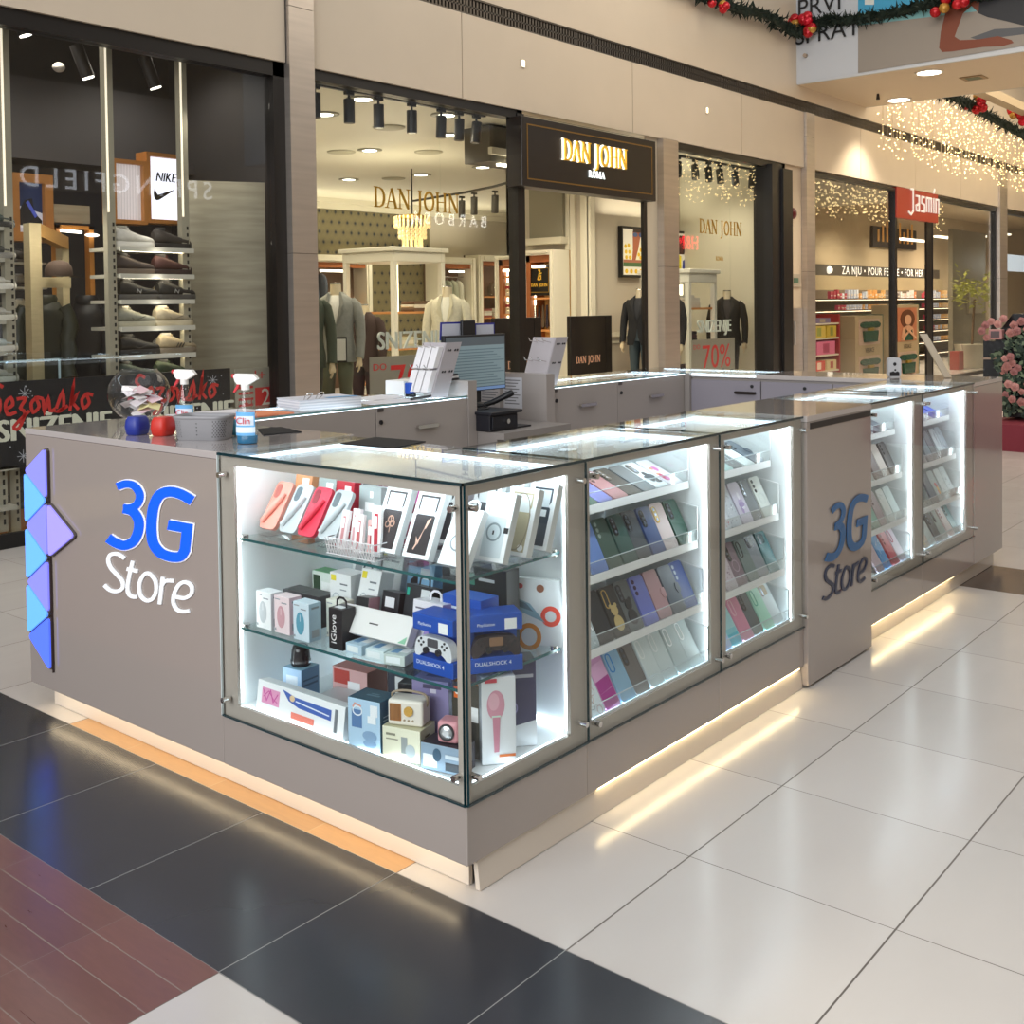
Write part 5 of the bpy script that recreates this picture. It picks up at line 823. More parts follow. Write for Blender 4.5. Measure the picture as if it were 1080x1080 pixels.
q = M().box(11.2, 8.02, 2.62, 11.3, 8.66, 3.5); q.box(11.1, 7.98, 2.52, 11.3, 8.74, 2.62, 1); wallbox('wall_menswear_niche', q, [mat('8a8574', .6), cream])
# perfume shop shell
wallbox('wall_perfume_back', M().box(14.0, 8.9, 0, 42, 9.0, 4.2), mat('c4b294', .55)); wallbox('wall_perfume_left', M().box(14.0, 5.5, 0, 14.06, 8.9, 4.2), mat('b8a88c', .6)); wallbox('ceiling_perfume', M().box(14.0, 5.5, 4.0, 42, 8.9, 4.1), mat('c9b79a', .6)); wallbox('wall_end', M().box(42, -10, 0, 42.1, 14, 9), mat('a89880', .6))
wallbox('wall_opposite', M().box(-12, -10.1, 0, 42, -10, 4.2), mat('a59886', .5)); wallbox('wall_opposite_fascia', M().box(-12, -10, 4.2, 42, -9.9, 9.5), mat('b8a890', .5))
# ---------------------------------------------------------------- lamps and added fill lights in shops
def plight(p, e, c=(1, .88, .66), r=.12):
    l = bpy.data.lights.new('shop_lamp_and_fill', 'SPOT'); l.energy = e; l.spot_size = R(150); l.spot_blend = .8; l.color = c; l.shadow_soft_size = r; o = bpy.data.objects.new('shop_lamp_and_fill', l); COL.objects.link(o); o.location = p
for x, y in ((5.2, 7), (7.5, 7.4), (10, 7), (6.5, 9.5), (9.2, 10), (12.8, 11), (9.5, 12.8), (13, 13.3), (16, 12), (18.5, 13)): plight((x, y, 3.6), 160)
for x, y in ((10.7, 6.0), (12.2, 6.1), (13.1, 6.6)): plight((x, y, 3.5), 60)
for x, y in ((4.9, 5.95), (6.3, 5.95), (8.3, 6.3)): plight((x, y, 3.5), 55)
for x in (15.5, 18, 20.5, 23, 26, 29, 33): plight((x, 7.3, 3.8), 430, (1, .84, .62))
for x, y in ((.8, 6.4), (2.2, 6.3), (3.4, 6.5)): plight((x, y, 3.9), 55, (1, .9, .76))
plight((1.2, 6.1, 1.1), 26, (1, .9, .74)); plight((1.9, 5.75, 2.5), 22, (1, .93, .8)); plight((3.2, 5.72, 3.2), 14, (1, .92, .76)); plight((2.72, 6.1, 2.25), 5, (1, .9, .7)); plight((2.2, 5.9, 2.4), 6, (1, .9, .7))  # fill spots added to brighten the shoe shop floor, jackets and shelves
area('added_ceiling_fill', (13, 13.9, 2.85), (math.pi, 0, 0), 7, .4, 60, (1, .9, .68)); area('added_ceiling_fill', (8.9, 9.3, 2.47), (math.pi, 0, 0), .8, .8, 20, (1, .9, .68)); area('added_ceiling_fill', (12.6, 7.35, 2.95), (math.pi, 0, 0), 2, .3, 12, (1, .9, .68)); area('added_ceiling_fill', (5.5, 8.6, 2.4), (math.pi, 0, 0), 1.2, 1.2, 14, (1, .9, .68))  # unseen upward fill lights, added to brighten the menswear ceiling
for x, y, e_ in ((8.2, 8.6, 60), (12.5, 12.5, 60), (16.5, 12.6, 60)): plight((x, y, 3.6), e_)
# downlights in the menswear ceiling
dlp = [(382, 104), (342, 120), (470, 121), (474, 142), (390, 158), (509, 176), (444, 184), (368, 189), (455, 158)]
for k, (u, v) in enumerate(dlp[:8]):
    p = at(u, v, 'z', 3.748); t = thing('ceiling_spot', 'recessed round lamp in the menswear ceiling, %s' % ['closest above the track', 'beside the steel column', 'between the fourth and fifth black spotlights', 'below the seventh black spotlight', 'in the middle of the ceiling', 'near the glass mullion on the right', 'just above the gold letters', 'low near the patterned wall'][k], 'ceiling light', p, 0, 'menswear ceiling lamps')
    M().lathe([(.17, 0), (.17, -.01), (.11, -.012)], p, 22).obj('trim_ring', mat('8a8676', .4), t); M().cyl(p+Vector((0, 0, -.014)), p+Vector((0, 0, -.008)), .1, n=20).obj('lens', emis('fffbe8', 9), t)
for k, (u, v) in enumerate([(410, 134), (360, 160), (452, 160), (415, 188)]):
    p = at(u, v, 'z', 3.748); t = thing('round_vent', 'flat round air vent in the menswear ceiling, %s' % ['nearest the window', 'left of the middle lamp', 'small one near the pane joint', 'above the letters'][k], 'vent', p, 0, 'round ceiling vents')
    M().lathe([(.2, 0), (.19, -.015), (.15, -.015), (.13, -.02), (.02, -.02)], p, 24).obj('vent_disc', mat('a8a28c', .6), t)
def tracklight(label, p, tilt, grp, L=.16, col=dark):
    t = thing('track_spotlight', label, 'spotlight', p, 0, grp); M().box(p.x-.05, p.y-.018, p.z-.03, p.x+.05, p.y+.018, p.z).obj('adapter', col, t); M().cyl(p+Vector((0, 0, -.1)), p+Vector((0, 0, -.03)), .012, n=8).obj('neck', col, t)
    d = Vector((tilt[0], tilt[1], -1)).normalized(); c = p+Vector((0, 0, -.13)); M().cyl(c-d*.06, c+d*L, .052, n=18).obj('lamp_head', col, t); M().cyl(c+d*(L-.02), c+d*(L+.002), .04, n=16).obj('lamp_face', mat('3a3630', .2, emit=.3), t)
ords = ['first', 'second', 'third', 'fourth', 'fifth', 'sixth', 'seventh']
q = M(); A = at(329, 75, 'y', 5.72); B = at(511, 121, 'y', 5.72); q.box(A.x, 5.7, 3.6, B.x, 5.74, 3.63); single(q, 'lighting_track', dark, 'black lighting track behind the long menswear window', 'track')
for k, (u, sw) in enumerate([(332, 0), (368, 0), (399, .0), (434, .02), (465, .1), (484, .1), (502, .25)]):
    p = at(u, 100, 'y', 5.72); tracklight('black track spotlight, %s from the steel column behind the long window' % ords[k], Vector((p.x, 5.72, 3.6)), (-sw*.6, 0), 'spotlights behind the long window')
q = M(); A = at(713, 160, 'y', 5.75); B = at(796, 160, 'y', 5.75); q.box(A.x, 5.73, 3.56, B.x, 5.77, 3.59); single(q, 'lighting_track', dark, 'black lighting track behind the narrow menswear window', 'track')
for k, (u, sw) in enumerate([(715, -.4), (733, -.25), (747, -.2), (759, -.15), (775, -.2), (793, -.5)]):
    p = at(u, 170, 'y', 5.75); tracklight('black tilted track spotlight, %s from the pillar behind the narrow window' % ords[k], Vector((p.x, 5.75, 3.56)), (sw, -.2), 'spotlights behind the narrow window', .14)
for k, (u, v) in enumerate([(500, 203), (522, 201), (433+54, 207)]):
    p = at(u, v, 'z', 3.3); tracklight('grey spotlight on the curved track deep in the menswear shop, %s one' % ['middle', 'right', 'left'][k], p, (.2, .2), 'spotlights on the curved track', .2, mat('4c4a44', .5))
q = M(); q.tube([at(u, v, 'z', 3.36) for u, v in ((436, 212), (460, 208), (490, 203), (520, 197), (538, 192))], .02, 6); single(q, 'lighting_track', mat('4c4a44', .5), 'curved grey lighting track deep in the menswear shop', 'track')
# dark ceiling window element seen top right of the long window
q = M().box(7.75, 6.5, 3.3, 8.8, 6.9, 3.72); single(q, 'ceiling_bulkhead', mat('4a463e', .5), 'dark boxed bulkhead under the menswear ceiling beside the black mullion', 'bulkhead')
t = thing('bulkhead_lamp', 'long white light strip along the dark ceiling bulkhead', 'lamp', (7.9, 6.38, 3.3)); M().box(7.72, 6.44, 3.38, 8.8, 6.5, 3.46).obj('housing', cream, t); M().box(7.85, 6.43, 3.25, 8.2, 6.49, 3.28).obj('lamp_face', emis('fff4d8', 5), t)
# ---------------------------------------------------------------- signs
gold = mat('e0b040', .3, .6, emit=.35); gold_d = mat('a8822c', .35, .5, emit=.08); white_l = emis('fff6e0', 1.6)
t = thing('shop_sign', 'black fascia sign with gold serif lettering over the menswear entrance', 'sign', (8.1, WY-.1, 3.2)); sg = mat('1f1815', .35); SY = WY-.161
A = at(550, 121.5, 'y', SY); B = at(692, 212.5, 'y', SY); M().box(A.x, SY, B.z, B.x, WY+.05, A.z).obj('sign_board', sg, t, bevel=.006); FS = FY(SY-.001)
q = M(); q.ribbon([(A.x+.09, B.z+.08), (B.x-.09, B.z+.08), (B.x-.09, A.z-.08), (A.x+.09, A.z-.08)], .014, .004, FS, 0, 0, True); q.obj('gold_border', mat('8a6a34', .35, .5), t)
A = at(588.5, 163, 'y', SY); B = at(663.5, 163, 'y', SY); cx_ = (A.x+B.x)/2; zz_ = at(626, 163, 'y', SY).z; hh_ = .225; sx_ = (B.x-A.x)/hh_/7.05
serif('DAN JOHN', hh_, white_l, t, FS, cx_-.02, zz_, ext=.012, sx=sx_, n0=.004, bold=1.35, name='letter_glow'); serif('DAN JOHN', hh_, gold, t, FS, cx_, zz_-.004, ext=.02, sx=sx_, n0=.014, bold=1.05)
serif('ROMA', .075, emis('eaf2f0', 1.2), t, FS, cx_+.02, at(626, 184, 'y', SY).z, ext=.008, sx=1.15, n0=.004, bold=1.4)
def glasssign(x0, x1, z, lab, roma):
    t = thing('window_lettering', lab, 'lettering', ((x0+x1)/2, WY+.02, z)); h = (x1-x0)/6.6; serif('DAN JOHN', h, gold_d, t, FY(WY+.028), (x0+x1)/2, z, ext=.006, sx=1.0, bold=1.15)
    if roma: serif('ROMA', h*.3, gold_d, t, FY(WY+.028), (x0+x1)/2-.05, z-.42, ext=.004, bold=1.2)
glasssign(4.82, 6.04, 2.61, 'gold serif lettering on the long menswear window pane', False); glasssign(10.72, 11.95, 2.62, 'gold serif lettering on the narrow menswear window pane', True)
def sale(label, x0, x1, zb, zt, zs, grp='sale signs in the menswear windows', hx=None):
    t = thing('sale_sign', label, 'sign', ((x0+x1)/2, WY+.2, zb), 0, grp); M().box(x0, WY+.2, zb, x1, WY+.21, zt).obj('sign_board', mat('8f8a7c', .4), t); F = FY(WY+.199); W = x1-x0
    M().box(x0+W*.2, WY+.205, 0, x0+W*.2+.02, WY+.225, zb).obj('stand_post', cream, t); red = mat('c01a1c', .4, emit=.12)
    txt('70%', (zt-zb)*.92, red, t, F, x0+W*.56, (zb+zt)/2-.01, sx=W/(zt-zb)*.44); txt('DO', .09, red, t, F, x0+W*.11, zt-.1, sx=1.3)
    txt('SNIZENJE', .24, mat('b9bdb2', .5, emit=.1), t, F, (x0+x1)/2+(hx or 0), zs, sx=.95, ext=.02)
sale('grey board with red seventy percent under pale letters in the long window', 4.93, 6.05, .6, 1.13, 1.27); sale('grey board with red seventy percent under pale letters in the narrow window', 10.82, 12.02, .6, 1.1, 1.27)
# ---------------------------------------------------------------- cabinets of the menswear shop
wood = mat('9a5a30', .45, noise=.15, nscale=4); wsh = mat('c98a50', .4); dk_in = mat('6a5442', .6)
def wallcab(label, ax, c0, c1, depth0, zt, shelves, glowc=True, inner=dk_in):
    # ax 'y': on a wall facing -y (c along x); ax 'x': on a wall facing -x (c along decreasing y)
    F = (lambda u, v, n: Vector((u, depth0-n, v))) if ax == 'y' else (lambda u, v, n: Vector((depth0-n, -u, v)))
    if ax == 'x': c0, c1 = -c0, -c1
    p = F((c0+c1)/2, 0, 0); t = thing('wall_cabinet', label, 'cabinet', p, 0, 'white framed wall cabinets of the menswear shop'); W = c1-c0; fr = min(.14, W*.12)
    M().prism([(c0, 0), (c1, 0), (c1, zt), (c0, zt)], .05, F, 0, 0).obj('back_panel', inner, t)
    q = M()
    for a, b, c_, d in ((c0, c0+fr, 0, zt), (c1-fr, c1, 0, zt), (c0+fr, c1-fr, zt-fr, zt)): q.prism([(a, c_), (b, c_), (b, d), (a, d)], .4, F, 0, .05); q.prism([(a+.03, c_+(.03 if c_ else 0)), (b-.03, c_+(.03 if c_ else 0)), (b-.03, d-.03), (a+.03, d-.03)], .03, F, 0, .45)
    q.obj('cabinet_frame', mat('e4dfce', .45), t)
    q = M()
    for a, b, c_, d in ((c0+fr, c0+fr+.07, 0, zt-fr), (c0+fr, c1-fr, zt-fr-.1, zt-fr)): q.prism([(a, c_), (b, c_), (b, d), (a, d)], .36, F, 0, .05)
    q.obj('wood_lining', wood, t)
    for z in shelves: M().prism([(c0+fr, z), (c1-fr, z), (c1-fr, z+.03), (c0+fr, z+.03)], .33, F, 0, .05).obj('shelf', wsh, t)
    if glowc: M().prism([(c0+fr+.08, .8), (c0+fr+.1, .8), (c0+fr+.1, zt-fr-.15), (c0+fr+.08, zt-fr-.15)], .02, F, 0, .3).obj('led_strip', emis('fff0cc', 6), t); M().prism([(c0+W*.32, zt-fr-.19), (c1-W*.3, zt-fr-.19), (c1-W*.3, zt-fr-.15), (c0+W*.32, zt-fr-.15)], .03, F, 0, .4).obj('picture_lamp', emis('fff4dc', 5), t)
    return F, c0+fr, c1-fr, t
def stack(label, F, u, z, n, cols, w_=.32, grp='folded knitwear stacks', nn=.08):
    P = F(u, z, nn); t = thing('folded_clothes', label, 'clothes', P, 0, grp)
    for k in range(n): q = M().prism(rrect(w_-.01*(k % 3), .048, .02, 3, u-w_/2+.005*(k % 3), z+k*.05), .26, F, 0, nn); q.obj('folded_garment', mat(cols[k % len(cols)], .85), t)
def hanger_row(label, F, u0, u1, z, cols, grp='jackets on rails', L=.8):
    n = len(cols)
    for k in range(n):
        u = u0+(u1-u0)*(k+.5)/n; P = F(u, z-L, .2); t = thing('hanging_jacket', label+', %s along the rail' % ['first', 'second', 'third', 'fourth', 'fifth', 'sixth', 'seventh'][k], 'jacket', P, 0, grp); du = (u1-u0)/n
        rs = []
        for zz, w_, d in ((z-.03, .03, .02), (z-.07, .16, .05), (z-.16, .24, .07), (z-.4, .25, .09), (z-L, .27, .1)): rs.append([F(u+math.cos(a*math.pi/6)*d*.95+w_*.1, zz, .2+math.sin(a*math.pi/6)*w_*.6) for a in range(12)])
        M().rings(rs).obj('garment', mat(cols[k], .85), t); M().tube([F(u, z-.04, .2), F(u, z+.02, .2), F(u+.02, z+.05, .2)], .006, 6).obj('hanger_hook', chrome, t)
F, a, b, t = wallcab('white framed cabinet with hanging shirts, left on the patterned wall', 'y', 11.2, 13.15, 14.7, 2.62, (1.6, .9)); hanger_row('grey blue shirt in the left back cabinet', F, a+.1, a+.8, 2.3, ['55606e', '606a78', '4a525e']); stack('dark folded knitwear on the left back cabinet shelf', F, b-.4, 1.64, 3, ['2c3038', '3a3e48']); stack('blue grey knitwear stack in the left back cabinet', F, b-.8, 1.64, 2, ['444c5c', '30343e'])
F, a, b, t = wallcab('white framed cabinet with pale green jackets on a rail', 'y', 15.1, 16.3, 14.7, 2.66, ()); hanger_row('grey green jacket in the middle back cabinet', F, a+.12, b-.1, 2.2, ['7c8878', '949c88', 'a8ac98', 'c8c8b8']); M().tube([F(a, 2.24, .2), F(b, 2.24, .2)], .015, 8).obj('clothes_rail', chrome, t)
F, a, b, t = wallcab('white framed cabinet with folded knitwear and a glass jar', 'y', 16.4, 18.3, 14.7, 2.74, (1.78, 1.3, .9))
for k, u in enumerate((a+.25, a+.75, a+1.15)): stack('pale folded knitwear, %s stack on the knitwear cabinet shelf' % ords[k], F, u, 1.33, 4, [['8a4a40', 'd8d4c4', 'c8c0b0'], ['d8d8cc', 'e4e0d4'], ['8c8878', 'c0bca8']][k], .38)
jr = F(a+.65, 1.81, .2); t = thing('glass_jar', 'clear glass jar on the upper knitwear cabinet shelf', 'jar', jr); M().lathe([(.1, 0), (.13, .03), (.13, .22), (.07, .27), (.09, .29), (.02, .34)], jr, 18).obj('jar_body', glass_mat((.8, .82, .78), 2.5), t)
hanger_row('red and cream garment under the knitwear shelves', F, a+.1, b-.1, 1.05, ['a03028', 'e4dccc', 'c84038', 'e8e0d0'], L=.5)
F, a, b, t = wallcab('white framed cabinet with cream knitwear near the shop door', 'x', 9.08, 8.62, 11.3, 2.36, (2.02, 1.72, 1.44)); 
for k, z in enumerate((1.75, 1.47)): stack('cream knitwear stack on %s shelf by the door' % ['the upper', 'the lower'][k], F, (a+b)/2, z, 4, ['e0d8c0', 'c8b890', 'a03030'], .24)
F, a, b, t = wallcab('white framed cabinet with a black crest picture near the shop door', 'x', 8.56, 7.94, 11.3, 2.42, (1.68, 1.2), inner=mat('c89a58', .5)); 
pt = thing('framed_picture', 'black picture with a gold lion crest and gold serif lettering', 'picture', F((a+b)/2, 1.75, .4)); M().prism([(a+.02, 1.74), (b-.02, 1.74), (b-.02, 2.2), (a+.02, 2.2)], .03, F, 0, .36).obj('picture_board', mat('120e0c', .3), pt)
q = M(); q.ribbon([(a+.06, 1.79), (b-.06, 1.79), (b-.06, 2.15), (a+.06, 2.15)], .008, .003, F, 0, .391, True); q.obj('gold_border', gold_d, pt); serif('DAN JOHN', .05, gold, pt, F, (a+b)/2, 1.9, ext=.004, n0=.392, bold=1.5)
q = M(); 
for pts in ([(-.03, -.05), (-.01, .0), (.0, .05), (.02, .08)], [(-.01, .0), (.04, .01)], [(0, .03), (.05, .05)], [(.02, .08), (.0, .1), (-.015, .08)], [(-.03, -.05), (.02, -.05)], [(.03, -.05), (.03, .0)]): q.ribbon([((a+b)/2+x, 2.03+y) for x, y in pts], .018, .004, F, 0, .392)
q.obj('crest', gold, pt)
for k in range(5):
    P = F(a+.08+k*.07, 1.28, .3); tt = thing('hanging_tie', 'dark patterned tie hanging in the cabinet under the black picture, %s one' % ords[k], 'tie', P, 0, 'ties in the door cabinet'); M().prism([(a+.06+k*.075, 1.28), (a+.09+k*.075, 1.25), (a+.115+k*.075, 1.28), (a+.10+k*.075, 1.6), (a+.08+k*.075, 1.6)], .02, F, 0, .3).obj('tie_body', mat(['3a2c28', '22262c', '5a4a38', '2c2430', '6a5c50'][k], .7), tt)
# white glass showcases
def showcase(label, x, y, s_, zt, cl):
    t = thing('display_showcase', label, 'showcase', (x, y, 0), R(0), 'white pillared showcases'); w_ = mat('e2dfd2', .4); h = s_/2; q = M(); q.box(x-h-.08, y-h-.08, zt-.06, x+h+.08, y+h+.08, zt); q.box(x-h-.04, y-h-.04, zt-.2, x+h+.04, y+h+.04, zt-.06); q.obj('cornice', w_, t, bevel=.01)
    for sx in (-1, 1):
        for sy in (-1, 1): M().box(x+sx*h-.035, y+sy*h-.035, 0, x+sx*h+.035, y+sy*h+.035, zt-.2).obj('pillar', w_, t)
    for z in (.5, 1.0, 1.5): M().box(x-h, y-h, z, x+h, y+h, z+.03).obj('shelf', wsh, t)
    M().box(x-.04, y-.04, zt-.9, x+.04, y+.04, zt-.22).obj('light_tube', emis('fff2cc', 4), t)
    for k, (dx, z, c) in enumerate(cl): stack('%s folded clothes on the %s' % (['lower', 'middle', 'upper', 'side'][k % 4], label), lambda u, v, n: Vector((x+u, y-h+.1+n, v)), dx, z+.03, 3, c, s_*.4, 'folded clothes in the showcases', .0)
showcase('white pillared glass showcase behind the grey suit', 8.9, 9.3, .95, 2.42, [(-.1, 1.0, ['c8c8a8', 'e0dcc8']), (.15, .5, ['c8b088', 'a89068']), (.2, 1.5, ['6a5440', 'e0dccc'])])
showcase('white pillared glass showcase in the narrow window', 12.35, 6.7, .75, 2.1, [(-.1, 1.0, ['2c2a30', '44303c']), (.1, .5, ['3a2a34', '22242a']), (.0, 1.5, ['e0ddd0'])])
# chandelier
c0 = at(435, 245, 'y', 10.2); t = thing('crystal_chandelier', 'tiered crystal chandelier glowing above the white showcase', 'chandelier', (c0.x, 10.2, 2.3)); rgc = random.Random(5)
M().cyl((c0.x, 10.2, 3.03), (c0.x, 10.2, 3.75), .012, n=8).obj('suspension_rod', dark, t); M().lathe([(.27, 2.96), (.28, 3.0), (.1, 3.04)], (c0.x, 10.2, 0), 24).obj('top_ring', gold_d, t)
for tier, (r_, z1, z0) in enumerate(((.27, 2.98, 2.80), (.21, 2.82, 2.62), (.15, 2.64, 2.48), (.085, 2.5, 2.36))):
    q = M()
    for k in range(int(r_*90)):
        a_ = 2*math.pi*k/int(r_*90)
        for j in range(3): z = z1-(z1-z0)*j/3; q.ball((c0.x+math.cos(a_)*r_, 10.2+math.sin(a_)*r_, z), .022, 5, 0, (1, 1, 1.7))
    q.obj('crystal_tier', mat('ffe6a8', .1, emit=.55), t, kind='stuff')
plight((c0.x, 10.0, 2.6), 10, (1, .85, .5), .2)
# pictures on the partition
def picture(label, u0, v0, u1, v1, y, art):
    A = at(u0, v0, 'y', y); B = at(u1, v1, 'y', y); t = thing('framed_picture', label, 'picture', (A.x, y, B.z)); W = B.x-A.x; Hh = A.z-B.z; M().box(A.x, y-.03, B.z, B.x, y+.04, A.z).obj('picture_frame', mat('141212', .4), t)
    cs = []; q = M(); F = lambda u, v, n: Vector((A.x+.03+u*(W-.06), y-.031-n, B.z+.04+v*(Hh-.08)))
    for k, (c, pts) in enumerate(art): (cs.append(c) if c not in cs else None); q.prism(pts, .001, F, cs.index(c), .0003+k*.0003)
    q.obj('canvas', [mat(c, .6, emit=.15) for c in cs], t)
E4 = lambda x, y, rx, ry: ellipse(x, y, rx, ry, 10)
picture('framed print of a figure in a yellow dotted shirt and sunglasses', 654, 238, 677, 293, 7.55, [('e8e4d4', [(0, 0), (1, 0), (1, 1), (0, 1)]), ('a05c40', [(.45, .3), (.62, .3), (.8, .6), (.95, .95), (.5, .95), (.5, .6)]), ('eae6c8', [(.05, .3), (.45, .3), (.5, .55), (.45, .66), (.1, .7)]), ('eae6c8', [(.62, .3), (.98, .3), (.98, .7), (.8, .6)])]+[('e0b81c', E4(x, y, .07, .045)) for x, y in ((.12, .62), (.28, .64), (.14, .5), (.32, .5), (.16, .38), (.34, .38), (.8, .45), (.92, .55), (.9, .38))]+[('4a6a40', [(0, .18), (1, .18), (1, .27), (0, .27)]), ('a86a50', [(0, .27), (1, .27), (1, .33), (0, .33)]), ('e8e4d4', [(0, 0), (1, 0), (1, .17), (0, .17)])]+[('e0b81c', E4(x, .08, .08, .05)) for x in (.15, .4, .65, .9)]+[('4a5a80', E4(.62, .88, .13, .05)), ('4a5a80', E4(.9, .88, .1, .05)), ('3a2820', [(.5, .93), (.98, .93), (.98, 1), (.5, 1)])])
picture('framed print in yellow blue and black, half hidden by the steel pillar', 706, 243, 724, 293, 7.55, [('e8e4dc', [(0, 0), (1, 0), (1, 1), (0, 1)]), ('e8d81c', [(0, .05), (.6, .05), (.6, .45), (.3, .55), (0, .5)]), ('1a1a1c', [(.4, .5), (.8, .5), (.9, .95), (.5, .95), (.3, .75)]), ('b02030', [(.7, .75), (.98, .7), (.98, .95), (.75, .95)]), ('2c3a8a', [(.65, .1), (.98, .05), (.98, .4), (.7, .35)])])
# gates
def gate(label, x0, x1, y, s_, off):
    t = thing('security_gate', label, 'gate', ((x0+x1)/2, y, 0), 0, 'black security gates'); M().box(x0, y, 0, x1, y+.06, 1.46).obj('gate_panel', mat('17110f', .3), t, bevel=.006)
    M().box(x1-.14, y-.004, .02, x1-.136, y, 1.44).obj('panel_groove', mat('070505', .4), t); serif('DAN JOHN', .085, mat('c89878', .4, emit=.2), t, FY(y-.001), (x0+x1)/2+off, .93, sx=.95, bold=1.3)
gate('black security gate with small pale lettering right of the card rack', 8.5, 9.37, 5.9, 1, -.08); gate('black security gate half hidden behind the monitor and mullion', 7.1, 7.93, 5.9, 1, .05)
# ---------------------------------------------------------------- mannequins
def mannequin(label, x, y, z0, rz, jk, tr, sh, sc=1, neck='d8c8a8', lapel=None, tag_=False, hands='d8c4a0', neckcap='8c8880'):
    t = thing('mannequin', label, 'mannequin', (x, y, z0), rz, 'headless suited mannequins'); J = mat(jk, .85, noise=.1, nscale=30); T_ = mat(tr, .85); S = Matrix.Scale(sc, 4)
    def el(cx, cy, z, a, b, n=20): return [S @ Vector((cx+a*math.cos(2*math.pi*k/n), cy+b*math.sin(2*math.pi*k/n), z)) for k in range(n)]
    M().rings([el(0, 0, 1.28, .1, .085), el(0, 0, 1.36, .07, .07), el(0, 0, 1.43, .058, .06), el(0, 0, 1.5, .056, .056)]).obj('neck', mat(neck, .5), t, True); M().rings([el(0, 0, 1.5, .058, .058), el(0, 0, 1.515, .05, .05)]).obj('neck_cap', mat(neckcap, .25, .6), t, True)
    M().rings([el(0, -.01, .95, .14, .1), el(0, -.015, 1.15, .155, .118), el(0, -.01, 1.3, .13, .1), el(0, 0, 1.385, .075, .07)]).obj('shirt', mat(sh, .8), t, True)
    # jacket with open front: partial rings
    def part(cx, cy, z, a, b, o, n=26):
        g = math.asin(min(.99, o/a)) if o > 0 else 0; return [S @ Vector((cx+a*math.sin(g+(2*math.pi-2*g)*k/(n-1)), cy-b*math.cos(g+(2*math.pi-2*g)*k/(n-1)), z)) for k in range(n)]
    rr_ = [part(0, 0, .70, .205, .135, .06), part(0, 0, .82, .2, .135, .015), part(0, 0, .95, .178, .128, .0), part(0, -.005, 1.05, .178, .128, .004), part(0, -.008, 1.16, .19, .13, .03), part(0, -.005, 1.27, .205, .12, .06), part(0, 0, 1.345, .18, .1, .065), part(0, .005, 1.39, .11, .085, .05), part(0, .01, 1.42, .075, .075, .045)]
    M().rings(rr_, cap=False, close=False).obj('jacket', J, t, True)
    for s_ in (-1, 1):
        q = M(); q.add([S @ Vector(v) for v in ((s_*.004, -.136, 1.02), (s_*.03, -.142, 1.1), (s_*.105, -.132, 1.22), (s_*.085, -.135, 1.26), (s_*.1, -.125, 1.29), (s_*.07, -.08, 1.41), (s_*.045, -.075, 1.4), (s_*.055, -.118, 1.29))], [(0, 1, 2, 3, 7), (7, 3, 4, 5, 6)]); q.obj('lapel', mat(lapel or jk, .8), t, True)
        arm = [(.155*s_, .0, 1.335, .045), (.205*s_, 0, 1.275, .062), (.245*s_, .0, 1.1, .055), (.255*s_, -.02, .95, .05), (.25*s_, -.06, .8, .046), (.245*s_, -.08, .74, .046)]
        M().tube([S @ Vector(p[:3]) for p in arm], [p[3]*sc for p in arm], 14).obj('sleeve', J, t, True)
        q = M(); hx, hy, hz = .245*s_, -.085, .70; q.tube([S @ Vector(v) for v in ((hx, hy+.005, .745), (hx, hy, .72), (hx, hy-.01, .68), (hx, hy-.012, .655))], [r_*sc for r_ in (.024, .027, .034, .03)], 10)
        for f_ in range(4): q.tube([S @ Vector(v) for v in ((hx, hy-.03+f_*.017, .66), (hx-s_*.005, hy-.034+f_*.017, .625), (hx-s_*.018, hy-.034+f_*.016, .595+.006*abs(f_-1.5)))], [.0095*sc, .0085*sc, .007*sc], 6)
        q.tube([S @ Vector(v) for v in ((hx-s_*.008, hy-.028, .70), (hx-s_*.02, hy-.05, .675), (hx-s_*.024, hy-.055, .65))], [.011*sc, .0095*sc, .008*sc], 6); q.obj('hand', mat(hands, .5), t, True)
    q = M()
    q.rings([el(0, 0, .93, .15, .11), el(0, 0, .84, .175, .12), el(0, 0, .76, .178, .12)])
    for s_ in (-1, 1): q.rings([el(.085*s_, 0, .8, .09, .11, 14), el(.09*s_, 0, .6, .08, .095, 14), el(.09*s_, 0, .42, .066, .08, 14), el(.09*s_, 0, .2, .058, .07, 14), el(.09*s_, -.005, .05, .06, .075, 14)])
    q.obj('trousers', T_, t, True)
    for s_ in (-1, 1): M().rings([[S @ Vector((.09*s_+px, py-.06, z)) for px, py in rrect(.09*k, .26*k, .04, 4, -.045*k, -.13*k)] for z, k in ((0, 1), (.03, 1), (.06, .75))]).obj('shoe', mat('2a201a', .3), t, True)
    M().box(-.3*sc, -.25*sc, -.3 if z0 > .25 else -.02, .3*sc, .25*sc, -.001).obj('base_plate', mat('c8c0b0', .5), t, True)
    if tag_: M().box(.02, -.17, .70, .13, -.155, .96).obj('info_frame', dark, t, True); M().box(.03, -.173, .72, .12, -.169, .94).obj('info_sheet', mat('e0ded8', .5), t, True)
RZ = R(-50)
mannequin('grey suited headless mannequin with a white shirt behind the long window', 5.45, 6.65, .34, RZ, '8b8c86', '5a604c', 'e4e2da', lapel='7c7d78', tag_=True)
mannequin('green suited headless mannequin partly hidden by the steel column', 4.74, 6.3, .32, RZ+.3, '3c4638', '343c30', 'd0ccc0')
mannequin('ivory suited headless mannequin above the monitor', 7.25, 6.75, .32, RZ-.2, 'cfc8b0', 'c8c0a4', 'e6e2d2', lapel='c4bca0')
mannequin('dark brown jacket mannequin deeper between grey suit and showcase', 7.1, 8.0, .12, RZ-.3, '33211f', '2a2224', '8a8c94')
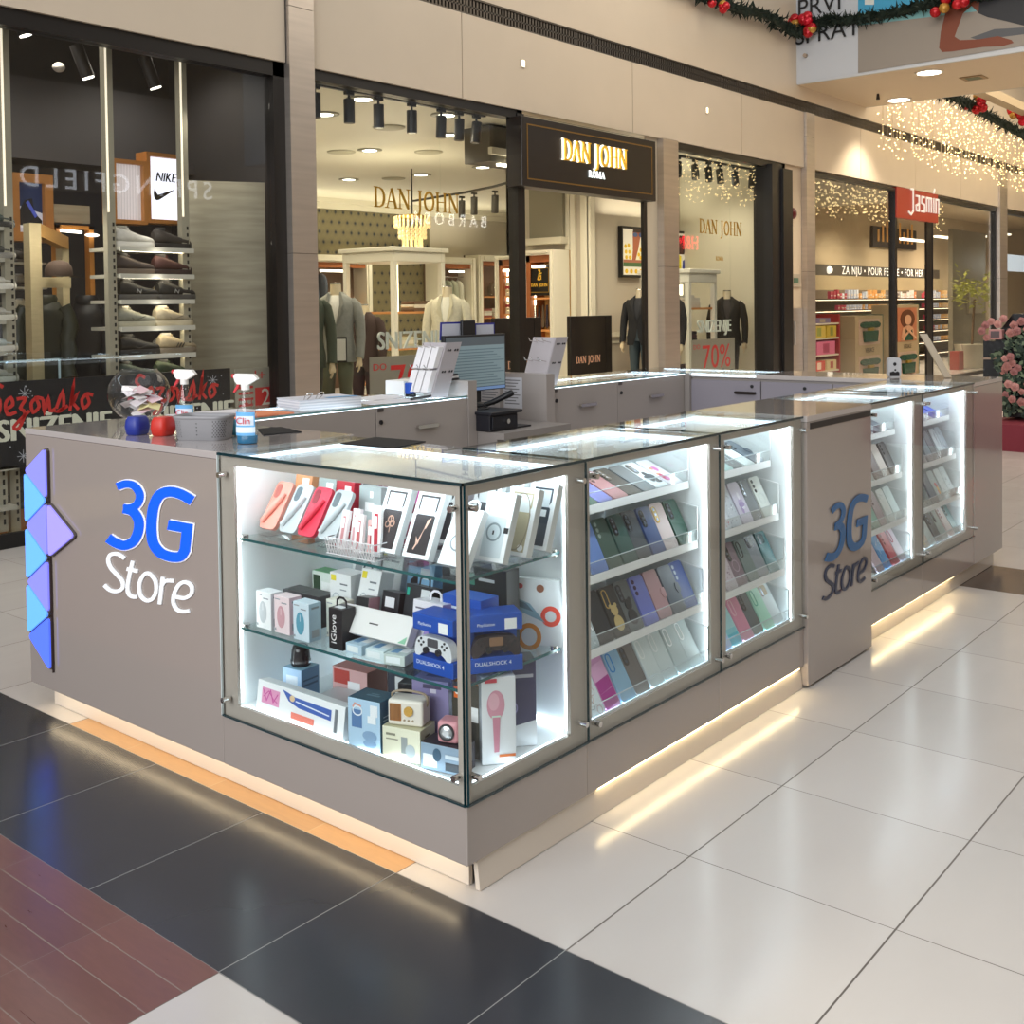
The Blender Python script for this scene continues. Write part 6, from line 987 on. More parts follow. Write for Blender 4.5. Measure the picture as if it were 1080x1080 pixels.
mannequin('black jacket mannequin cut off by the thin black door post', 11.42, 6.8, .3, RZ-.5, '141519', '3a4850', '22242a', neck='b8ac94')
mannequin('second black jacket mannequin just right of the steel pillar', 10.86, 6.02, .3, RZ-.5, '1c1a1d', '26262c', '22242a', neck='b8ac94')
mannequin('dark leather jacket mannequin behind the narrow window sale board', 13.1, 6.3, .2, RZ-.2, '26231f', '1c1c20', '3a3432', 1.05)
# gift cube and screen on showcase
single(M().box(12.25, 6.5, 2.1-.58, 12.45, 6.7, 2.1-.38), 'gift_cube', mat('e4e2da', .5), 'white gift cube on the upper shelf of the narrow window showcase', 'box')
# ---------------------------------------------------------------- shoe shop
perf = mat('a8a390', .4, .2); hole = mat('1a1815', .8)
def upright(label, x, y, z1=3.9):
    t = thing('perforated_upright', label, 'upright', (x, y, 0), 0, 'perforated shelving uprights'); M().box(x-.035, y-.03, 0, x+.035, y+.03, z1).obj('upright_profile', perf, t); q = M()
    z = .1
    while z < 2.3: q.box(x+.008, y-.0315, z, x+.024, y-.0295, z+.028); z += .055
    q.obj('slots', hole, t, kind='stuff'); M().box(x-.06, y-.04, z1-.03, x+.06, y+.04, z1).obj('ceiling_plate', perf, t)
    M().box(x-.03, y-.034, 2.35, x-.014, y-.03, z1-.05).obj('light_tube', emis('fff2d8', .9), t)
upright('perforated upright left of the shoe shelves', 2.40, 5.78); upright('perforated upright right of the shoe shelves', 3.06, 5.78); upright('perforated upright at the far left edge of the shop', 1.6, 5.78)
def shoe(label, x, y, z, rz, up, sole, mark=None, grp='sneakers on the window shelves', s=1.0):
    t = thing('sneaker', label, 'shoe', (x, y, z), rz, grp); U = mat(up, .7, noise=.1, nscale=40); n = 14; st = [(-.14, .028, .035, .085), (-.125, .036, .03, .098), (-.09, .04, .03, .1), (-.05, .04, .03, .088), (-.01, .042, .03, .078), (.04, .047, .03, .071), (.09, .048, .028, .064), (.125, .038, .028, .056), (.145, .02, .026, .042)]
    rs = []
    for X, w_, zb_, zt_ in st: rs.append([Vector((X*s, (w_*math.cos(2*math.pi*k/n))*s, (zb_+(zt_*(1.3 if X < 0 else 1.18)-zb_)*(.5+.5*math.sin(2*math.pi*k/n)))*s)) for k in range(n)])
    M().rings(rs).obj('upper', U, t, True); M().prism([(-.075, .10), (-.045, .092), (-.04, .125), (-.07, .135)], .034*s, lambda u, v, nn_: Vector((u*s, .017*s-nn_, v*s))).obj('tongue', U, t, True, bevel=.003); P_ = [(-.15, .03), (-.08, .036), (0, .033), (.07, .048), (.12, .042), (.155, .0), (.12, -.042), (.07, -.048), (0, -.033), (-.08, -.036), (-.15, -.03)]
    q = M(); pp = smooth(P_, 3, True)[::-1]; q.rings([[Vector((a*s*k, b*s*k*1.05, z_*s)) for a, b in pp] for z_, k in ((0, .95), (.008, 1), (.03, 1.0), (.036, .96))]); q.obj('sole', mat(sole, .6), t, True)
    M().rings([[Vector((-.085*s+.036*s*k*math.cos(a), .026*s*k*math.sin(a), z_*s)) for a in [2*math.pi*i/12 for i in range(12)]] for z_, k in ((.11, 1), (.136, 1.05), (.134, .75))]).obj('collar', mat('1c1b1a' if up < '6' else 'a09c90', .8), t, True)
    q = M()
    for k in range(5): xx = (-.03+k*.018)*s; zz = (.108-k*.0085)*s; q.tube([(xx, -.02*s, zz-.004), (xx+.004, 0, zz+.004), (xx, .02*s, zz-.004)], .0022*s, 5)
    q.obj('laces', mat('d8d4c8' if up > '5' else '3a3836', .8), t, True)
    if mark:
        for sy in (-1, 1):
            q = M(); F = lambda u, v, nn_: Vector((u*s, sy*(.0455+nn_)*s, v*s))
            if mark[0] == 'N': q.ribbon([(-.035, .045), (-.028, .068), (-.008, .045), (.0, .066)], .006, .001, F)
            if mark[0] == 's': [q.ribbon([(-.03+k*.022, .04), (-.012+k*.022, .068)], .007, .001, F) for k in range(3)]
            if mark[0] == 'w': q.ribbon(smooth([(-.05, .06), (-.03, .045), (0, .05), (.05, .068)], 3), .006, .001, F)
            q.obj('side_mark', mat(mark[1], .5), t, True)
    return t
shz = [2.09, 1.88, 1.68, 1.47, 1.25, 1.04]
for k, z in enumerate(shz):
    x0, x1 = 2.44, 3.08+.02*(k in (1, 2, 3, 4)); t = thing('shoe_shelf', '%s metal shelf counted from the top of the shoe rack' % ords[k], 'shelf', (2.75, 5.9, z-.03), 0, 'metal shoe shelves'); M().box(2.44, 5.72, z-.028, 3.1, 6.15, z-.001).obj('shelf_board', mat('b8b4a4', .4), t); M().box(2.44, 5.70, z-.035, 3.1, 5.72, z+.002).obj('front_lip', mat('cfccbe', .35), t)
    M().box(2.5, 5.75, z-.034, 3.04, 5.77, z-.029).obj('led_strip', emis('fff0d0', 14), t)
shoes = [('white sneaker', 'd4d0c6', 'e4e0d6', 0), ('dark brown trail shoe', '2c2622', '1c1a18', 0), ('brown runner', '3a2e2a', '6a5c50', 0), ('dark maroon runner with white laces', '42201c', '2a1a18', 0), ('black runner with letter mark', '141414', '4a4846', ('N', '8a8a88')), ('second black runner with letter mark', '121212', '484644', ('N', '8a8a88')), ('grey sage runner', '8c8c7e', 'b0ac98', ('w', '5a5c50')), ('beige runner', 'a89c84', 'c8bca0', ('w', '7c705c')), ('all black sneaker', '111011', '161516', ('w', '2c2a2a')), ('tan sneaker with three dark stripes', 'a8987a', '7c7060', ('s', '1c1a18')), ('dark green hiking shoe', '2c3a34', '22262a', 0), ('olive hiking shoe', '34402c', '22241e', 0)]
for k, (nm, u, s_, mk) in enumerate(shoes):
    r_, c_ = divmod(k, 2); shoe('%s in front on the %s rack shelf' % (nm, ords[r_]), 2.615+c_*.34+(.03 if r_ in (2, 4) else 0), 5.80, shz[r_], 0, u, s_, mk, s=1.2)
for z in shz[:5]:
    l = bpy.data.lights.new('shelf_fill', 'POINT'); l.energy = .55; l.color = (1, .94, .82); l.shadow_soft_size = .05; o = bpy.data.objects.new('shelf_fill', l); COL.objects.link(o); o.location = (2.75, 5.68, z+.15)  # fill points added in front of the shelves to brighten the shoes
rs = random.Random(11)
for r_ in range(5):
    for c_ in range(3): cc_ = rs.choice(['d8d4c8', 'c8c8c0', 'e0dcd0', '2c4a3c', 'b0a890']); shoe('pale sneaker in the second row of the %s shelf, %s one' % (ords[r_], ['left', 'middle', 'right'][c_]), 2.62+c_*.2, 6.02, shz[r_], R(12), cc_, 'e0dccf', 0, 'second row sneakers', s=.85)
for r_ in range(6):
    x = 1.47; z = 2.2-r_*.22; t = thing('shoe_shelf', 'metal shelf left of the first upright, %s from the top' % ords[r_], 'shelf', (x, 5.85, z-.03), 0, 'metal shoe shelves'); M().box(1.0, 5.72, z-.028, 1.55, 6.1, z-.001).obj('shelf_board', mat('b8b4a4', .4), t)
    shoe('sneaker cut off at the left edge, on shelf %s from the top' % ords[r_], 1.5, 5.8, z, 0, ['3a4844', '4c4c48', 'd0ccc0', 'c0bcb0', 'b8c0bc', 'c8c4b8'][r_], ['2c2c2a', '8c8880', 'e0dcd0', 'd8d4c4', 'd0ccc0', 'dcd8cc'][r_], s=1.1)
# light boxes
def lightbox(label, u0, v0, u1, v1, y, art, fw=.035, em=1.3, name='light_box'):
    A = at(u0, v0, 'y', y); B = at(u1, v1, 'y', y); t = thing(name, label, 'light box', (A.x, y, B.z), 0); fm = mat('b5793c', .45, noise=.1); q = M()
    for a, b, c, d in ((A.x-fw, A.x, B.z-fw, A.z+fw), (B.x, B.x+fw, B.z-fw, A.z+fw), (A.x, B.x, B.z-fw, B.z), (A.x, B.x, A.z, A.z+fw)): q.box(a, y-.05, c, b, y+.12, d)
    q.obj('wood_frame', fm, t); W = B.x-A.x; Hh = A.z-B.z; F = lambda u, v, n: Vector((A.x+u*W, y-n, B.z+v*Hh)); cs = []; q = M()
    for k, (c, pts) in enumerate(art): (cs.append(c) if c not in cs else None); q.prism(pts, .002, F, cs.index(c), .001*k)
    q.obj('lit_panel', [mat(c, .5, emit=em) for c in cs], t); return t, F, W, Hh
sq = [(0, 0), (1, 0), (1, 1), (0, 1)]
t, F, W, Hh = lightbox('white light box with black brand lettering and curved tick mark', 155, 165, 188, 233, 6.5, [('e4e6f4', sq)]); blk = mat('0c0c0e', .5)
txt('NIKE', .115, blk, t, lambda u, v, n: F(.60+u/W, .63+v/Hh, n+.004), 0, .03, sx=.8, shear=.25); txt('NIKE', .115, blk, t, lambda u, v, n: F(.605+u/W, .63+v/Hh, n+.004), 0.004, .03, sx=.8, shear=.25)
q = M(); q.prism([(.22, .5), (.18, .42), (.2, .35), (.27, .31), (.36, .32), (.95, .52), (.42, .42), (.32, .4), (.28, .43)], .003, F, 0, .004); q.obj('tick_mark', blk, t)
lightbox('pale textured blank light box left of the lettered one', 119, 172, 149, 233, 6.5, [('b4acac', sq)]+[('c4bcbc', [(.1*k, 0), (.1*k+.05, 0), (.1*k+.08, 1), (.1*k+.02, 1)]) for k in range(9)], em=.7)
lightbox('light box poster of a dark blue sneaker on a white ground', 17, 192, 45, 246, 6.5, [('c8ccd8', sq), ('1c2c50', [(0, .55), (1, .4), (1, 1), (0, 1)]), ('14161c', [(.05, .15), (.95, .12), (.98, .25), (.7, .4), (.6, .7), (.3, .65), (.1, .45)]), ('4a5ab8', [(.35, .6), (.45, .65), (.8, .35), (.7, .3)]), ('e4e6ea', [(.05, .15), (.95, .12), (.95, .08), (.05, .1)])], fw=.07, em=.35)
# concrete lintel, door frame, cap frame, jackets
A = at(57, 215, 'y', 6.75); B = at(95, 236, 'y', 6.75); single(M().box(A.x, 6.75, B.z, B.x, 6.82, A.z), 'concrete_lintel', conc, 'small pale concrete block above the wooden door frame', 'lintel')
A = at(56, 237, 'y', 6.7); B = at(96, 237, 'y', 6.7); t = thing('door_frame', 'thin honey coloured wooden door frame inside the shoe shop', 'door frame', ((A.x+B.x)/2, 6.7, 0)); fm = mat('c08038', .45)
M().box(A.x, 6.66, 0, A.x+.04, 6.74, A.z).obj('jamb', fm, t); M().box(B.x-.04, 6.66, 0, B.x, 6.74, A.z).obj('jamb', fm, t); M().box(A.x, 6.66, A.z-.03, B.x, 6.74, A.z).obj('lintel', fm, t)
A = at(64, 243, 'y', 6.64); B = at(104, 248, 'y', 6.64); t = thing('tube_lamp', 'white tube lamp inside the wooden door frame', 'lamp', A); M().tube([A, at(86, 245, 'y', 6.64)], .012, 8).obj('tube', emis('fff6e4', 5), t); M().ball(at(97, 248, 'y', 6.64), .06, 12, sc=(1, .8, .25)).obj('lamp_disc', emis('fff6e4', 4), t)
pale = mat('c9b890', .5, noise=.08, nscale=10, tex='grain'); x0 = 1.95; t = thing('wooden_display_frame', 'pale wooden gate shaped display frame holding a cap', 'display frame', (2.15, 6.2, 0))
M().box(1.95, 6.14, 0, 2.04, 6.24, 2.27).obj('post', pale, t); M().box(2.40, 6.5, 0, 2.46, 6.6, 2.12).obj('post', pale, t); q = M(); q.add([(2.04, 6.14, 2.17), (2.04, 6.24, 2.17), (2.04, 6.14, 2.27), (2.04, 6.24, 2.27), (2.46, 6.5, 2.1), (2.43, 6.6, 2.1), (2.46, 6.5, 2.2), (2.43, 6.6, 2.2)], [(0, 2, 6, 4), (1, 5, 7, 3), (2, 3, 7, 6), (0, 4, 5, 1), (0, 1, 3, 2), (4, 6, 7, 5)]); q.obj('top_rail', mat('c99a58', .5), t); M().box(2.04, 6.15, 1.78, 2.28, 6.17, 1.86).obj('cross_rail', pale, t)
t = thing('baseball_cap', 'brown baseball cap with long peak on the wooden frame', 'cap', (2.10, 6.0, 1.865), R(-20)); q = M(); q.lathe([(.10, 0), (.103, .03), (.095, .07), (.07, .105), (.03, .12), (.002, .122)], (0, 0, 0), 20); q.obj('crown', mat('4a382c', .8), t, True); q = M(); q.add([(.05, -.075, .01), (.13, -.07, -.008), (.19, -.03, -.02), (.2, .02, -.02), (.15, .07, -.008), (.06, .08, .01)], [(0, 1, 2, 3, 4, 5)]); q.obj('peak', mat('4a382c', .8), t, True)
def puffer(label, x, y, z, c, w_=.3):
    t = thing('padded_jacket', label, 'jacket', (x, y, z), R(-40), 'padded jackets in the shoe shop'); rs = []
    for k in range(15): f_ = 1+.07*math.cos(k*math.pi); zz = .72*(1-k/14); ww = w_*(.62 if k == 0 else .9 if k == 1 else 1)*f_; rs.append([Vector((math.cos(a)*ww*.6, math.sin(a)*ww*.42, zz)) for a in [2*math.pi*i/18 for i in range(18)]])
    M().rings(rs).obj('body', mat(c, .45), t, True)
    for s_ in (-1, 1): M().tube([(s_*w_*.5, 0, .68)]+[(s_*(w_*.62+.02*(k % 2)), -.02*k, .62-.1*k) for k in range(6)], [.06]+[.068 if k % 2 else .058 for k in range(6)], 12).obj('sleeve', mat(c, .45), t, True)
    M().lathe([(.09, 0), (.1, .05), (.085, .08)], (0, 0, .7), 16, cap=False).obj('collar', mat(c, .5), t, True)
puffer('olive padded jacket below the brown cap', 2.2, 6.42, .95, '2b2f22', .28); puffer('black padded jacket left of the wooden post', 1.86, 6.85, .95, '141416', .3); puffer('dark jacket right of the olive one', 2.72, 6.7, .95, '1c1d22', .26)
for k in range(5):
    z = 2.0-k*.2; x = 1.85; t = thing('wall_shelf', 'short shelf behind the wooden frame, %s from the top' % ords[k], 'shelf', (1.95, 6.9, z), 0, 'short shelves behind the wooden frame'); M().box(1.95, 6.75, z-.02, 2.4, 7.1, z).obj('shelf_board', mat('a8a290', .4), t)
    for j in range(2): shoe('%s sneaker on the short shelf behind the frame, %s board' % (['red', 'dark'][j] if k == 0 else ['light', 'patterned'][j], ords[k]), 2.05+j*.22, 6.85, z, R(15), ['b02418', '3a3632', 'a89878', '8c8474', '6a6456', 'c0b498'][(k*2+j) % 6], ['d8d0c0', '3a3632'][j], 0, 'small sneakers behind the wooden frame', s=.8)
# window banner + sale poster
t = thing('sale_banner', 'long black snowflake banner with red script and white capitals in the window', 'banner', (2.3, 5.62, .5)); M().box(-.2, 5.62, .5, 3.37, 5.64, 1.11).obj('banner_board', mat('14161c', .5), t); Fb = lambda ox: (lambda u, v, n: Vector((ox+u, 5.619-n, v)))
flake = M(); fr_ = random.Random(2)
for k in range(70): x = fr_.uniform(-.1, 3.3); z = fr_.uniform(.53, 1.08); r_ = fr_.uniform(.003, .007); flake.prism(ellipse(x, z, r_, r_, 6), .0006, Fb(0), 0, .0002)
for x, z in ((1.62, 1.02), (3.2, 1.02), (1.6, .58), (2.45, .62), (.9, .9)):
    for a in range(4): c_, s_ = math.cos(a*math.pi/4)*.045, math.sin(a*math.pi/4)*.045; flake.ribbon([(x-c_, z-s_), (x+c_, z+s_)], .004, .0006, Fb(0), 0, .0002)
flake.obj('snowflakes', mat('c8ccd4', .5), t, kind='stuff')
scr = {'S': [(.3, .9), (.12, 1.0), (.0, .8), (.2, .55), (.15, .2), (-.1, .1)], 'e': [(.0, .3), (.2, .4), (.15, .6), (.0, .45), (.05, .15), (.3, .2)], 'z': [(.0, .55), (.25, .55), (.1, .3), (.22, .15), (.05, -.25), (-.1, -.2), (.35, .2)], 'o': [(.2, .55), (.05, .4), (.1, .15), (.28, .3), (.2, .55), (.4, .5)], 'n': [(.0, .5), (.03, .15), (.15, .5), (.2, .15), (.35, .2)], 's': [(.0, .2), (.2, .65), (.22, .2), (.05, .12), (.35, .25)], 'k': [(.05, .1), (.2, .95), (.1, .3), (.28, .55), (.15, .35), (.32, .12)]}
def script(word, x, z, h, par, F, m):
    q = M(); ad = {'S': .34, 'e': .3, 'z': .34, 'o': .38, 'n': .36, 's': .34, 'k': .36}
    for k, c in enumerate(word): q.ribbon([(x+a*h, z+b*h) for a, b in smooth(scr[c], 3)], .024, .0015, F, 0, .0015+k*.00003); x += ad[c]*h*1.05
    q.obj('script_lettering', m, par)
redm = mat('c8302c', .45, emit=.1); wl = mat('d8d8c4', .5, emit=.08)
for ox in (1.42, 2.78-.25):
    script('Sezonsko', ox-.03, .845, .255, t, Fb(0), redm); [txt('SNIŽENJE', .215, wl, t, Fb(0), ox+.42+dx_, .76+dz_, sx=.98, n0=.001+dx_*.01) for dx_, dz_ in ((0, 0), (.01, .004), (.02, 0))]
t = thing('sale_poster', 'white poster with red block and percentage print beside the banner', 'poster', (3.6, 5.62, .6)); M().box(3.42, 5.62, .55, 3.86, 5.63, 1.1).obj('poster_board', mat('b0ab98', .5), t); F = Fb(0)
q = M().prism([(3.62, .74), (3.8, .74), (3.8, .93), (3.62, .93)], .001, F, 0, .0005); q.prism([(3.62, .60), (3.8, .60), (3.8, .7), (3.62, .7)], .001, F, 0, .0005); 
for k in range(6): q.prism([(3.45, 1.03-k*.05), (3.6, 1.03-k*.05), (3.6, 1.05-k*.05), (3.45, 1.05-k*.05)], .001, F, 0, .0005)
q.obj('red_print', redm, t); txt('2', .2, wl, t, F, 3.73, .84, n0=.002); txt('+1', .1, redm, t, F, 3.55, .8, n0=.002); txt('1+', .12, redm, t, F, 3.66, 1.03, n0=.002); txt('FTA', .09, redm, t, F, 3.7, .65, n0=.002)
# front rack lower left, glass rail, plinth
t = thing('shoe_rack', 'low perforated metal shoe rack at the lower left edge', 'rack', (1.35, 5.75, 0)); M().box(1.45, 5.7, .05, 1.52, 5.76, .62).obj('rack_post', perf, t); q = M(); [q.box(1.487, 5.698, .1+k*.07, 1.502, 5.701, .14+k*.07) for k in range(7)]; q.obj('slots', hole, t, kind='stuff')
for z in (.52, .24): M().box(.8, 5.62, z-.03, 1.55, 6.0, z).obj('shelf_board', mat('b8b4a4', .4), t)
shoe('purple brown clog on the low rack at the left edge', 1.4, 5.78, .52, 0, '4c3c3e', 'b4ae9c', s=1.1); shoe('black sneaker on the low rack at the left edge', 1.4, 5.78, .24, 0, '17171a', '1c1c1e', s=1.1); shoe('black sneaker standing behind the low rack', 1.68, 5.95, .18, R(80), '151517', '303234', s=1.2)
wallbox('baseboard_shoe_shop', M().box(-6, 5.36, 0, 3.8, 5.4, .1), mat('0c0b0b', .5)); single(M().box(.6, 5.9, 0, 1.9, 6.6, .16), 'wooden_podium', mat('a06a40', .5), 'low brown wooden podium behind the shoe rack', 'podium')
single(M().box(1.56, 5.86, .17, 1.75, 6.06, .175), 'shoe_mat', mat('8a5a38', .6), 'small brown board under the standing black sneaker', 'board') if False else None
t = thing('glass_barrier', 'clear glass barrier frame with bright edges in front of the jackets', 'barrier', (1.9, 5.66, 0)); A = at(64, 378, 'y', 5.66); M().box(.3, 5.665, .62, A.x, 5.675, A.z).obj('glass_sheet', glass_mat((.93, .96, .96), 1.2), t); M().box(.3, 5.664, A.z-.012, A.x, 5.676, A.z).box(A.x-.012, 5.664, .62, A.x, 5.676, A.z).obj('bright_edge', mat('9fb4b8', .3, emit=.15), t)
for k, (u, v) in enumerate([(16, 12), (83, 58), (155, 70)]):
    p = at(u, v, 'y', 6.2); p.z = min(p.z, 4.0); tracklight('black cylinder spotlight hanging in the shoe shop, %s from the left edge' % ords[k], p+Vector((0, 0, .15)), (.35, -.1), 'spotlights in the shoe shop', .2, mat('1c1b1c', .4))
    q = M(); d = Vector((.35, -.1, -1)).normalized(); c_ = p+Vector((0, 0, .02)); single(q.cyl(c_+d*.2, c_+d*.21, .045, n=14), 'spot_glow_disc', emis('fff8e8', 5), 'glowing face of the %s shoe shop spotlight' % ords[k], 'lamp')
p = at(62, 71, 'y', 6.4); single(M().ball(p, .05, 12, sc=(1, 1, .8)), 'dome_camera', mat('c8c4bc', .4), 'white dome camera under the dark shoe shop ceiling', 'camera')
# ---------------------------------------------------------------- perfume shop
t = thing('shop_sign', 'red projecting sign with white rounded lettering over the perfume shop door', 'sign', (18.6, WY-.1, 3.1)); SJ = WY-.05; A = at(946, 196.5, 'y', SJ); B = at(989.5, 235.5, 'y', SJ); M().box(A.x, SJ, B.z, B.x, WY+.05, A.z).obj('sign_board', mat('a83a26', .4), t, bevel=.01); ja = at(957.5, 210, 'y', SJ); jb = at(989, 210, 'y', SJ); jz = at(972, 223, 'y', SJ).z; js = (jb.x-ja.x)/1.47
F = FY(WY-.051); LJ = [([(.10,-.05),(.22,-.1),(.32,-.02),(.32,.42),(.2,.42)], 0), ([(.45,.3),(.6,.3),(.6,0),(.47,0),(.45,.1),(.6,.15)], 0), ([(.86,.3),(.73,.3),(.72,.18),(.86,.14),(.86,0),(.7,0)], 0), ([(.96,0),(.96,.3),(1.08,.3),(1.08,0),(1.08,.3),(1.2,.3),(1.2,0)], 0), ([(1.32,0),(1.32,.32)], 0), ([(1.32,.42),(1.38,.52)], 0), ([(1.43,0),(1.43,.3),(1.57,.3),(1.57,0)], 0)]
q = M()
for k, (pts, c) in enumerate(LJ): q.ribbon([(ja.x+(a-.1)*js, jz+b*.9) for a, b in pts], .036, .02, F, 0, .001+k*.0005)
q.obj('lettering', mat('f0ece8', .5, emit=.25), t)
t = thing('header_band', 'dark header band with white capitals above the perfume shelves', 'sign', (24, 8.88, 2.35)); M().box(14.1, 8.8, 2.2, 30.3, 8.9, 2.46).obj('band_board', mat('4a443c', .5), t); M().box(14.1, 8.7, 1.86, 30.3, 8.9, 2.2).obj('pelmet', mat('b5a482', .5), t)
txt('ZA NJU • POUR FEMME • FOR HER •', .27, emis('f4ece0', 1.1), t, FY(8.795), 26.3, 2.33, sx=1.2, space=1.15); M().ball((22.6, 8.78, 2.33), .09, 10).obj('drop_mark', emis('f8f0e0', 1.2), t)
A = at(919, 238, 'y', 8.86); B = at(965, 264, 'y', 8.86); t = thing('wall_poster', 'dark perfume poster with golden bottles on the back wall', 'poster', (A.x, 8.86, B.z)); M().box(A.x, 8.82, B.z, B.x, 8.89, A.z).obj('poster_board', mat('2c231c', .4), t); q = M()
for k in range(9): q.box(A.x+.3+k*.3, 8.81, B.z+.15, A.x+.42+k*.3, 8.82, B.z+.45+.12*(k % 3))
q.obj('bottle_picture', mat('c08a40', .4, emit=.2), t)
cols = ['c04858', 'b0404c', 'd8d8e0', 'c8ccd8', 'e8a860', 'e0b070', 'f0c890', '8a8078', 'd8b8a8', 'e8e0d8', 'e89060', 'f0e0d0']; rp = random.Random(21)
t = thing('perfume_shelving', 'long dark shelving with lit perfume rows at the back of the shop', 'shelving', (22, 8.6, 0)); M().box(19, 8.6, 0, 31, 8.88, 1.86).obj('back_panel', mat('7a6c58', .6), t)
for z in (1.66, 1.4, 1.1, .8, .5, .2): M().box(19, 8.2, z-.03, 31, 8.6, z).obj('shelf_board', mat('4a3c30', .5), t); M().box(19, 8.2, z-.045, 31, 8.23, z-.03).obj('led_strip', emis('ffe8c0', 2.5), t)
protos = {}
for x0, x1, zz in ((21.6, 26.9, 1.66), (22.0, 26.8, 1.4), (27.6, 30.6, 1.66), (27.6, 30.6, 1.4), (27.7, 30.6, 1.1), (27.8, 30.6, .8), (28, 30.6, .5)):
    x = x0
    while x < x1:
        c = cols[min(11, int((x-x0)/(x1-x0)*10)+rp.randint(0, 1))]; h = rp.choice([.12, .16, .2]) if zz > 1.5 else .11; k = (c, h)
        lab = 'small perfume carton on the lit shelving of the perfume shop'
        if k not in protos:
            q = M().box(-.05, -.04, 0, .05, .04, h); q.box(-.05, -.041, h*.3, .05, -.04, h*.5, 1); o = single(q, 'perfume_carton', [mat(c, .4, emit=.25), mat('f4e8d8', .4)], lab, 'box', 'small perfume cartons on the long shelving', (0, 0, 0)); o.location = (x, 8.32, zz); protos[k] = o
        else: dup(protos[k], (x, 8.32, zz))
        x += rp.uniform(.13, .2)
t = thing('gift_rack', 'red edged rack of gift sets just right of the steel column', 'rack', (17.2, 6.7, 0)); M().box(16.5, 6.95, 0, 17.8, 7.0, 1.36).obj('back_panel', mat('5a1a1c', .5), t); M().box(17.78, 6.5, 0, 17.84, 7.0, 1.36).obj('side_panel', mat('a01c24', .4), t)
for z in (1.2, .93, .62, .33): M().box(16.5, 6.5, z-.03, 17.78, 6.95, z).obj('shelf_board', mat('d8c8b0', .4), t)
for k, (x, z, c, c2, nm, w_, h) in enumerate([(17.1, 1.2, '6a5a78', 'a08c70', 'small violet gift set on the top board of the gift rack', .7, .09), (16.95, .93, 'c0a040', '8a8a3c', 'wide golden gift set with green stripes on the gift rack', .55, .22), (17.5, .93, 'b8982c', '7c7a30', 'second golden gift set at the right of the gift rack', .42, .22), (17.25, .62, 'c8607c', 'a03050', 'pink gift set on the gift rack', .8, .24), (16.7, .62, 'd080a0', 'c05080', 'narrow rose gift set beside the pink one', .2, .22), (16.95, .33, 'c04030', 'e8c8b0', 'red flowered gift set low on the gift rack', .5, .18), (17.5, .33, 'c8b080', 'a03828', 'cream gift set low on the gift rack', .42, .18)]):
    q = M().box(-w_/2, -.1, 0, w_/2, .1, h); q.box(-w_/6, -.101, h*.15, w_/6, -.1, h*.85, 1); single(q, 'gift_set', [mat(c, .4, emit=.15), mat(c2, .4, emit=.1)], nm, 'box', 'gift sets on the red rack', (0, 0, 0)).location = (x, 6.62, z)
def totem(label, x0, x1, y, zt, woman):
    t = thing('perfume_display', label, 'display', ((x0+x1)/2, y, 0), 0, 'tall perfume displays'); W = x1-x0; bg = mat('b8a07c', .5); M().box(x0, y, 0, x1, y+.5, zt).obj('display_body', bg, t); M().box(x1, y+.02, 0, x1+.1, y+.5, zt+.02).obj('side_panel', mat('2c5240', .4), t); F = lambda u, v, n: Vector((x0+u*W, y-n, v))
    grn = mat('1f5240', .25); q = M()
    for zb in ((.72, -.02) if not woman else (-.02,)):
        q.prism([(.12, zb+.0), (.88, zb), (.88, zb+.52), (.12, zb+.52)], .01, F, 2, 0); q.prism([(.28, zb+.06), (.72, zb+.06), (.76, zb+.28), (.24, zb+.28)], .05, F, 0, .01); q.prism([(.42, zb+.28), (.58, zb+.28), (.58, zb+.34), (.42, zb+.34)], .05, F, 1, .01)
        for cx_ in (.3, .5, .7): q.prism(ellipse(cx_, zb+.4, .15, .065, 14), .04, F, 0, .01+.005*(cx_ == .5))
    if woman:
        q.prism([(.1, .72), (.9, .72), (.9, zt-.06), (.1, zt-.06)], .01, F, 3, 0); q.prism(ellipse(.5, 1.2, .3, .2, 16), .01, F, 4, .01); q.prism(ellipse(.5, 1.18, .14, .11, 14), .01, F, 5, .02)
        q.prism([(.2, .74), (.8, .74), (.72, 1.0), (.56, 1.06), (.44, 1.06), (.28, 1.0)], .01, F, 5, .015); q.prism([(.36, .74), (.7, .74), (.66, .98), (.4, .98)], .01, F, 0, .026); q.ribbon([(.22, .78), (.62, 1.0)], .05, .01, F, 5, .038); q.ribbon([(.78, .78), (.38, 1.0)], .05, .01, F, 5, .05)
    q.obj('printed_picture', [grn, mat('c8a040', .3, .5), mat('c8a894', .5), mat('b8704c', .5, emit=.1), mat('6a3a20', .5), mat('d09a74', .5, emit=.1)], t); serif_ok = txt('VERSACE', .13, mat('2a2018', .5), t, lambda u, v, n: Vector((x0+W*.5+u, y-n, .61+v)), n0=.012, sx=W/1.6)
totem('tall perfume display with green bottle pictures behind the left pane', 18.8, 20.2, 6.6, 1.3, False); totem('perfume display with a curly haired woman portrait in the doorway', 20.9, 22.3, 6.6, 1.5, True)
t = thing('tall_display', 'dark shop floor display between gift rack and bottle display', 'display', (18.3, 6.9, 0)); M().box(17.95, 6.9, 0, 18.7, 7.0, 1.25).obj('panel', mat('33291f', .5), t); M().tube([(18.1, 6.86, .2), (18.15, 6.86, .75), (18.35, 6.86, .95)], [.06, .09, .04], 10).obj('bright_reflector', mat('9aa4b8', .3), t)
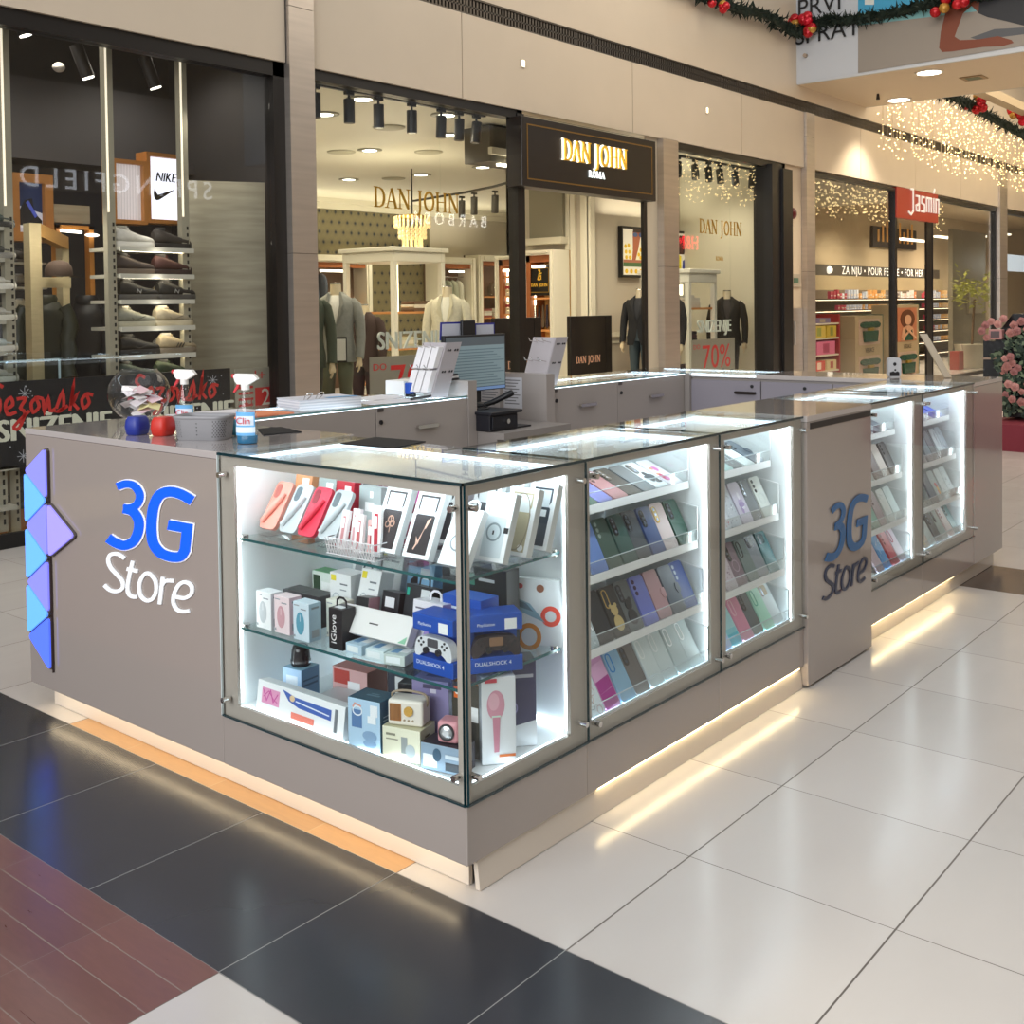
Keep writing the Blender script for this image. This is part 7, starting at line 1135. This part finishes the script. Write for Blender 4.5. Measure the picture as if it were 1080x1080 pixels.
for k, (x, y) in enumerate(((20.6, 6.9),)): t = thing('tester_stand', 'narrow lit tester stand in the perfume doorway', 'stand', (x, y, 0)); M().box(x-.12, y, 0, x+.12, y+.2, 1.1).obj('stand_body', mat('5a4a3a', .5), t); [M().box(x-.1, y-.02, .5+.16*j, x+.1, y, .6+.16*j).obj('lit_tester', emis('fff0d0', 2.5), t) for j in range(4)]
# long ceiling lamps + grey partition in the right pane
for k in range(4): t = thing('linear_lamp', 'long white ceiling lamp in the perfume shop, %s from the door' % ords[k], 'lamp', (24+k*2.3, 7.4, 3.0+.2*k)); M().box(23.5+k*2.3, 7.35, 3.0+.15*k, 25.2+k*2.3, 7.45, 3.05+.15*k).obj('lamp_face', emis('fff2d8', 2.5), t)
single(M().box(25.2, 6.8, 0, 27.8, 6.9, 3.3), 'display_wall', mat('8c8472', .5), 'grey free standing display wall in the right perfume pane', 'partition'); single(M().box(26.2, 6.72, 1.25, 27.4, 6.79, 1.8), 'wall_sign', mat('a49a86', .5), 'dull sign panel on the grey display wall', 'sign')
t = thing('potted_tree', 'leafy yellow green tree in a tall white tapered pot', 'plant', (24.8, 6.2, 0)); M().lathe([(.28, 0), (.42, .55)], (24.7, 6.2, -.0), 4).obj('pot', mat('d4ccb4', .4), t); M().tube([(24.7, 6.2, .5), (24.8, 6.2, 1.2), (24.9, 6.2, 1.6)], .03, 6).obj('trunk', mat('6a5038', .7), t)
q = M(); rl = random.Random(9)
for k in range(260):
    a, b_, r_ = rl.uniform(0, 6.28), rl.gauss(0, .28), rl.uniform(.1, .95); c_ = Vector((24.9+math.cos(a)*r_, 6.2+math.sin(a)*.35, 1.78+b_*.7)); d = Vector((rl.uniform(-1, 1), rl.uniform(-1, 1), rl.uniform(-.4, .8))).normalized()*.16; e_ = d.cross(Vector((0, 0, 1))).normalized()*.055
    q.add([c_, c_+d*.5+e_, c_+d, c_+d*.5-e_], [(0, 1, 2, 3)])
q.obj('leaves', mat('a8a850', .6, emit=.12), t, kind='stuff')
t = thing('shopping_bag', 'red paper bag beside the white plant pot', 'bag', (23.95, 6.3, 0)); M().box(23.75, 6.2, 0, 24.1, 6.4, .42).obj('bag_body', mat('a83a2c', .5), t); M().tube(smooth([(23.83, 6.19, .42), (23.86, 6.19, .56), (23.98, 6.19, .56), (24.02, 6.19, .42)], 4), .008, 6).obj('handle', mat('d8c0b0', .6), t)
t = thing('wall_monitor', 'bright display panel in the last visible shop window', 'display', (26, 6, 2.0)); A = at(1062, 295-27, 'y', 6.2); B = at(1085, 295-8, 'y', 6.2); M().box(A.x, 6.2, B.z, B.x+1, 6.25, A.z).obj('screen', emis('c8d4e0', 1.0), t)
# ---------------------------------------------------------------- bridge poster
t = thing('bridge_poster', 'large beach poster with a woman leaning on sand, wrapping the bridge front', 'poster', (13.56, 3, 5.0)); PX_ = lambda u, v, n: at(u, v, 'x', 13.556-n); pc = [mat(c, .55) for c in ('c3c8cf', '3f9fc8', '7fb8bc', '958d84', '7c3f28', '26282e', '55575c', 'aaa49c', 'd8dcd8')]; S_ = 1/4.154
def pp(pts): return [(820+a*S_, b*S_) for a, b in pts]
for k, (mi, pts) in enumerate([(0, [(838, -60), (905, -60), (905, 77), (838, 89)]), (1, [(905, -60), (1200, -60), (1200, 25), (905, 28)]), (8, [(912, -60), (922, -60), (922, 5), (912, 5)]), (2, [(905, 14), (1200, -10), (1200, 12), (905, 30)]), (3, [(905, 27), (1080, 6), (1200, -5), (1200, 28), (1080, 48), (905, 77)]), (6, pp([(845, 165), (950, 128), (1080, 120), (1400, 110), (1400, 160), (1080, 150), (960, 165), (880, 175)])), (4, pp([(745, 20), (715, 140), (708, 210), (722, 228), (760, 226), (900, 206), (985, 202), (1035, 188), (1025, 175), (965, 158), (885, 172), (800, 176), (776, 160), (812, 60), (850, 25), (880, 55), (900, -30), (745, -60)])), (5, pp([(880, 58), (890, -60), (1400, -60), (1400, 120), (1080, 112), (1000, 92), (920, 75)]))]):
    q = M().prism(pts, .0015, PX_, 0, .001+k*.0016); q.obj('printed_area', pc[mi], t)
for s_, y, z in (('PRVI', 4.98, 5.98), ('SPRAT', 4.86, 5.57)): txt(s_, .37, mat('14161a', .5), t, FX(13.53, 0, 0), -y, z, sx=.97, n0=.0)
single(M().cyl((13.5, 5.2, 5.28), (13.555, 5.2, 5.28), .03, n=12), 'round_sensor', mat('a89888', .4), 'tiny round sensor on the bridge front under the black words', 'sensor')
# garlands
def garland(label, pts, r_, clusters, seed):
    t = thing('garland', label, 'garland', pts[len(pts)//2], 0, 'christmas garlands'); q = M(); rg_ = random.Random(seed); P_ = smooth([tuple(p) for p in pts], 14)
    for p in P_:
        p = Vector(p)
        for k in range(12):
            d = Vector((rg_.uniform(-1, 1), rg_.uniform(-1, 1), rg_.uniform(-1, 1))).normalized(); e_ = d.cross(Vector((.3, .5, 1))).normalized()*.025; c_ = p+Vector((rg_.uniform(-.1, .1), rg_.uniform(-.1, .1), rg_.uniform(-.04, .04)))
            q.add([c_-e_, c_+e_, c_+d*r_], [(0, 1, 2)])
    q.tube(P_, r_*.45, 7); q.obj('needle_foliage', mat('12241a', .8), t, kind='stuff')
    for c_, n_, rb in clusters:
        for k in range(n_):
            col = ['b01420', 'c01c28', 'b01420', 'b88a3c', 'c8102c'][k % 5]; o = Vector((-.06, rg_.uniform(-.2, .2), rg_.uniform(-.15, .15))); M().ball(Vector(c_)+o, rb, 12).obj('bauble', mat(col, .15, .3), t)
    return t
garland('dark green garland with red and gold baubles along the bridge poster', [at(u, v, 'x', 13.46) for u, v in ((820, 18), (834, 33), (850, 32), (870, 22), (900, 21), (940, 14), (985, 3), (1030, -4), (1080, -14))], .13, [(at(846, 27, 'x', 13.4), 11, .075), (at(1003, 0, 'x', 13.4), 8, .075)], 1)
garland('dark garland hanging in front of the upper wall left of the bridge', [at(u, v, 'y', 5.2) for u, v in ((700, -30), (745, -4), (775, 8), (812, 18), (836, 34))], .12, [(at(758, 3, 'y', 5.1), 6, .06)], 2)
gp_ = [at(u, v, 'y', 4.4) for u, v in ((985, 95), (1010, 104), (1035, 118), (1060, 132), (1090, 148))]; garland('garland with red and gold baubles above the light curtain', gp_, .16, [(at(1031, 108, 'y', 4.3), 8, .085), (at(1068, 124, 'y', 4.3), 9, .085)], 3)
def curtain(label, x0, x1, y, zt, zb, step, seed, r_=.012, e=6):
    t = thing('light_curtain', label, 'light curtain', ((x0+x1)/2, y, zb), 0, 'warm white light curtains'); rg_ = random.Random(seed); W_ = M(); B_ = M(); x = x0
    while x < x1:
        b_ = zb+rg_.uniform(0, .35); yy = y+rg_.uniform(-.12, .12); W_.box(x-.003, yy-.003, b_, x+.003, yy+.003, zt); z = b_
        while z < zt: c_ = Vector((x+rg_.uniform(-.05, .05), yy+rg_.uniform(-.1, .1), z)); rr = r_*rg_.uniform(.7, 1.2); B_.add([c_+Vector(v)*rr for v in ((1, 0, 0), (0, 1, 0), (-1, 0, 0), (0, -1, 0), (0, 0, 1), (0, 0, -1))], [(0, 1, 4), (1, 2, 4), (2, 3, 4), (3, 0, 4), (1, 0, 5), (2, 1, 5), (3, 2, 5), (0, 3, 5)]); z += rg_.uniform(.07, .2)
        x += step
    W_.obj('wires', mat('d8c8a8', .5), t, kind='stuff'); B_.obj('bulbs', emis('ffe0a0', e), t, kind='stuff')
curtain('dense warm white light curtain hanging before the fascia behind the bridge', 16.5, 34, 5.1, 5.35, 4.02, .1, 5); curtain('light curtain across the corridor mirrored in the shop windows', 17, 38, -.4, 5.4, 4.0, .17, 6, .026, 9)
wallbox('wall_upper_far', M().box(30, -10, 5.6, 30.1, WY-.05, 9), mat('8e9488', .5))
single(M().box(17.2, 3.9, 5.15, 30, 4.1, 5.3), 'balcony_edge', mat('b8a688', .5), 'beige balcony edge above the light curtain', 'balcony')
# ---------------------------------------------------------------- floral piano at the right edge
bl_ = mat('0b0b0d', .25); px = 10.6; t = thing('piano_stand', 'black piano shaped stand on a red carpet covered with roses', 'stand', (11.2, 1.6, 0))
P1 = lambda u, v: at(u, v, 'x', px)
def slab(pts, d, m_, nm, n0=0): M().prism(pts, d, lambda u, v, n: Vector((px-n, -u, v)), 0, n0).obj(nm, m_, t)
yz = lambda u, v: (-P1(u, v).y, P1(u, v).z)
slab([yz(1037, 398), yz(1095, 398), yz(1095, 331), yz(1068, 331), yz(1052, 352), yz(1049, 360), yz(1037, 359)], -.9, bl_, 'piano_case'); slab([yz(1058, 440), yz(1095, 440), yz(1095, 398), yz(1056, 398)], -.7, bl_, 'lower_case'); slab([yz(1037, 379), yz(1052, 379), yz(1052, 377), yz(1037, 377)], .03, mat('a08878', .4), 'key_slip')
M().box(px-.5, -3, 0, px+3.5, P1(1056, 440).y+.05, .28).obj('carpet_podium', mat('7c2434', .7), t)
fl = thing('rose_arrangement', 'cascade of pink roses and dark leaves over the black piano stand', 'flowers', (px, 1.2, .4)); rr_ = random.Random(12)
roses = [(1040, 343), (1046, 339), (1053, 342), (1036, 349), (1059, 336), (1041, 356), (1070, 343), (1078, 339), (1066, 351), (1073, 349), (1083, 347), (1060, 378), (1066, 376), (1063, 386), (1068, 383), (1074, 388), (1070, 392), (1059, 391), (1064, 405), (1071, 408), (1078, 413), (1061, 416), (1068, 421), (1078, 424), (1084, 405)]
for u, v in roses:
    p = at(u, v, 'x', px-.1-rr_.uniform(0, .08)); R0 = rr_.uniform(.032, .046); q = M()
    for ly, (rad, n_, h_) in enumerate(((1, 5, .7), (.72, 5, .9), (.42, 4, 1.05))):
        for k in range(n_):
            a = 2*math.pi*(k+.5*ly)/n_; dy, dz = math.cos(a)*R0*rad, math.sin(a)*R0*rad; w_ = R0*.6*rad; ty, tz = -math.sin(a)*w_, math.cos(a)*w_; o = Vector((-R0*h_, 0, 0))
            q.add([p, p+Vector((-R0*h_*.6, dy*.8+ty, dz*.8+tz)), p+Vector((-R0*h_*.75, dy*1.15, dz*1.15)), p+Vector((-R0*h_*.6, dy*.8-ty, dz*.8-tz)), p+o+Vector((0, dy*.45, dz*.45))], [(0, 1, 2, 4), (0, 4, 2, 3)])
    q.ball(p+Vector((-R0*.5, 0, 0)), R0*.4, 8); q.obj('rose', mat(rr_.choice(['b07872', 'bc8680', 'a06a68']), .6), fl)
q = M()
for k in range(420):
    u = rr_.uniform(1054, 1092); v = rr_.uniform(350, 436)
    if u < 1060 and v < 372: continue
    if k < 40: u, v = rr_.uniform(1048, 1062), rr_.uniform(372, 392)
    p = at(u, v, 'x', px-rr_.uniform(.03, .15)); d = Vector((rr_.uniform(-.5, .1), rr_.uniform(-1, 1), rr_.uniform(-1, 1))).normalized()*.07; e_ = d.cross(Vector((1, 0, 0))).normalized()*.022; q.add([p, p+d*.5+e_, p+d, p+d*.5-e_], [(0, 1, 2, 3)], k % 3 == 0)
q.obj('leaves', [mat('24382a', .6), mat('6a7a60', .6)], fl, kind='stuff')
t = thing('small_lantern', 'little pink framed lantern on the piano stand ledge', 'lantern', at(1051, 359, 'x', px-.1)); p = at(1051, 358, 'x', px-.08); M().box(p.x-.05, p.y-.07, p.z, p.x+.05, p.y+.07, p.z+.11).obj('lantern_frame', mat('c08a88', .4), t, bevel=.01); M().box(p.x-.056, p.y-.045, p.z+.02, p.x-.05, p.y+.045, p.z+.09).obj('lantern_pane', mat('5a4a4c', .3), t)
# ---------------------------------------------------------------- opposite signs that show as reflections
def opp(label, word, x, z, sz, col, e, sp):
    t = thing('mirrored_shop_sign', label, 'sign', (x, -9.88, z)); txt(word, sz, emis(col, e), t, lambda u, v, n: Vector((x-u, -9.89+n, z+v)), space=sp, ext=.02, sx=1)
opp('white capital letters on the opposite shop front, mirrored in the long menswear pane', 'BARBOSA', 22.6, 4.2, .52, 'ffffff', 9, 1.7)
opp('pale capital letters on the opposite shop front, mirrored in the shoe shop glass', 'SPRINGFIELD', 11.6, 4.45, .62, 'd8dce4', 4, 1.4)
opp('small red letters on the opposite shop front, mirrored in the narrow menswear pane', 'H&M', 36.6, 4.0, .8, 'ff3038', 9, 1)
